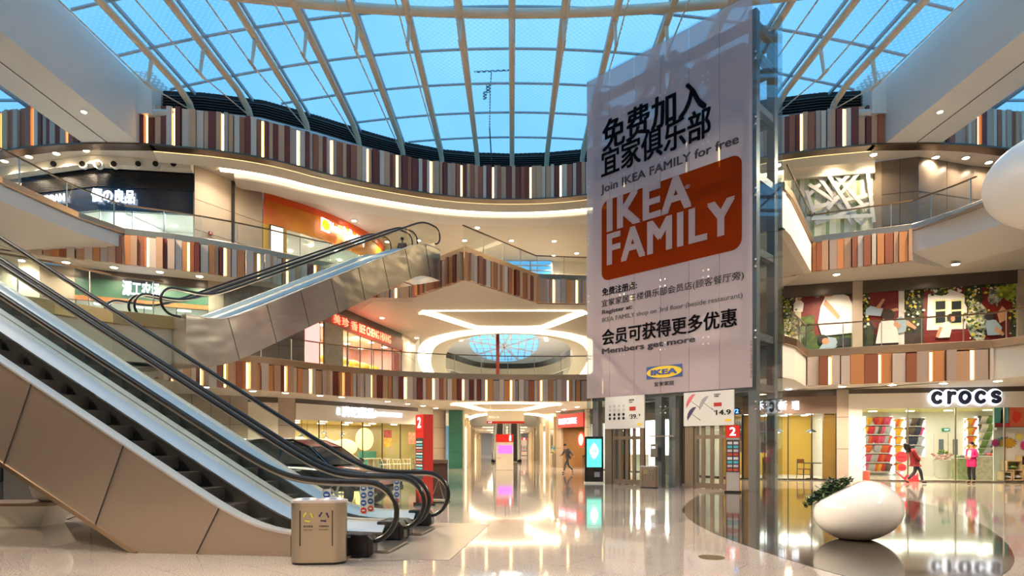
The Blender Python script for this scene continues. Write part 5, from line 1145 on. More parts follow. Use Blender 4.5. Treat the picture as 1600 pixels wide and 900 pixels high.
for z in zs[1:-1]:
    for s in (0.12, 1.7, 1.9, 3.55, 3.75, 5.3, 5.5, TL-.12):
        for dz in (-.12, .12): m.tube([tw(s, -.02, z+dz), tw(s, .035, z+dz)], .03, 8)
m.build('glass_bolts', steelp, tower)['kind'] = 'stuff'
m = MB()
for z in zs[1:-1]:
    for s in (.12, 3.65, TL-.12):
        for q in (-1, 1): m.bar(tw(s, -.05, z), tw(s+q*.22 if 0 < s+q*.22 < TL else s, -.2, z+.15*q), .02, .02)
m.build('spider_brackets', steel, tower)
# lift cars inside the shaft
for s, z, lb in ((1.85, 10.9, 'left lift car high in the glass shaft'), (5.6, 13.0, 'right lift car near the top of the shaft')):
    cr_ = thing('lift_car', tuple(tw(s, -1, z)), lb, 'lift car'); MB().box(tw(s, -1.0, z+.1), (2.0, 1.1, .2), ax=(e3, n3, up)).build('car_floor', dg, cr_); MB().box(tw(s, -1.0, z+2.5), (2.0, 1.1, .3), ax=(e3, n3, up)).build('car_roof', dg, cr_)
    for q in (-1, 1): MB().box(tw(s+q*.97, -1.0, z+1.3), (.04, 1.1, 2.2), ax=(e3, n3, up)).build('side_wall', glasst, cr_)
    MB().box(tw(s, -1.5, z+1.3), (1.9, .04, 2.2), ax=(e3, n3, up)).build('back_wall', M('car_wall', (150, 140, 128), .3, .5), cr_)
# doors at the ground: two portals
for k, (x0, x1) in enumerate(((947, 1007), (1072, 1147))):
    s0, s1 = ts_(x0), ts_(x1); o = thing('lift_portal', tuple(tw((s0+s1)/2, 0, 0)), ('left lift portal with glazed steel doors under the poster with black hooks', 'right lift portal with glazed steel doors under the umbrella poster')[k], 'lift doors'); H = 2.75
    pm = M('lift_bronze_steel', (160, 142, 124), .35, .9)
    MB().box(tw(s0+.15, 0, H/2), (.34, .12, H), ax=(e3, n3, up)).build('jamb', pm, o); MB().box(tw(s1-.06, 0, H/2), (.14, .12, H), ax=(e3, n3, up)).build('jamb', pm, o); MB().box(tw((s0+s1)/2, 0, H+.06), (s1-s0, .12, .14), ax=(e3, n3, up)).build('lintel', pm, o)
    a0, a1 = s0+.34, s1-.14; nleaf = 4; wl = (a1-a0)/nleaf
    for q in range(nleaf):
        c = a0+wl*(q+.5); lf = thing('x', (0, 0, 0), '', None); bpy.data.objects.remove(lf)
        m = MB(); fw = wl*.2
        m.box(tw(c-wl/2+fw/2, -.02, H/2), (fw, .06, H-.05), ax=(e3, n3, up)).box(tw(c+wl/2-fw/2, -.02, H/2), (fw, .06, H-.05), ax=(e3, n3, up)); 
        for zc, hh in ((.1, .2), (1.85, .14), (H-.1, .2)): m.box(tw(c, -.02, zc), (wl-2*fw, .06, hh), ax=(e3, n3, up))
        lf = m.build('door_leaf', pm, o); MB().box(tw(c, -.02, 1.0), (wl-2*fw, .012, 1.6), ax=(e3, n3, up)).build('glass_pane', glass, lf); MB().box(tw(c, -.02, 2.25), (wl-2*fw, .012, .7), ax=(e3, n3, up)).build('glass_pane', glass, lf)
MB().bar(tw(3.05, .01, 1.9), tw(4.1, .01, 1.9), .05, .05).build('cross_rail', steel, tower)
o = thing('call_panel', tuple(tw(3.35, .1, 1.4)), 'small lift call panel with display between the two portals', 'control panel'); MB().box(tw(3.3, .06, 1.35), (.26, .1, .5), ax=(e3, n3, up)).build('panel', steel, o); MB().box(tw(3.3, .12, 1.47), (.14, .02, .08), ax=(e3, n3, up)).build('display', M('display_blue', (200, 225, 255), emit=1.5), o)
o = thing('floor_number_sign', tuple(tw(ts_(1149), .05, 2.7)), 'small dark sign with blue digits beside the right lift portal', 'sign'); MB().box(tw(ts_(1151), .08, 2.72), (.3, .05, .22), ax=(e3, n3, up)).build('sign_board', black, o); text('1/2', M('blue_digit', (90, 160, 255), emit=2, ecol=(90, 160, 255)), o, tw(ts_(1151)-.12, .115, 2.65), e3, .24, .14, bold=.02)
# machinery seen between the portals
m = MB()
for q in range(4): m.tube([tw(4.0+.07*q, -.8, .1), tw(4.0+.07*q, -.8, 15.5)], .018, 6)
m.build('hoist_cables', black, tower); MB().box(tw(4.15, -.9, 5), (.12, .16, 9.9), ax=(e3, n3, up)).build('guide_rail', dark, tower); MB().box(tw(.9, -1.6, 1.6), (.2, .2, 3.2), ax=(e3, n3, up)).build('guide_rail', dark, tower)

# the banner
film = filmmat('pale_pink_film', (244, 224, 226), .54); orangefilm = filmmat('orange_film', (176, 70, 26), .66, trans=(255, 190, 120)); inkd = filmmat('dark_film_ink', (40, 36, 38), .86, trans=(190, 200, 220)); inkg = filmmat('grey_film_ink', (104, 96, 98), .86); pale = filmmat('pale_film_letter', (218, 200, 200), .8)
zb0 = 3.52
bn = thing('banner', tuple(tw(TL/2, .03, zb0)), 'huge translucent pink film banner with Chinese and English text on the glass lift shaft', 'banner')
for i in range(6):
    MB().box(tw(.02+(TL-.24)*(i+.5)/6, .03, (zb0+TH-.1)/2), ((TL-.24)/6-.015, .008, TH-.1-zb0), ax=(e3, n3, up)).build('film_strip', film, bn)
def btext(tx, x0, x1, yt, yb, mat, bold=0, off=.05, space=1.0):
    a = TP(x0, yb, off); b = TP(x0, yt, off); c = TP(x1, 500, off)
    return text(tx, mat, bn, a, e3, (c.xy-a.xy).length, b.z-a.z, bold=bold, ext=.006, space=space)
btext('免费加入', 942, 1103, 191, 238, inkd, .035); btext('宜家俱乐部', 940, 1110, 236, 278, inkd, .03)
btext('Join IKEA FAMILY for free', 939, 1154, 290, 306, inkg, .022)
def brect(x0, x1, yt, yb, mat, name, lb, off=.045, r=.35):
    a = TP(x0, yb, off); b = TP(x0, yt, off); c = TP(x1, 500, off); w = (c.xy-a.xy).length; h = b.z-a.z; pts = []
    for cx, cy, q0 in ((w-r, r, -90), (w-r, h-r, 0), (r, h-r, 90), (r, r, 180)):
        for k in range(7): q = math.radians(q0+15*k); pts.append((cx+r*math.cos(q), cy+r*math.sin(q)))
    o = MB().vprism(pts, a, e3, up, .005).build(name, mat, bn); o['label'] = lb; return a, w, h
brect(940, 1159, 316, 440, orangefilm, 'orange_field', 'orange brown rounded rectangle of the banner', .045)
btext('IKEA', 950, 1078, 314, 361, pale, .045, .06, 1.1); btext('FAMILY', 950, 1146, 367, 413, pale, .045, .06, 1.12)
btext('®', 1070, 1078, 290, 296, pale, .01, .06)
btext('免费注册点:', 941, 995, 451, 463, inkd, .02); btext('宜家家居三楼俱乐部会员店(顾客餐厅旁)', 940, 1162, 469, 482, inkd, .0)
btext('Register at:', 941, 988, 485, 493, inkg, .03); btext('IKEA FAMILY shop on 3rd floor (beside restaurant)', 941, 1160, 497, 506, inkg, 0)
btext('会员可获得更多优惠', 941, 1151, 516, 540, inkd, .03); btext('Members get more', 941, 1086, 545, 556, inkg, .03)
a, w, h = brect(1010, 1066, 574, 593, M('logo_blue', (28, 74, 144), .4), 'blue_field', 'blue rectangle of the logo', .05, .01)
MB().vprism([(w*.49*math.cos(k*PI/20), h*.47*math.sin(k*PI/20)) for k in range(40)], a+e3*w/2+up*h/2+n3*.01, e3, up, .006).build('yellow_ellipse', M('logo_yellow', (246, 206, 36), .4), bn)
text('IKEA', M('logo_blue', (28, 74, 144)), bn, a+e3*w*.15+up*h*.3+n3*.02, e3, w*.7, h*.4, bold=.06, ext=.006)
btext('宜家家居', 1022, 1053, 597, 604, inkd, .0); a = TP(1176, 590, .05); text('© Inter IKEA Systems B.V. 2014', inkg, bn, a, up, 1.25, .09, up=-e3, ext=.004)
# hanging posters over the portals
def board(x0, x1, yt0, yb0, lb, off=.12):
    a = TP(x0, yb0, off); b = TP(x0, yt0, off); c = TP(x1, 500, off); w = (c.xy-a.xy).length; h = b.z-a.z; o = thing('poster_board', tuple(a), lb, 'poster')
    MB().box(a+e3*w/2+up*h/2, (w, .06, h), ax=(e3, n3, up)).build('board', M('poster_white', (226, 220, 212), .4), o); return o, a+n3*.035, w, h
o, a, w, h = board(946, 1007.5, 621, 670.5, 'white hanging poster with black hooks and the price 39.9 over the left lift')
for j in range(2):
    for i in range(4):
        c = a+e3*w*(.13+.118*i)+up*h*(.32+.12*j); MB().vprism([((.075 if k % 2 else .045)*math.cos(k*PI/8), (.075 if k % 2 else .045)*math.sin(k*PI/8)) for k in range(16)], c, e3, up, .01).build('black_hook_picture', black, o)
        c = c+up*h*.26; MB().vprism([(.06*math.cos(k*PI/6), .06*math.sin(k*PI/6)) for k in range(12)], c, e3, up, .008).build('pale_hook_picture', M('pale_grey_print', (196, 192, 190), .5), o)
def pt(tx, u, vv, w_, h_, mat=black, bold=.02): text(tx, mat, o, a+e3*w*u+up*h*vv+n3*.004, e3, w*w_, h*h_, bold=bold, ext=.004)
pt('挂钩', .63, .84, .12, .05); pt('HOOKS', .63, .78, .08, .03); MB().box(a+e3*w*.71+up*h*.6, (w*.15, .01, h*.12), ax=(e3, n3, up)).build('red_badge', red, o); pt('39.', .66, .29, .17, .14); pt('9', .87, .36, .03, .07); pt('¥', .63, .36, .02, .06)
MB().vprism([(.12*math.cos(k*PI/10), .045*math.sin(k*PI/10)) for k in range(20)], a+e3*w*.88+up*h*.12, e3, up, .008).build('yellow_badge', M('logo_yellow', (246, 206, 36)), o)
o, a, w, h = board(1069, 1147.5, 614, 666, 'white hanging poster with three umbrellas and the price 14.9 over the right lift')
def umb(cx, cy, L_, wd, ang, mat, lb):
    c, s = math.cos(ang), math.sin(ang); pts = [(0, 0), (.15, .55), (.35, .9), (.6, 1), (.85, .7), (1, 0)]; q = [((x-.5)*L_, y*wd) for x, y in pts]; q = [(x*c-y*s, x*s+y*c) for x, y in q]
    p_ = MB().vprism(q[::-1], a+e3*w*cx+up*h*cy, e3, up, .01).build('umbrella_picture', mat, o); p_['label'] = lb
    m = MB(); st_ = a+e3*w*cx+up*h*cy+n3*.006; dv = e3*s+up*-c; m.bar(st_, st_+dv*L_*.55, .015, .008); m.bar(st_+dv*L_*.55, st_+dv*L_*.7, .035, .012); m.build('umbrella_handle', black, o)
umb(.15, .74, .62, .14, .95, M('umb_pink', (226, 108, 120), .5), 'pink umbrella'); umb(.42, .66, .62, .14, .95, M('umb_grey', (168, 164, 162), .5), 'grey umbrella'); umb(.17, .36, .6, .15, .95, M('umb_navy', (58, 50, 92), .5), 'navy umbrella')
pt('KNALLA', .62, .88, .13, .035); pt('克纳拉', .62, .82, .09, .04); MB().box(a+e3*w*.69+up*h*.6, (w*.15, .01, h*.11), ax=(e3, n3, up)).build('red_badge', red, o); pt('14.9', .66, .3, .28, .14, bold=.03); pt('¥', .62, .38, .025, .06)
MB().vprism([(.13*math.cos(k*PI/10), .045*math.sin(k*PI/10)) for k in range(20)], a+e3*w*.89+up*h*.14, e3, up, .008).build('yellow_badge', M('logo_yellow', (246, 206, 36)), o)

# ---------------------------------------------------------------- loose things
def steel_bin(loc, rz, label, s=1.0):
    t = thing('litter_bin', (0, 0, 0), label, 'litter bin')
    def oval(w, dpt, n=32):
        r = dpt/2; pts = []
        for k in range(n):
            a = 2*PI*k/n; x = math.cos(a); y = math.sin(a); pts.append((x*r+math.copysign(w/2-r, x), y*r))
        return pts
    bs = M('bin_steel', (188, 176, 158), .3, 1, bump=.03, bscale=40, aniso=(.02, 1, 1))
    MB().prism(oval(.68, .32), 0.0, .03).build('plinth', black, t); MB().prism(oval(.70, .34), .03, .77).build('body', bs, t, smooth=True)
    m = MB().prism(oval(.72, .36), .77, .80); m.build('rim', steelp, t, smooth=True)
    for sx in (-1, 1):
        MB().tube([(sx*.17+.14*math.cos(k*PI/14), .125*math.sin(k*PI/14), .805) for k in range(28)], .012, 8, closed=True).build('opening_ring', steelp, t, smooth=True); MB().lathe([(.135, 0), (.135, .005)], (sx*.17, 0, .80), 24, 1, .88).build('opening', black, t)
        MB().box((sx*.2, -.171, .46), (.012, .006, .44)).build('slot_line', black, t)
    for sx, mt, nm in ((-.1, M('bin_yellow_green', (206, 200, 70), .5), 'yellow green recycling arrows'), (.095, M('bin_navy', (30, 34, 84), .5), 'navy recycling arrows')):
        m = MB()
        for k in range(3):
            a0 = PI/2+k*2*PI/3; p0 = (sx+.062*math.cos(a0+.35), .6+.062*math.sin(a0+.35)); p1 = (sx+.062*math.cos(a0+2*PI/3-.5), .6+.062*math.sin(a0+2*PI/3-.5))
            m.bar((p0[0], -.174, p0[1]), (p1[0], -.174, p1[1]), .004, .022, up=(0, 1, 0)) if False else None
            dx, dz = p1[0]-p0[0], p1[1]-p0[1]; L = math.hypot(dx, dz); ux, uz = dx/L, dz/L; nx, nz = -uz, ux
            poly = [(0, -.009), (L*.72, -.009), (L*.72, -.02), (L, 0), (L*.72, .02), (L*.72, .009), (0, .009)]
            m.vprism([(p0[0]+a*ux+b*nx, p0[1]+a*uz+b*nz) for a, b in poly], (0, -.176, 0), (1, 0, 0), (0, 0, 1), .004)
        o = m.build('recycling_symbol', mt, t); o['label'] = nm
    text('其它垃圾', dark, t, (-.16, -.174, .47), (1, 0, 0), .12, .026, ext=.003); text('Other waste', dark, t, (-.155, -.174, .435), (1, 0, 0), .11, .014, ext=.003)
    text('可回收物', dark, t, (.035, -.174, .47), (1, 0, 0), .12, .026, ext=.003); text('Recyclable', dark, t, (.04, -.174, .435), (1, 0, 0), .11, .014, ext=.003)
    t.location = loc; t.rotation_euler = (0, 0, rz); t.scale = (s, s, s*1.02); return t
b1 = steel_bin((-2.49, 7.86, 0), .08, 'large oval steel litter bin in front of the nearest escalator')
p = tw(ts_(1037), 1.0, 0); steel_bin((p.x, p.y, 0), -.5, 'oval steel litter bin standing before the lift shaft', .96)

# digital kiosk
p = fl(928, 755); t = thing('digital_kiosk', (p[0], p[1], 0), 'black standing digital kiosk with turquoise screen left of the lifts', 'digital kiosk')
MB().box((p[0], p[1], .03), (.78, .4, .06)).build('base', cream, t); MB().box((p[0], p[1], .99), (.76, .12, 1.86)).build('housing', blackp, t, bevel=.03)
MB().box((p[0], p[1]-.065, 1.24), (.6, .01, 1.16)).build('screen', M('turquoise_screen', (90, 215, 190), emit=1.25, ecol=(80, 205, 180)), t)
MB().vprism([(.17*math.cos(k*PI/12)*(1+.08*math.cos(k*PI/3)), .3*math.sin(k*PI/12)*(1+.08*math.cos(k*PI/3))) for k in range(24)], (p[0], p[1]-.08, 1.32), (1, 0, 0), (0, 0, 1), .006).build('screen_emblem', M('screen_white', (230, 255, 248), emit=1.2), t)
text('优惠', M('turquoise_print', (60, 180, 160), emit=.6), t, (p[0]-.1, p[1]-.085, 1.26), (1, 0, 0), .2, .12, bold=.02, ext=.003); text('WECHAT', M('screen_dark', (30, 90, 80)), t, (p[0]-.2, p[1]-.075, .86), (1, 0, 0), .4, .04, ext=.003)
MB().box((p[0]+.12, p[1]-.064, .36), (.22, .01, .2)).build('sticker', M('kiosk_sticker', (160, 160, 165), .4), t)
# directory pillars
def directory(p, rz, label, w=.42, dd=.14, h=2.2, numside=1, sidered=False):
    t = thing('directory_pillar', (0, 0, 0), label, 'directory sign')
    MB().box((0, 0, .03), (w+.1, dd+.1, .06)).build('base', dark, t); MB().box((0, 0, h/2), (w, dd, h)).build('body', M('dir_grey', (190, 180, 172), .4) if not sidered else red, t, bevel=.01)
    MB().box((w/2+.006, 0, h/2), (.012, dd+.01, h)).build('red_side', red, t); MB().box((-w/2-.006, 0, h/2), (.012, dd+.01, h)).build('red_side', red, t)
    MB().box((0, -dd/2-.006, h-.2), (w, .012, .4)).build('red_header', M('dir_red', (206, 44, 34), .4, emit=.25), t)
    MB().box((0, -dd/2-.006, 1.2), (w*.94, .012, 1.05)).build('notice_board', M('dir_dark', (70, 66, 70), .3) if not sidered else M('dir_teal', (60, 70, 72), .3), t)
    text('2', signw, t, (-w*.22, -dd/2-.013, h-.33), (1, 0, 0), w*.42, .26, bold=.02, ext=.004)
    for k in range(12 if sidered else 8):
        z = 1.62-(.075 if sidered else .125)*k
        for q in (-1, 1) if not sidered else (0,):
            MB().box((q*w*.22, -dd/2-.014, z), (w*(.34 if q else .8), .006, .035 if sidered else .085)).build('notice', M('notice_%d' % (k % 4), ((225, 225, 225), (90, 190, 200), (210, 190, 190), (200, 80, 60))[k % 4], .4), t)
    t.location = (p[0], p[1], 0); t.rotation_euler = (0, 0, rz); return t
p = tw(ts_(1168), 1.1, 0); directory((p.x, p.y), -.35, 'grey directory pillar headed with a white 2 on red at the right corner of the lift shaft')
directory((-2.25, 15.6), -.95, 'slim red directory pillar with a white 2 behind the escalators', .42, .26, 2.32, sidered=True)
# small far directory
p = fl(819, 712); t = directory((p[0], p[1]), 0, 'distant red directory pillar with a 2 far down the corridor', .9, .3, 3.0)
p = onw((-4, 52), (4, 52), 741, 590); t = thing('information_sign', (p[0], p[1], 5.5), 'small red sign with a white figure standing on the second floor across the second atrium', 'sign'); MB().box((p[0], 52, 6.1), (.5, .2, .9)).build('board', red, t); MB().box((p[0], 52, 5.4), (.16, .16, .9)).build('post', dark, t); MB().ball((p[0], 51.85, 6.38), .07, 10, 8).box((p[0], 51.87, 6.12), (.14, .04, .35)).build('figure_symbol', white, t)
# blackboard stand
p = (-1.98, 16.4); t = thing('menu_stand', (p[0], p[1], 0), 'dark brown menu stand beside the slim red directory pillar', 'menu stand')
MB().box((p[0], p[1], .62), (.5, .05, 1.05), -.2).build('board', M('board_brown', (74, 60, 50), .4), t); MB().box((p[0], p[1]-.03, 1.1), (.52, .06, .1), -.2).build('top_shelf', M('board_shelf', (100, 84, 72), .4), t)
MB().tube([(p[0]-.2, p[1]-.28, 0), (p[0], p[1]-.06, .62), (p[0]+.2, p[1]-.28, 0)], .012, 6).build('front_legs', steel, t); MB().box((p[0], p[1], .02), (.5, .5, .03), -.2).build('base', dark, t)
# information kiosk in the corridor
p = fl(788.5, 734.5); t = thing('information_kiosk', (p[0], p[1], 0), 'white information kiosk with red top and purple screen in the middle of the corridor', 'information kiosk')
MB().box((p[0], p[1]+.2, .9), (1.12, .4, 1.8)).build('body', cream, t, bevel=.02); MB().box((p[0], p[1]+.2, 2.05), (1.12, .42, .5)).build('red_top', M('kiosk_red', (206, 34, 26), .4, emit=.3), t)
MB().ball((p[0]+.36, p[1]-.02, 2.19), .06, 10, 8).box((p[0]+.36, p[1]-.02, 2.0), (.12, .03, .26)).build('figure_symbol', signw, t); MB().box((p[0]+.03, p[1]-.01, 1.33), (.92, .02, .52)).build('screen', M('purple_screen', (190, 90, 220), emit=1.3, vary=.8, vscale=5, vc=(110, 90, 200)), t)
text('问询', M('kiosk_print', (190, 120, 110)), t, (p[0]-.44, p[1]-.002, .72), (1, 0, 0), .2, .1, ext=.003)
# hanging sign
a, b = dp(761, 660, 37), dp(819, 643, 37); t = thing('hanging_sign', (a.x, 37, b.z), 'cream hanging sign with a red lower edge over the corridor entrance', 'hanging sign')
w = b.x-a.x; MB().box(((a.x+b.x)/2, 37, (a.z+b.z)/2+.05), (w, .1, b.z-a.z)).build('sign_board', cream, t); MB().box(((a.x+b.x)/2, 36.98, a.z), (w+.06, .14, .14)).build('red_edge', red, t)
for s in (.1, .9): MB().tube([(a.x+w*s, 37, b.z), (a.x+w*s, 37, 4.03)], .012, 6).build('hanger', steel, t)
text('停车场 Car Park', M('sign_pale_print', (250, 246, 238), emit=.5), t, (a.x+.12, 36.94, b.z-.42), (1, 0, 0), .62, .16, ext=.003); text('1F', signw, t, (a.x+.1, 36.9, a.z-.045), (1, 0, 0), .2, .08, ext=.003)
# red column in the second atrium
st(MB().box((-1.05, 44.8, 7.2), (.24, .24, 5.4)).build('pillar', M('red_pillar', (150, 30, 22), .4)), 'thin dark red column in front of the second atrium')
# yellow bin beyond the corridor pillar
p = fl(868.5, 729); t = thing('litter_bin', (p[0]-.2, p[1], 0), 'small bin with a blue and yellow sign beside the coffee shop pillar', 'litter bin'); MB().lathe([(.22, 0), (.24, .05), (.24, .95), (.2, 1)], (p[0]-.2, p[1], 0), 20).build('body', steel, t); MB().box((p[0]-.2, p[1]-.05, 1.35), (.34, .04, .5)).build('sign_board', M('blue_yellow', (60, 150, 190), .4, vary=1, vscale=3, vc=(230, 200, 40)), t); MB().box((p[0]-.2, p[1], 1.05), (.04, .04, .3)).build('post', dark, t)

# egg planter
p = fl(1364, 849); EX, EY = p[0]+.0, p[1]+.42
t = thing('egg_planter', (EX, EY, 0), 'big glossy white egg shaped planter on the dark floor oval', 'planter')
eggm = M('glossy_white_shell', (232, 226, 218), .12, coat=.8)
b = MB(); N, K = 40, 28; tilt = Matrix.Rotation(math.radians(-30), 3, 'Y')
pole = Vector((-.62, .25, .74)).normalized()
rows = []
for i in range(K+1):
    th = PI*i/K
    for k in range(N):
        ph = 2*PI*k/N; q = Vector((math.sin(th)*math.cos(ph), math.sin(th)*math.sin(ph), math.cos(th)))
        x, y, z = q.x*.67, q.y*.6, q.z*.50
        z += .07*x; z = max(z, -.455)
        if z < -.2: x *= 1-.35*((-.2-z)/.3)**2*.5; y *= 1-.35*((-.2-z)/.3)**2*.5
        lim = .455+.5*min(x, .12)-.3*y
        if z > lim: z = lim+(z-lim)*.2
        b.v.append((EX+x, EY+y, z+.46))
for i in range(K):
    for k in range(N): b.f.append((i*N+k, (i+1)*N+k, (i+1)*N+(k+1) % N, i*N+(k+1) % N)); b.m.append(0)
eg = b.build('shell', eggm, t, smooth=True)
sb = eg.modifiers.new('smooth', 'SUBSURF'); sb.levels = 1; sb.render_levels = 1
MB().ball((EX-.26, EY+.2, .70), (.3, .24, .05), 20, 8, Matrix.Rotation(-.46, 3, 'Y')).build('soil', M('soil', (50, 38, 28), .9), t)
def leafy(parent, cx, cy, cz, rx, ry, rz_, n, mt, size=.07, seed=2, name='leaves', tilt=0):
    r = random.Random(seed); m = MB()
    for i in range(n):
        a = r.uniform(0, 2*PI); u = r.random()**.5; x = cx+rx*u*math.cos(a); y = cy+ry*u*math.sin(a); z = cz+r.uniform(0, rz_)*(1.15-u)+tilt*(x-cx); s = size*r.uniform(.6, 1.2)
        d = Vector((r.uniform(-1, 1), r.uniform(-1, 1), r.uniform(-.3, .7))).normalized(); sd = d.cross(Vector((0, 0, 1)))+Vector((0, 0, r.uniform(-.4, .4))); sd.normalize(); c = Vector((x, y, z)); nn_ = d.cross(sd)
        m.mat(i % 2).face([c, c+d*s*.4+sd*s*.38+nn_*s*.1, c+d*s, c+d*s*.4-sd*s*.38+nn_*s*.1])
        if i % 3 == 0: m.mat(1).tube([(cx+(x-cx)*.3, cy+(y-cy)*.3, cz), tuple(c)], .004, 4)
    o = m.build(name, mt, parent); o['kind'] = 'stuff'; return o
gl = [M('leaf_green', (58, 84, 34), .45), M('leaf_dark', (34, 52, 26), .5)]
leafy(t, EX-.36, EY+.24, .72, .38, .22, .24, 460, gl, .085, tilt=.6)
# small flower pot-like red vase behind the planter
p = onw((14.8, 26.2), (23, 24.6), 1353.5, 752); t = thing('red_pillar_candle_stand', (p.x, p.y, 0), 'small pinkish red cylinder standing before the shoe shop frame', 'bollard'); MB().lathe([(.13, 0), (.14, .02), (.14, .42), (.12, .44)], (p.x, p.y, .0), 20).build('body', M('salmon_red', (196, 96, 80), .4), t); MB().lathe([(.14, 0), (.145, .03)], (p.x, p.y, .44), 20).build('cap', M('pale_salmon', (220, 150, 130), .4), t)

# bench and ball planter at the far left
t = thing('bench', (-8.6, 11.2, 0), 'cream bench with slanted sides on the floor at the left edge', 'bench')
a = fl(55, 823); MB().hexa([(-12, a[1], .0), (a[0]+.1, a[1], .0), (a[0]+.1, a[1]+.6, .0), (-12, a[1]+.6, .0), (-12, a[1]-.08, .4), (a[0]+.28, a[1]-.08, .4), (a[0]+.28, a[1]+.7, .4), (-12, a[1]+.7, .4)]).build('body', cream, t); MB().box((-12+(a[0]+.3+12)/2, a[1]+.3, .42), (a[0]+.34+12, .84, .05)).build('seat', M('bench_top', (150, 122, 100), .4), t)
bx = fl(2, 793, .44); t = thing('ball_planter', (bx[0], bx[1]+.5, .45), 'white ball shaped planter with a dark plant on the cream bench', 'planter'); MB().lathe([(.16, 0), (.3, .1), (.36, .3), (.33, .48), (.2, .6), (.17, .57)], (bx[0], a[1]+.35, .45), 28).build('pot', eggm, t, smooth=True); leafy(t, bx[0], a[1]+.35, 1.0, .26, .26, .3, 160, gl, .12, 5)
# low railing frame on the floor behind the bench
p = fl(98, 812); t = thing('floor_frame', (p[0], p[1], 0), 'small dark metal frame on the floor below the escalator', 'frame'); MB().tube([(p[0]-.25, p[1], .02), (p[0]-.12, p[1]+.3, .5), (p[0]-.05, p[1]+.3, .5)], .015, 6).tube([(p[0]-.25, p[1], .02), (p[0]+.12, p[1], .02), (p[0]+.25, p[1]+.2, .1)], .015, 6).build('tube_frame', dark, t)

# big white organic lamp shape at the right edge
c = dp(1668, 278, 14); t = thing('white_pod', tuple(c), 'huge smooth white egg shaped pod hanging at the right edge of the picture', 'pod')
b = MB().ball(tuple(c), (1.62, 1.5, 1.12), 40, 28); b.build('shell', M('pod_white', (226, 224, 220), .35), t, smooth=True); MB().tube([(c.x+.3, c.y, c.z+1.0), (c.x+.3, c.y, 18)], .03, 8).build('hanger', steel, t)
# projector hanging under the skylight
c = dp(765, 140, 35.5); t = thing('hanging_projector', tuple(c), 'small dark device on a vertical rod under the centre of the skylight', 'projector')
MB().bar(dp(741, 112.5, 35.5), dp(800, 109.5, 35.5), .06, .08).build('crossbar', dark, t); MB().tube([dp(768, 110, 35.5), dp(766, 140, 35.5), dp(765, 200, 35.5), dp(768, 250, 35.5)], .035, 6).build('rod', dark, t); MB().box(c+Vector((-.1, 0, .1)), (.22, .22, .5)).box(c+Vector((-.28, 0, -.35)), (.2, .2, .4), .3).build('device', black, t, bevel=.03)

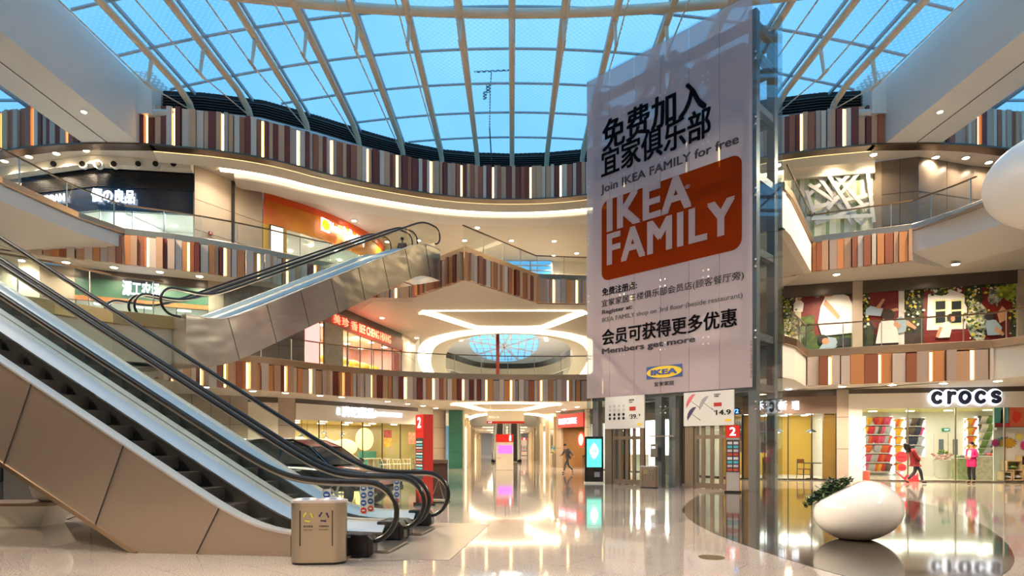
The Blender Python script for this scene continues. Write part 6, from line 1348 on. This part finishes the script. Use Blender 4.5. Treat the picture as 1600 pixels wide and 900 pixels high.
# ---------------------------------------------------------------- car
def car(loc, rz, label):
    t = thing('car', (0, 0, 0), label, 'car'); pm = M('car_paint', (12, 12, 15), .2, 0, coat=.7)
    def xs_(x):   # half width, sill z, belt z
        u = x/2.35; w = .93*(1-.16*abs(u)**4); return w
    prof = [(-2.35, .55, .95), (-2.25, .42, 1.1), (-1.6, .38, 1.12), (-.6, .36, 1.1), (.4, .36, 1.08), (1.0, .36, 1.06), (1.6, .38, 1.0), (2.1, .4, .9), (2.32, .48, .74)]
    m = MB(); n = len(prof); sec = []
    for x, z0, z1 in prof:
        w = xs_(x); sec.append([(x, -w*.92, z0), (x, -w, z0+.2), (x, -w*.98, z1-.08), (x, -w*.86, z1), (x, w*.86, z1), (x, w*.98, z1-.08), (x, w, z0+.2), (x, w*.92, z0)])
    for s_ in sec: m.v += s_
    for i in range(n-1):
        for k in range(8): m.f.append((i*8+k, i*8+(k+1) % 8, (i+1)*8+(k+1) % 8, (i+1)*8+k)); m.m.append(0)
    m.f.append(tuple(range(8))); m.f.append(tuple((n-1)*8+k for k in range(8))[::-1]); m.m += [0, 0]
    bd = m.build('body', pm, t, smooth=True); md = bd.modifiers.new('s', 'SUBSURF'); md.levels = md.render_levels = 2
    g = [(-2.15, 1.08), (-1.75, 1.55), (-.9, 1.68), (.1, 1.66), (.55, 1.5), (1.15, 1.05)]
    m = MB(); 
    for x, z in g: 
        wt = .66 if z > 1.3 else .82; m.v += [(x, -wt, z), (x, wt, z)]
    for i in range(len(g)-1): m.f.append((2*i, 2*i+1, 2*i+3, 2*i+2)); m.m.append(0)
    m.build('roof', pm, t); m = MB()
    cg = M('car_glass', (34, 38, 40), .04, spec=.8)
    for sy in (-1, 1):
        m.face([(-1.95, sy*.83, 1.1), (1.05, sy*.83, 1.07), (.45, sy*.69, 1.5), (.05, sy*.67, 1.62), (-.9, sy*.67, 1.64), (-1.65, sy*.68, 1.52)][::sy])
    m.build('side_window', cg, t); MB().face([(1.17, -.8, 1.06), (1.17, .8, 1.06), (.57, .66, 1.51), (.57, -.66, 1.51)]).build('windscreen', cg, t)
    for sy in (-1, 1):
        m = MB()
        for a_, b_ in (((1.12, 1.06), (.5, 1.5)), ((.5, 1.5), (.05, 1.66)), ((.05, 1.66), (-.9, 1.68)), ((-.9, 1.68), (-1.75, 1.55)), ((-.25, 1.08), (-.3, 1.63)), ((-1.25, 1.1), (-1.3, 1.6)), ((-1.75, 1.55), (-2.1, 1.1))):
            wt = lambda z: .84 if z < 1.2 else .685
            m.bar((a_[0], sy*wt(a_[1]), a_[1]), (b_[0], sy*wt(b_[1]), b_[1]), .04, .05)
        m.build('pillar', pm, t)
        MB().ball((.95, sy*1.02, 1.12), (.09, .14, .09), 12, 8).build('wing_mirror', pm, t, smooth=True)
        hl = MB().ball((2.12, sy*.66, .82), (.2, .2, .07), 14, 8).build('headlight', M('headlamp', (190, 200, 215), .1, .4), t, smooth=True)
        for x in (-.75, .35): MB().box((x, sy*.955, .92), (.2, .03, .03)).build('door_handle', steelp, t)
        for x in (-1.42, 1.42):
            w = MB(); 
            pts = [(.36, -.11), (.37, -.06), (.37, .06), (.36, .11)]
            N = 28; b0 = 0
            for r_, o_ in [(.22, -.12)]+pts+[(.22, .12)]:
                for k in range(N): w.v.append((x+r_*math.cos(2*PI*k/N), sy*(.84)+o_, .37+r_*math.sin(2*PI*k/N)))
            for i in range(5):
                for k in range(N): w.f.append((i*N+k, i*N+(k+1) % N, (i+1)*N+(k+1) % N, (i+1)*N+k)); w.m.append(0)
            ty = w.build('tyre', black, t, smooth=True); w = MB()
            for k in range(5): a = 2*PI*k/5; w.bar((x, sy*.93, .37), (x+.23*math.cos(a), sy*.93, .37+.23*math.sin(a)), .05, .04, up=(0, 1, 0))
            w.tube([(x+.23*math.cos(2*PI*k/20), sy*.93, .37+.23*math.sin(2*PI*k/20)) for k in range(20)], .02, 6, closed=True); w.build('wheel_rim', steelp, t)
    MB().box((2.33, 0, .68), (.06, 1.1, .22)).build('grille', steelp, t); MB().box((2.3, 0, .45), (.1, 1.5, .12)).build('bumper', dark, t)
    for sy in (-1, 1): MB().tube([(.0, sy*.6, 1.70), (-1.5, sy*.6, 1.68)], .018, 6).build('roof_rail', steelp, t)
    t.location = loc; t.rotation_euler = (0, 0, rz); return t
car((-5.3, 15.8, 0), -.28, 'shiny black car parked behind the escalators')

# ---------------------------------------------------------------- photo mural on the second floor
MP, MQ = (13.5, 30.3), (23.1, 27.4); md_ = (V2(MQ)-V2(MP)).normalized(); mn = Vector((md_.y, -md_.x, 0)); mra = math.atan2(md_.y, md_.x)
mu = thing('photo_mural', (18, 29, 5.3), 'long garden photo mural with red barn, white window and children on the second floor wall', 'mural')
def mq(x, y, off): return onw(V2(MP)+V2(mn)*off, V2(MQ)+V2(mn)*off, x, y)
def mpoly(pts, mat, off, lb, name='printed_shape', th=.004):
    c = mq(*pts[0], off); q = [((mq(x, y, off)-c).dot(md_.to_3d()), mq(x, y, off).z-c.z) for x, y in pts]
    o = MB().vprism(q, c, md_.to_3d(), (0, 0, 1), th).build(name, mat, mu); o['label'] = lb; return o
def mell(cx, cy, rx, ry, mat, off, lb, n=18, j=0, rot=0):
    pts = []
    for k in range(n):
        a = 2*PI*k/n; r = 1+(R.uniform(-j, j) if j else 0); x, y = rx*r*math.cos(a), ry*r*math.sin(a)
        pts.append((cx+x*math.cos(rot)-y*math.sin(rot), cy+x*math.sin(rot)+y*math.cos(rot)))
    return mpoly(pts[::-1], mat, off, lb)
barn = M('barn_red', (122, 30, 22), .5, vary=.25, vscale=1, aniso=(6, 6, .3)); lawn = M('print_lawn', (84, 104, 40), .6, vary=.6, vscale=4, vc=(40, 60, 20)); fol = M('print_foliage', (58, 70, 28), .6, vary=.9, vscale=4.5, vc=(16, 22, 12)); flw = M('print_blossom', (196, 196, 176), .6, vary=.9, vscale=6, vc=(30, 40, 18)); skin = M('skin_print', (196, 140, 104), .5); hairp = M('print_hair', (48, 32, 24), .6)
pw = M('print_white', (226, 222, 216), .5); pgr = M('print_grey_blue', (150, 168, 180), .5)
mpoly([(1222, 556), (1600, 540), (1600, 432), (1222, 452)], barn, .1, 'barn red background of the mural', 'mural_panel', .05)
mpoly([(1222, 556), (1272, 552), (1272, 492), (1222, 500)], lawn, .115, 'green lawn at the left of the mural'); mpoly([(1222, 500), (1236, 500), (1236, 452), (1222, 453)], fol, .118, 'dark foliage at the left of the mural')
mpoly([(1243, 500), (1249, 500), (1249, 452), (1243, 452)], pw, .117, 'white post'); 
mpoly([(1272, 552), (1330, 548), (1332, 520), (1272, 524)], lawn, .116, 'lawn below the bending man'); 
for (a, b) in ((1414, 1443),): mpoly([(a, 545), (b, 545), (b, 441), (a, 443)], fol, .116, 'dark green hedge of the mural')
mpoly([(1404, 545), (1413, 545), (1413, 446), (1404, 447)], pw, .118, 'white corner board of the barn')
mpoly([(1350, 548), (1440, 544), (1440, 520), (1350, 524)], M('print_shade', (60, 40, 34), .5), .117, 'brown shade below the girl')
# white house with window
mpoly([(1448, 516), (1509, 514), (1512, 462), (1485, 452), (1450, 460)], pw, .122, 'white gable wall'); 
for x0 in (1460, 1485):
    mpoly([(x0, 508), (x0+19, 507), (x0+19, 467), (x0, 468)], M('print_window_frame', (222, 220, 160), .5), .126, 'pale yellow window frame'); mpoly([(x0+2, 505), (x0+17, 504), (x0+17, 486), (x0+2, 487)], M('print_pane', (40, 46, 50), .3), .13, 'dark window pane'); mpoly([(x0+2, 484), (x0+17, 483), (x0+17, 470), (x0+2, 471)], M('print_pane', (40, 46, 50), .3), .13, 'dark window pane')
# foliage garlands
fi = 0
for cx, cy, rx, ry, mt in ((1280, 455, 20, 9, flw), (1318, 453, 18, 9, fol), (1232, 462, 9, 14, fol), (1235, 520, 11, 24, flw), (1360, 444, 18, 8, flw), (1385, 441, 20, 8, fol), (1352, 478, 7, 34, fol), (1418, 438, 22, 7, flw), (1462, 448, 20, 9, flw), (1470, 456, 12, 6, fol), (1500, 440, 18, 9, flw), (1520, 458, 15, 28, fol), (1526, 500, 17, 34, flw), (1540, 440, 26, 9, fol), (1556, 462, 12, 14, flw), (1575, 450, 18, 20, M('print_lime', (176, 188, 60), .6, vary=.5, vscale=3, vc=(90, 110, 30))), (1590, 495, 12, 40, fol), (1356, 520, 10, 24, fol)):
    mell(cx, cy, rx, ry, mt, .13+.002*fi, 'leaves and blossom of the mural', 22, .22); fi += 1
for nm, mt_, pal_ in (('print_white_blossom', M('print_bl_w', (224, 222, 206), .6), 0), ('print_yellow_blossom', M('print_bl_y', (206, 190, 60), .6), 1), ('print_dark_leaf', M('print_bl_d', (24, 32, 16), .6), 2), ('print_green_leaf', M('print_bl_g', (86, 106, 40), .6), 3)):
    m = MB(); o3 = mq(1272, 500, .168)
    for k in range(230):
        cx, cy, sx_, sy_ = R.choice([(1300, 453, 30, 7), (1232, 480, 10, 28), (1370, 443, 32, 8), (1352, 480, 8, 36), (1425, 440, 26, 6), (1475, 447, 30, 9), (1520, 470, 14, 36), (1526, 505, 17, 30), (1555, 446, 34, 12), (1588, 490, 12, 40), (1428, 480, 14, 34), (1240, 520, 12, 26)])
        x, y = cx+R.gauss(0, .5)*sx_, cy+R.gauss(0, .5)*sy_
        if y < 438+(1600-x)*.03: continue
        c = mq(x, y, .168+.002*pal_); rr_2 = R.uniform(.03, .085)
        m.vprism([(rr_2*math.cos(q*PI/3)*R.uniform(.6, 1.2), rr_2*math.sin(q*PI/3)*R.uniform(.6, 1.2)) for q in range(6)], c, md_.to_3d(), (0, 0, 1), .003)
    o = m.build(nm, mt_, mu); o['kind'] = 'stuff'
def fig(parts_, off, lb):
    for k, (kind, a, mt) in enumerate(parts_):
        (mell(*a, mt, off+.003*k, lb) if kind == 'e' else mpoly(a, mt, off+.003*k, lb))
fig([('p', [(1243, 510), (1251, 510), (1252, 486), (1242, 486)], M('print_khaki', (190, 184, 150), .5)), ('p', [(1240, 487), (1254, 487), (1256, 474), (1252, 470), (1244, 470), (1240, 475)], pw), ('e', (1249, 467, 3, 3.5), skin), ('e', (1249, 465, 4.5, 1.4), M('print_straw', (200, 186, 150), .5))], .17, 'man in white with a hat')
fig([('p', [(1284, 525), (1332, 520), (1334, 480), (1326, 463), (1308, 456), (1290, 462), (1282, 480), (1278, 505)], pw), ('p', [(1290, 468), (1300, 478), (1313, 494), (1310, 500), (1294, 484), (1286, 476)], skin), ('e', (1290, 457, 10, 4.5), M('print_straw', (200, 186, 150), .5)), ('e', (1294, 461, 8, 3), skin)], .18, 'bending man in a white shirt')
fig([('p', [(1280, 545), (1296, 549), (1310, 540), (1306, 528), (1292, 526)], pgr), ('e', (1286, 530, 8, 7), hairp), ('e', (1290, 533, 6, 5), skin), ('p', [(1306, 540), (1325, 543), (1330, 528), (1312, 526)], M('print_dark_cloth', (50, 46, 50), .5))], .2, 'lying child in blue')
fig([('p', [(1368, 537), (1407, 535), (1400, 508), (1396, 500), (1380, 498), (1374, 506)], pw), ('e', (1388, 492, 10, 9), hairp), ('p', [(1398, 500), (1408, 508), (1404, 514), (1396, 508)], skin)], .2, 'girl in a white dotted dress')
fig([('p', [(1352, 492), (1376, 494), (1380, 482), (1360, 478), (1353, 484)], pgr), ('p', [(1368, 481), (1380, 466), (1383, 468), (1374, 483)], skin), ('p', [(1380, 486), (1402, 481), (1404, 485), (1384, 490)], skin)], .19, 'child stretching the arms')
fig([('p', [(1400, 522), (1415, 518), (1418, 502), (1408, 494), (1400, 498)], pgr), ('p', [(1418, 500), (1432, 511), (1430, 515), (1416, 508)], skin)], .19, 'boy in grey behind the girl')
fig([('p', [(1466, 528), (1484, 527), (1488, 510), (1482, 502), (1474, 504), (1468, 512)], pw), ('p', [(1462, 526), (1468, 510), (1473, 512), (1466, 528)], skin), ('e', (1486, 496, 6.5, 6), hairp), ('e', (1489, 498, 3.5, 4.5), skin)], .19, 'boy in a white shirt')
fig([('p', [(1543, 524), (1562, 523), (1566, 512), (1556, 500), (1544, 498), (1540, 506)], pgr), ('p', [(1556, 510), (1570, 521), (1567, 525), (1553, 517)], skin), ('e', (1546, 494, 8, 6.5), hairp), ('p', [(1562, 505), (1571, 500), (1572, 484), (1566, 478), (1558, 490)], skin)], .19, 'man in a pale blue shirt')
rr2 = MB(); header(V2(MP), V2(MQ), 8.85, 9.43, tile, 'dark tile band above the mural', .1, .3)
for x in (1339, 1597):
    p = mq(x, 500, .2); st(MB().box((p.x, p.y, 7.3), (.42, .3, 4.2), mra).build('pillar', stone), 'stone pillar %s the mural' % ('dividing' if x < 1400 else 'at the right end of'))

# ---------------------------------------------------------------- people
def skinmesh(name, joints, edges, mat, parent, root=0, sub=2):
    me = bpy.data.meshes.new(name); me.from_pydata([j[0] for j in joints], edges, []); o = bpy.data.objects.new(name, me); COL.objects.link(o); me.materials.append(mat)
    md = o.modifiers.new('skin', 'SKIN'); md.use_smooth_shade = True
    sv = me.skin_vertices[0] if me.skin_vertices else None
    if sv is None:
        bm_ = __import__('bmesh').new(); bm_.from_mesh(me); bm_.verts.layers.skin.verify(); bm_.to_mesh(me); bm_.free(); sv = me.skin_vertices[0]
    for i, j in enumerate(joints):
        r = j[1]; sv.data[i].radius = r if isinstance(r, tuple) else (r, r)
        sv.data[i].use_root = (i == root)
    s2 = o.modifiers.new('sub', 'SUBSURF'); s2.levels = s2.render_levels = sub; par(o, parent); return o
skinm = M('skin', (214, 164, 134), .5); hairm = M('black_hair', (26, 20, 18), .4)
def person(label, H, J, loc, rz, top, legs, shoes, haircut='bun', topr=1.0, coat_len=0, hairmat=None):
    """J: joint dictionary in metres (x right, y forward is -y) for a 1.7 m figure"""
    t = thing('person', (0, 0, 0), label, 'person'); k = H/1.7
    g = lambda n: Vector(J[n])*k
    pel, chest, neck, head = g('pelvis'), g('chest'), g('neck'), g('head'); jo = []; ed = []; ix = {}
    def add(n, p, r): ix[n] = len(jo); jo.append((tuple(p), r if not isinstance(r, (int, float)) else r)); return ix[n]
    add('pel', pel, (.13*k, .1*k)); add('waist', pel.lerp(chest, .45), (.115*k, .085*k)); add('chest', chest, (.15*k, .1*k)); add('nb', neck, .05*k); add('nt', neck.lerp(head, .35), .046*k); add('jaw', neck.lerp(head, .75), (.06*k, .066*k)); add('skull', head, (.078*k, .09*k)); add('crown', head+(head-neck).normalized()*.075*k, (.055*k, .06*k))
    ed += [(0, 1), (1, 2), (2, 3), (3, 4), (4, 5), (5, 6), (6, 7)]
    for s in ('l', 'r'):
        sh, el, wr, ha = g('sh_'+s), g('el_'+s), g('wr_'+s), g('ha_'+s)
        a = add('sh'+s, sh, .055*k); b = add('el'+s, el, .038*k); c = add('wr'+s, wr, .026*k); d = add('ha'+s, wr.lerp(ha, .6), (.036*k, .02*k))
        ed += [(2, a), (a, b), (b, c), (c, d)]
        hd = (ha-wr).normalized(); sd = hd.cross(Vector((0, 1, 0))); sd = sd.normalized() if sd.length > .1 else Vector((1, 0, 0))
        for q in range(4):
            f0 = wr.lerp(ha, .75)+sd*(.022-.0147*q)*k; L_ = (.062, .07, .066, .052)[q]*k
            e = add('f%d%s' % (q, s), f0, .0085*k); f = add('g%d%s' % (q, s), f0+hd*L_*.55+Vector((0, -.006, 0)), .0078*k); h = add('h%d%s' % (q, s), f0+hd*L_+Vector((0, -.02, 0))*k, .0065*k); ed += [(d, e), (e, f), (f, h)]
        e = add('t0'+s, wr.lerp(ha, .35)+sd*.034*k, .011*k); f = add('t1'+s, wr.lerp(ha, .7)+sd*.055*k, .0085*k); ed += [(d, e), (e, f)]
        hp, kn, an, to = g('hip_'+s), g('kn_'+s), g('an_'+s), g('to_'+s)
        a = add('hp'+s, hp, .088*k); b = add('kn'+s, kn, .056*k); c = add('an'+s, an, .036*k); d = add('to'+s, to, .03*k); ed += [(0, a), (a, b), (b, c), (c, d)]
    skinmesh('body', jo, ed, skinm, t, 0, 1)
    # clothing
    cj = [(tuple(pel+Vector((0, 0, -.05*k))), (.18*k*topr, .16*k)), (tuple(pel.lerp(chest, .45)), (.15*k*topr, .115*k)), (tuple(chest), (.175*k*topr, .125*k)), (tuple(chest.lerp(neck, .8)), .07*k)]
    ce = [(0, 1), (1, 2), (2, 3)]
    if coat_len: cj.append((tuple(pel+Vector((0, 0, -coat_len*k))), (.19*k*topr, .17*k))); ce.append((0, 4))
    for s in ('l', 'r'):
        a = len(cj); cj += [(tuple(g('sh_'+s)), .075*k), (tuple(g('el_'+s)), .056*k), (tuple(g('el_'+s).lerp(g('wr_'+s), .92)), .042*k)]; ce += [(2, a), (a, a+1), (a+1, a+2)]
    skinmesh('jacket', cj, ce, top, t, 0, 2)
    lj = [(tuple(pel), (.12*k, .1*k))]; le = []
    for s in ('l', 'r'):
        a = len(lj); lj += [(tuple(g('hip_'+s)), .082*k), (tuple(g('kn_'+s)), .068*k), (tuple(g('kn_'+s).lerp(g('an_'+s), .93)), .05*k)]; le += [(0, a), (a, a+1), (a+1, a+2)]
    skinmesh('trousers', lj, le, legs, t, 0, 2)
    for s in ('l', 'r'):
        an, to = g('an_'+s), g('to_'+s); skinmesh('shoe', [(tuple(an+Vector((0, .03, -.03))*k), .045*k), (tuple(an.lerp(to, .55)+Vector((0, 0, -.01))*k), .044*k), (tuple(to), .036*k)], [(0, 1), (1, 2)], shoes, t, 0, 1)
    ax = (head-neck).normalized(); f = Vector(J.get('face', (0, -1, 0))).normalized(); sd = f.cross(ax).normalized(); hm = hairmat or hairm
    m = MB(); m.ball(tuple(head+ax*.045*k-f*.035*k), (.092*k, .092*k, .088*k), 18, 12); 
    if haircut == 'bun': m.ball(tuple(head+ax*.0*k-f*.125*k), .052*k, 12, 8)
    if haircut == 'long':
        m.tube([tuple(head-f*.05*k+sd*.0), tuple(head-f*.09*k-ax*.12*k), tuple(head-f*.1*k-ax*.3*k)], [.1*k, .095*k, .05*k], 12)
        for q in (-1, 1): m.tube([tuple(head+sd*.08*k*q+ax*.04*k), tuple(head+sd*.095*k*q-ax*.1*k), tuple(head+sd*.1*k*q-ax*.24*k)], [.04*k, .04*k, .02*k], 8)
    m.build('hair', hm, t, smooth=True)
    m = MB(); m.tube([tuple(head+f*.078*k+ax*.01*k), tuple(head+f*.1*k-ax*.02*k)], [.008*k, .015*k], 8); m.build('nose', skinm, t, smooth=True)
    m = MB()
    for q in (-1, 1): m.ball(tuple(head+f*.076*k+sd*.034*k*q+ax*.012*k), (.011*k, .011*k, .008*k), 8, 6)
    m.build('eyes', M('eye_dark', (30, 20, 16), .2), t); MB().ball(tuple(head+f*.074*k-ax*.055*k), (.022*k, .012*k, .007*k), 10, 6).build('mouth', M('lips', (170, 80, 74), .4), t)
    m = MB()
    for q in (-1, 1): m.ball(tuple(head+sd*.08*k*q-ax*.01*k), (.012*k, .02*k, .028*k), 8, 6)
    m.build('ears', skinm, t, smooth=True)
    t.location = loc; t.rotation_euler = (0, 0, rz); return t
stand = dict(pelvis=(0, 0, .93), chest=(0, -.02, 1.28), neck=(0, 0, 1.44), head=(0, -.02, 1.6), sh_l=(.17, 0, 1.38), el_l=(.22, .03, 1.12), wr_l=(.1, -.2, 1.08), ha_l=(.02, -.27, 1.1), sh_r=(-.17, 0, 1.38), el_r=(-.22, .03, 1.12), wr_r=(-.1, -.2, 1.08), ha_r=(-.02, -.27, 1.12),
    hip_l=(.09, 0, .88), kn_l=(.1, -.02, .48), an_l=(.1, .03, .09), to_l=(.11, -.14, .04), hip_r=(-.09, 0, .88), kn_r=(-.1, -.02, .48), an_r=(-.1, .03, .09), to_r=(-.11, -.14, .04))
pinkj = M('magenta_coat', (204, 30, 104), .6); blkt = M('black_trousers', (28, 26, 30), .6); shb = M('black_shoe', (22, 20, 20), .4)
p = fl(1518, 755); pk = person('woman in a magenta cardigan and black trousers standing in the shoe shop doorway', 1.68, stand, (p[0], p[1], 0), -PI/2+.2, pinkj, blkt, shb, 'bun', 1.12, .26)
sf = MB(); k = 1.68/1.7
skinmesh('shirt', [((0, -.09, 1.34), .07), ((0, -.1, 1.15), .085), ((0, -.1, .95), .08)], [(0, 1), (1, 2)], white, pk, 0, 1).matrix_parent_inverse = Matrix.Identity(4)
walk = dict(pelvis=(0, 0, .92), chest=(0, -.1, 1.25), neck=(0, -.16, 1.4), head=(0, -.22, 1.55), face=(.3, -1, 0), sh_l=(.17, -.06, 1.35), el_l=(.2, .12, 1.12), wr_l=(.14, .26, .96), ha_l=(.13, .32, .88), sh_r=(-.17, -.12, 1.35), el_r=(-.2, -.24, 1.1), wr_r=(-.1, -.4, 1.02), ha_r=(-.06, -.48, 1.0),
    hip_l=(.09, 0, .88), kn_l=(.1, -.24, .52), an_l=(.1, -.32, .1), to_l=(.1, -.48, .05), hip_r=(-.09, 0, .88), kn_r=(-.1, .06, .47), an_r=(-.1, .36, .16), to_r=(-.1, .28, .04))
lean = dict(walk); lean.update(chest=(0, .14, 1.24), neck=(0, .22, 1.38), head=(0, .3, 1.52), face=(.5, -1, .1), sh_l=(.17, .1, 1.34), sh_r=(-.17, .12, 1.34), el_l=(.2, .0, 1.1), wr_l=(.18, -.15, .98), ha_l=(.17, -.24, .96), el_r=(-.2, .04, 1.1), wr_r=(-.16, -.12, .96), ha_r=(-.15, -.2, .94))
p = fl(1430, 756); person('long haired woman in a red coat walking past the shoe shop window', 1.72, lean, (p[0], p[1], 0), PI/2-.15, M('dark_red_coat', (150, 34, 38), .6), M('charcoal_trousers', (52, 50, 60), .6), shb, 'long', 1.05, .2)
p = fl(888, 739.5); person('person in grey walking in front of the coffee shop', 1.7, walk, (p[0], p[1], 0), -PI/2+.4, M('grey_jacket', (96, 90, 92), .6), M('grey_trousers', (84, 80, 84), .6), shb, 'short', 1.0, .0)
p = dp(633, 700, 31); o = person('person in dark clothes riding near the top of the escalator to the third floor', 1.68, stand, (-5.45, 30.2, 10.2), PI, M('plum_jacket', (110, 70, 72), .6), M('dark_trousers', (60, 50, 52), .6), shb, 'short')

# ---------------------------------------------------------------- downlights of the galleries (each fitting with its own lamp)
def downlight(x, y, z, label, grp, power, spread=2.4, r=.13, tilt=None, col=(255, 234, 204)):
    o = thing('downlight', (x, y, z), label, 'downlight', grp)
    MB().lathe([(r*1.35, 0), (r*1.35, .02), (r*1.1, .02), (r*1.05, .0)], (x, y, z-.03), 20).build('trim_ring', white, o); MB().lathe([(r, 0), (r, .014)], (x, y, z-.045), 16).build('lens', spotlit, o)
    if power: lamp('AREA', (x, y, z-.06), power, col, size=r*2, spread=spread, rot=tilt or (0, 0, 0), parent=o)
def dl(pix, z, label, grp, power, **k):
    for x, y in pix: p = fl(x, y, z-.03); downlight(p[0], p[1], z, label, grp, power, **k)
dl([(7, 252), (45, 245), (88, 240), (134, 235)], 15.33, 'recessed downlight over the black fascia shop', 'downlights of the top ceiling, left bay', 90)
dl([(351, 256), (393, 268), (385, 281)], 15.33, 'recessed downlight in front of the stone pier on the top floor', 'downlights before the stone pier', 90)
dl([(553, 345), (605, 378), (654, 376), (726, 376), (746, 356), (799, 376), (866, 377), (865, 400), (901, 396)], 15.33, 'recessed downlight in the top floor ceiling across the atrium', 'downlights of the top ceiling, middle', 60)
dl([(1307, 248), (1365, 242), (1462, 246), (1509, 247), (1545, 254)], 15.33, 'recessed downlight on the right side of the top floor ceiling', 'downlights of the top ceiling, right', 35)
dl([(33, 407), (103, 410), (178, 418)], 9.41, 'recessed downlight over the walkway left of the green shop', 'downlights left of the green shop', 35)
dl([(250, 425), (312, 432)], 9.41, 'recessed downlight in front of the green shop', 'downlights before the green shop', 70)
dl([(597, 497), (651, 528), (664, 547), (664, 564)], 9.41, 'recessed downlight near the dried meat shop', 'downlights near the dried meat shop', 70)
dl([(1493, 413), (1307, 429)], 9.42, 'recessed downlight over the photo mural', 'downlights over the mural', 120)
dl([(1232, 608), (1316, 604), (1394, 601.5), (1474, 599), (1559, 595.5)], 4.035, 'recessed downlight before the shops on the right of the ground floor', 'ground floor downlights, right', 60)
dl([(321, 605), (395, 611), (446, 614), (500, 618), (534, 620.6), (606, 627.6), (637, 631), (661, 634), (681, 637.6), (708, 646)], 4.01, 'recessed downlight before the restaurant and the stone walls', 'ground floor downlights, left', 55)
dl([(902, 636), (881, 640), (872, 643), (863, 648)], 4.02, 'recessed downlight before the coffee shop', 'ground floor downlights by the coffee shop', 55)
# spotlights added in both beams and the ring lip to light floor and banner
for sx, nm in ((-1, 'left'), (1, 'right')):
    for y in (-4, 2, 8, 14, 20, 25):
        downlight(sx*17.6, y, 15.29, 'added spotlight in the underside of the %s white beam' % nm, 'added spotlights of the %s beam' % nm, 600 if sx < 0 else 420, spread=1.5 if sx < 0 else 1.95, r=.09, tilt=(0, sx*(.72 if sx < 0 else .5), 0), col=(255, 232, 200))
for i in range(9):
    a, d_ = at(R4, plen(R4)*(i+.5)/9); n_ = Vector((d_.y, -d_.x)); downlight(a.x-n_.x*.6, a.y-n_.y*.6, 15.3, 'small added spotlight in the cream strip under the slatted ring', 'added spotlights of the ring', 260, spread=2.1, r=.07, tilt=(-.3, 0, 0), col=(255, 228, 190))
# hall behind the viewer: simple gallery with unseen lamps added to brighten the foreground
st(MB().box((0, -11, 9.5), (62, 6, .3)).build('ceiling_gallery_behind', cream), 'gallery behind the viewer'); st(MB().box((0, -11, 4.4), (62, 6, .3)).build('ceiling_gallery_behind', cream), 'lower gallery behind the viewer')
for z, nm in ((9.33, 'upper'), (4.23, 'lower')):
    for k in range(8): downlight(-14+4*k, -9, z, 'added downlight of the %s gallery behind the viewer' % nm, 'added downlights behind the viewer, %s' % nm, 90)
fascia([(19, -8), (-19, -8)][::-1], 9.3, 10.6, .3, .5, 2, 'slatted edge of the gallery behind the viewer', seed=31); fascia([(-19, -8), (19, -8)], 4.2, 5.4, .3, .5, 2, 'slatted edge of the lower gallery behind the viewer', seed=32)
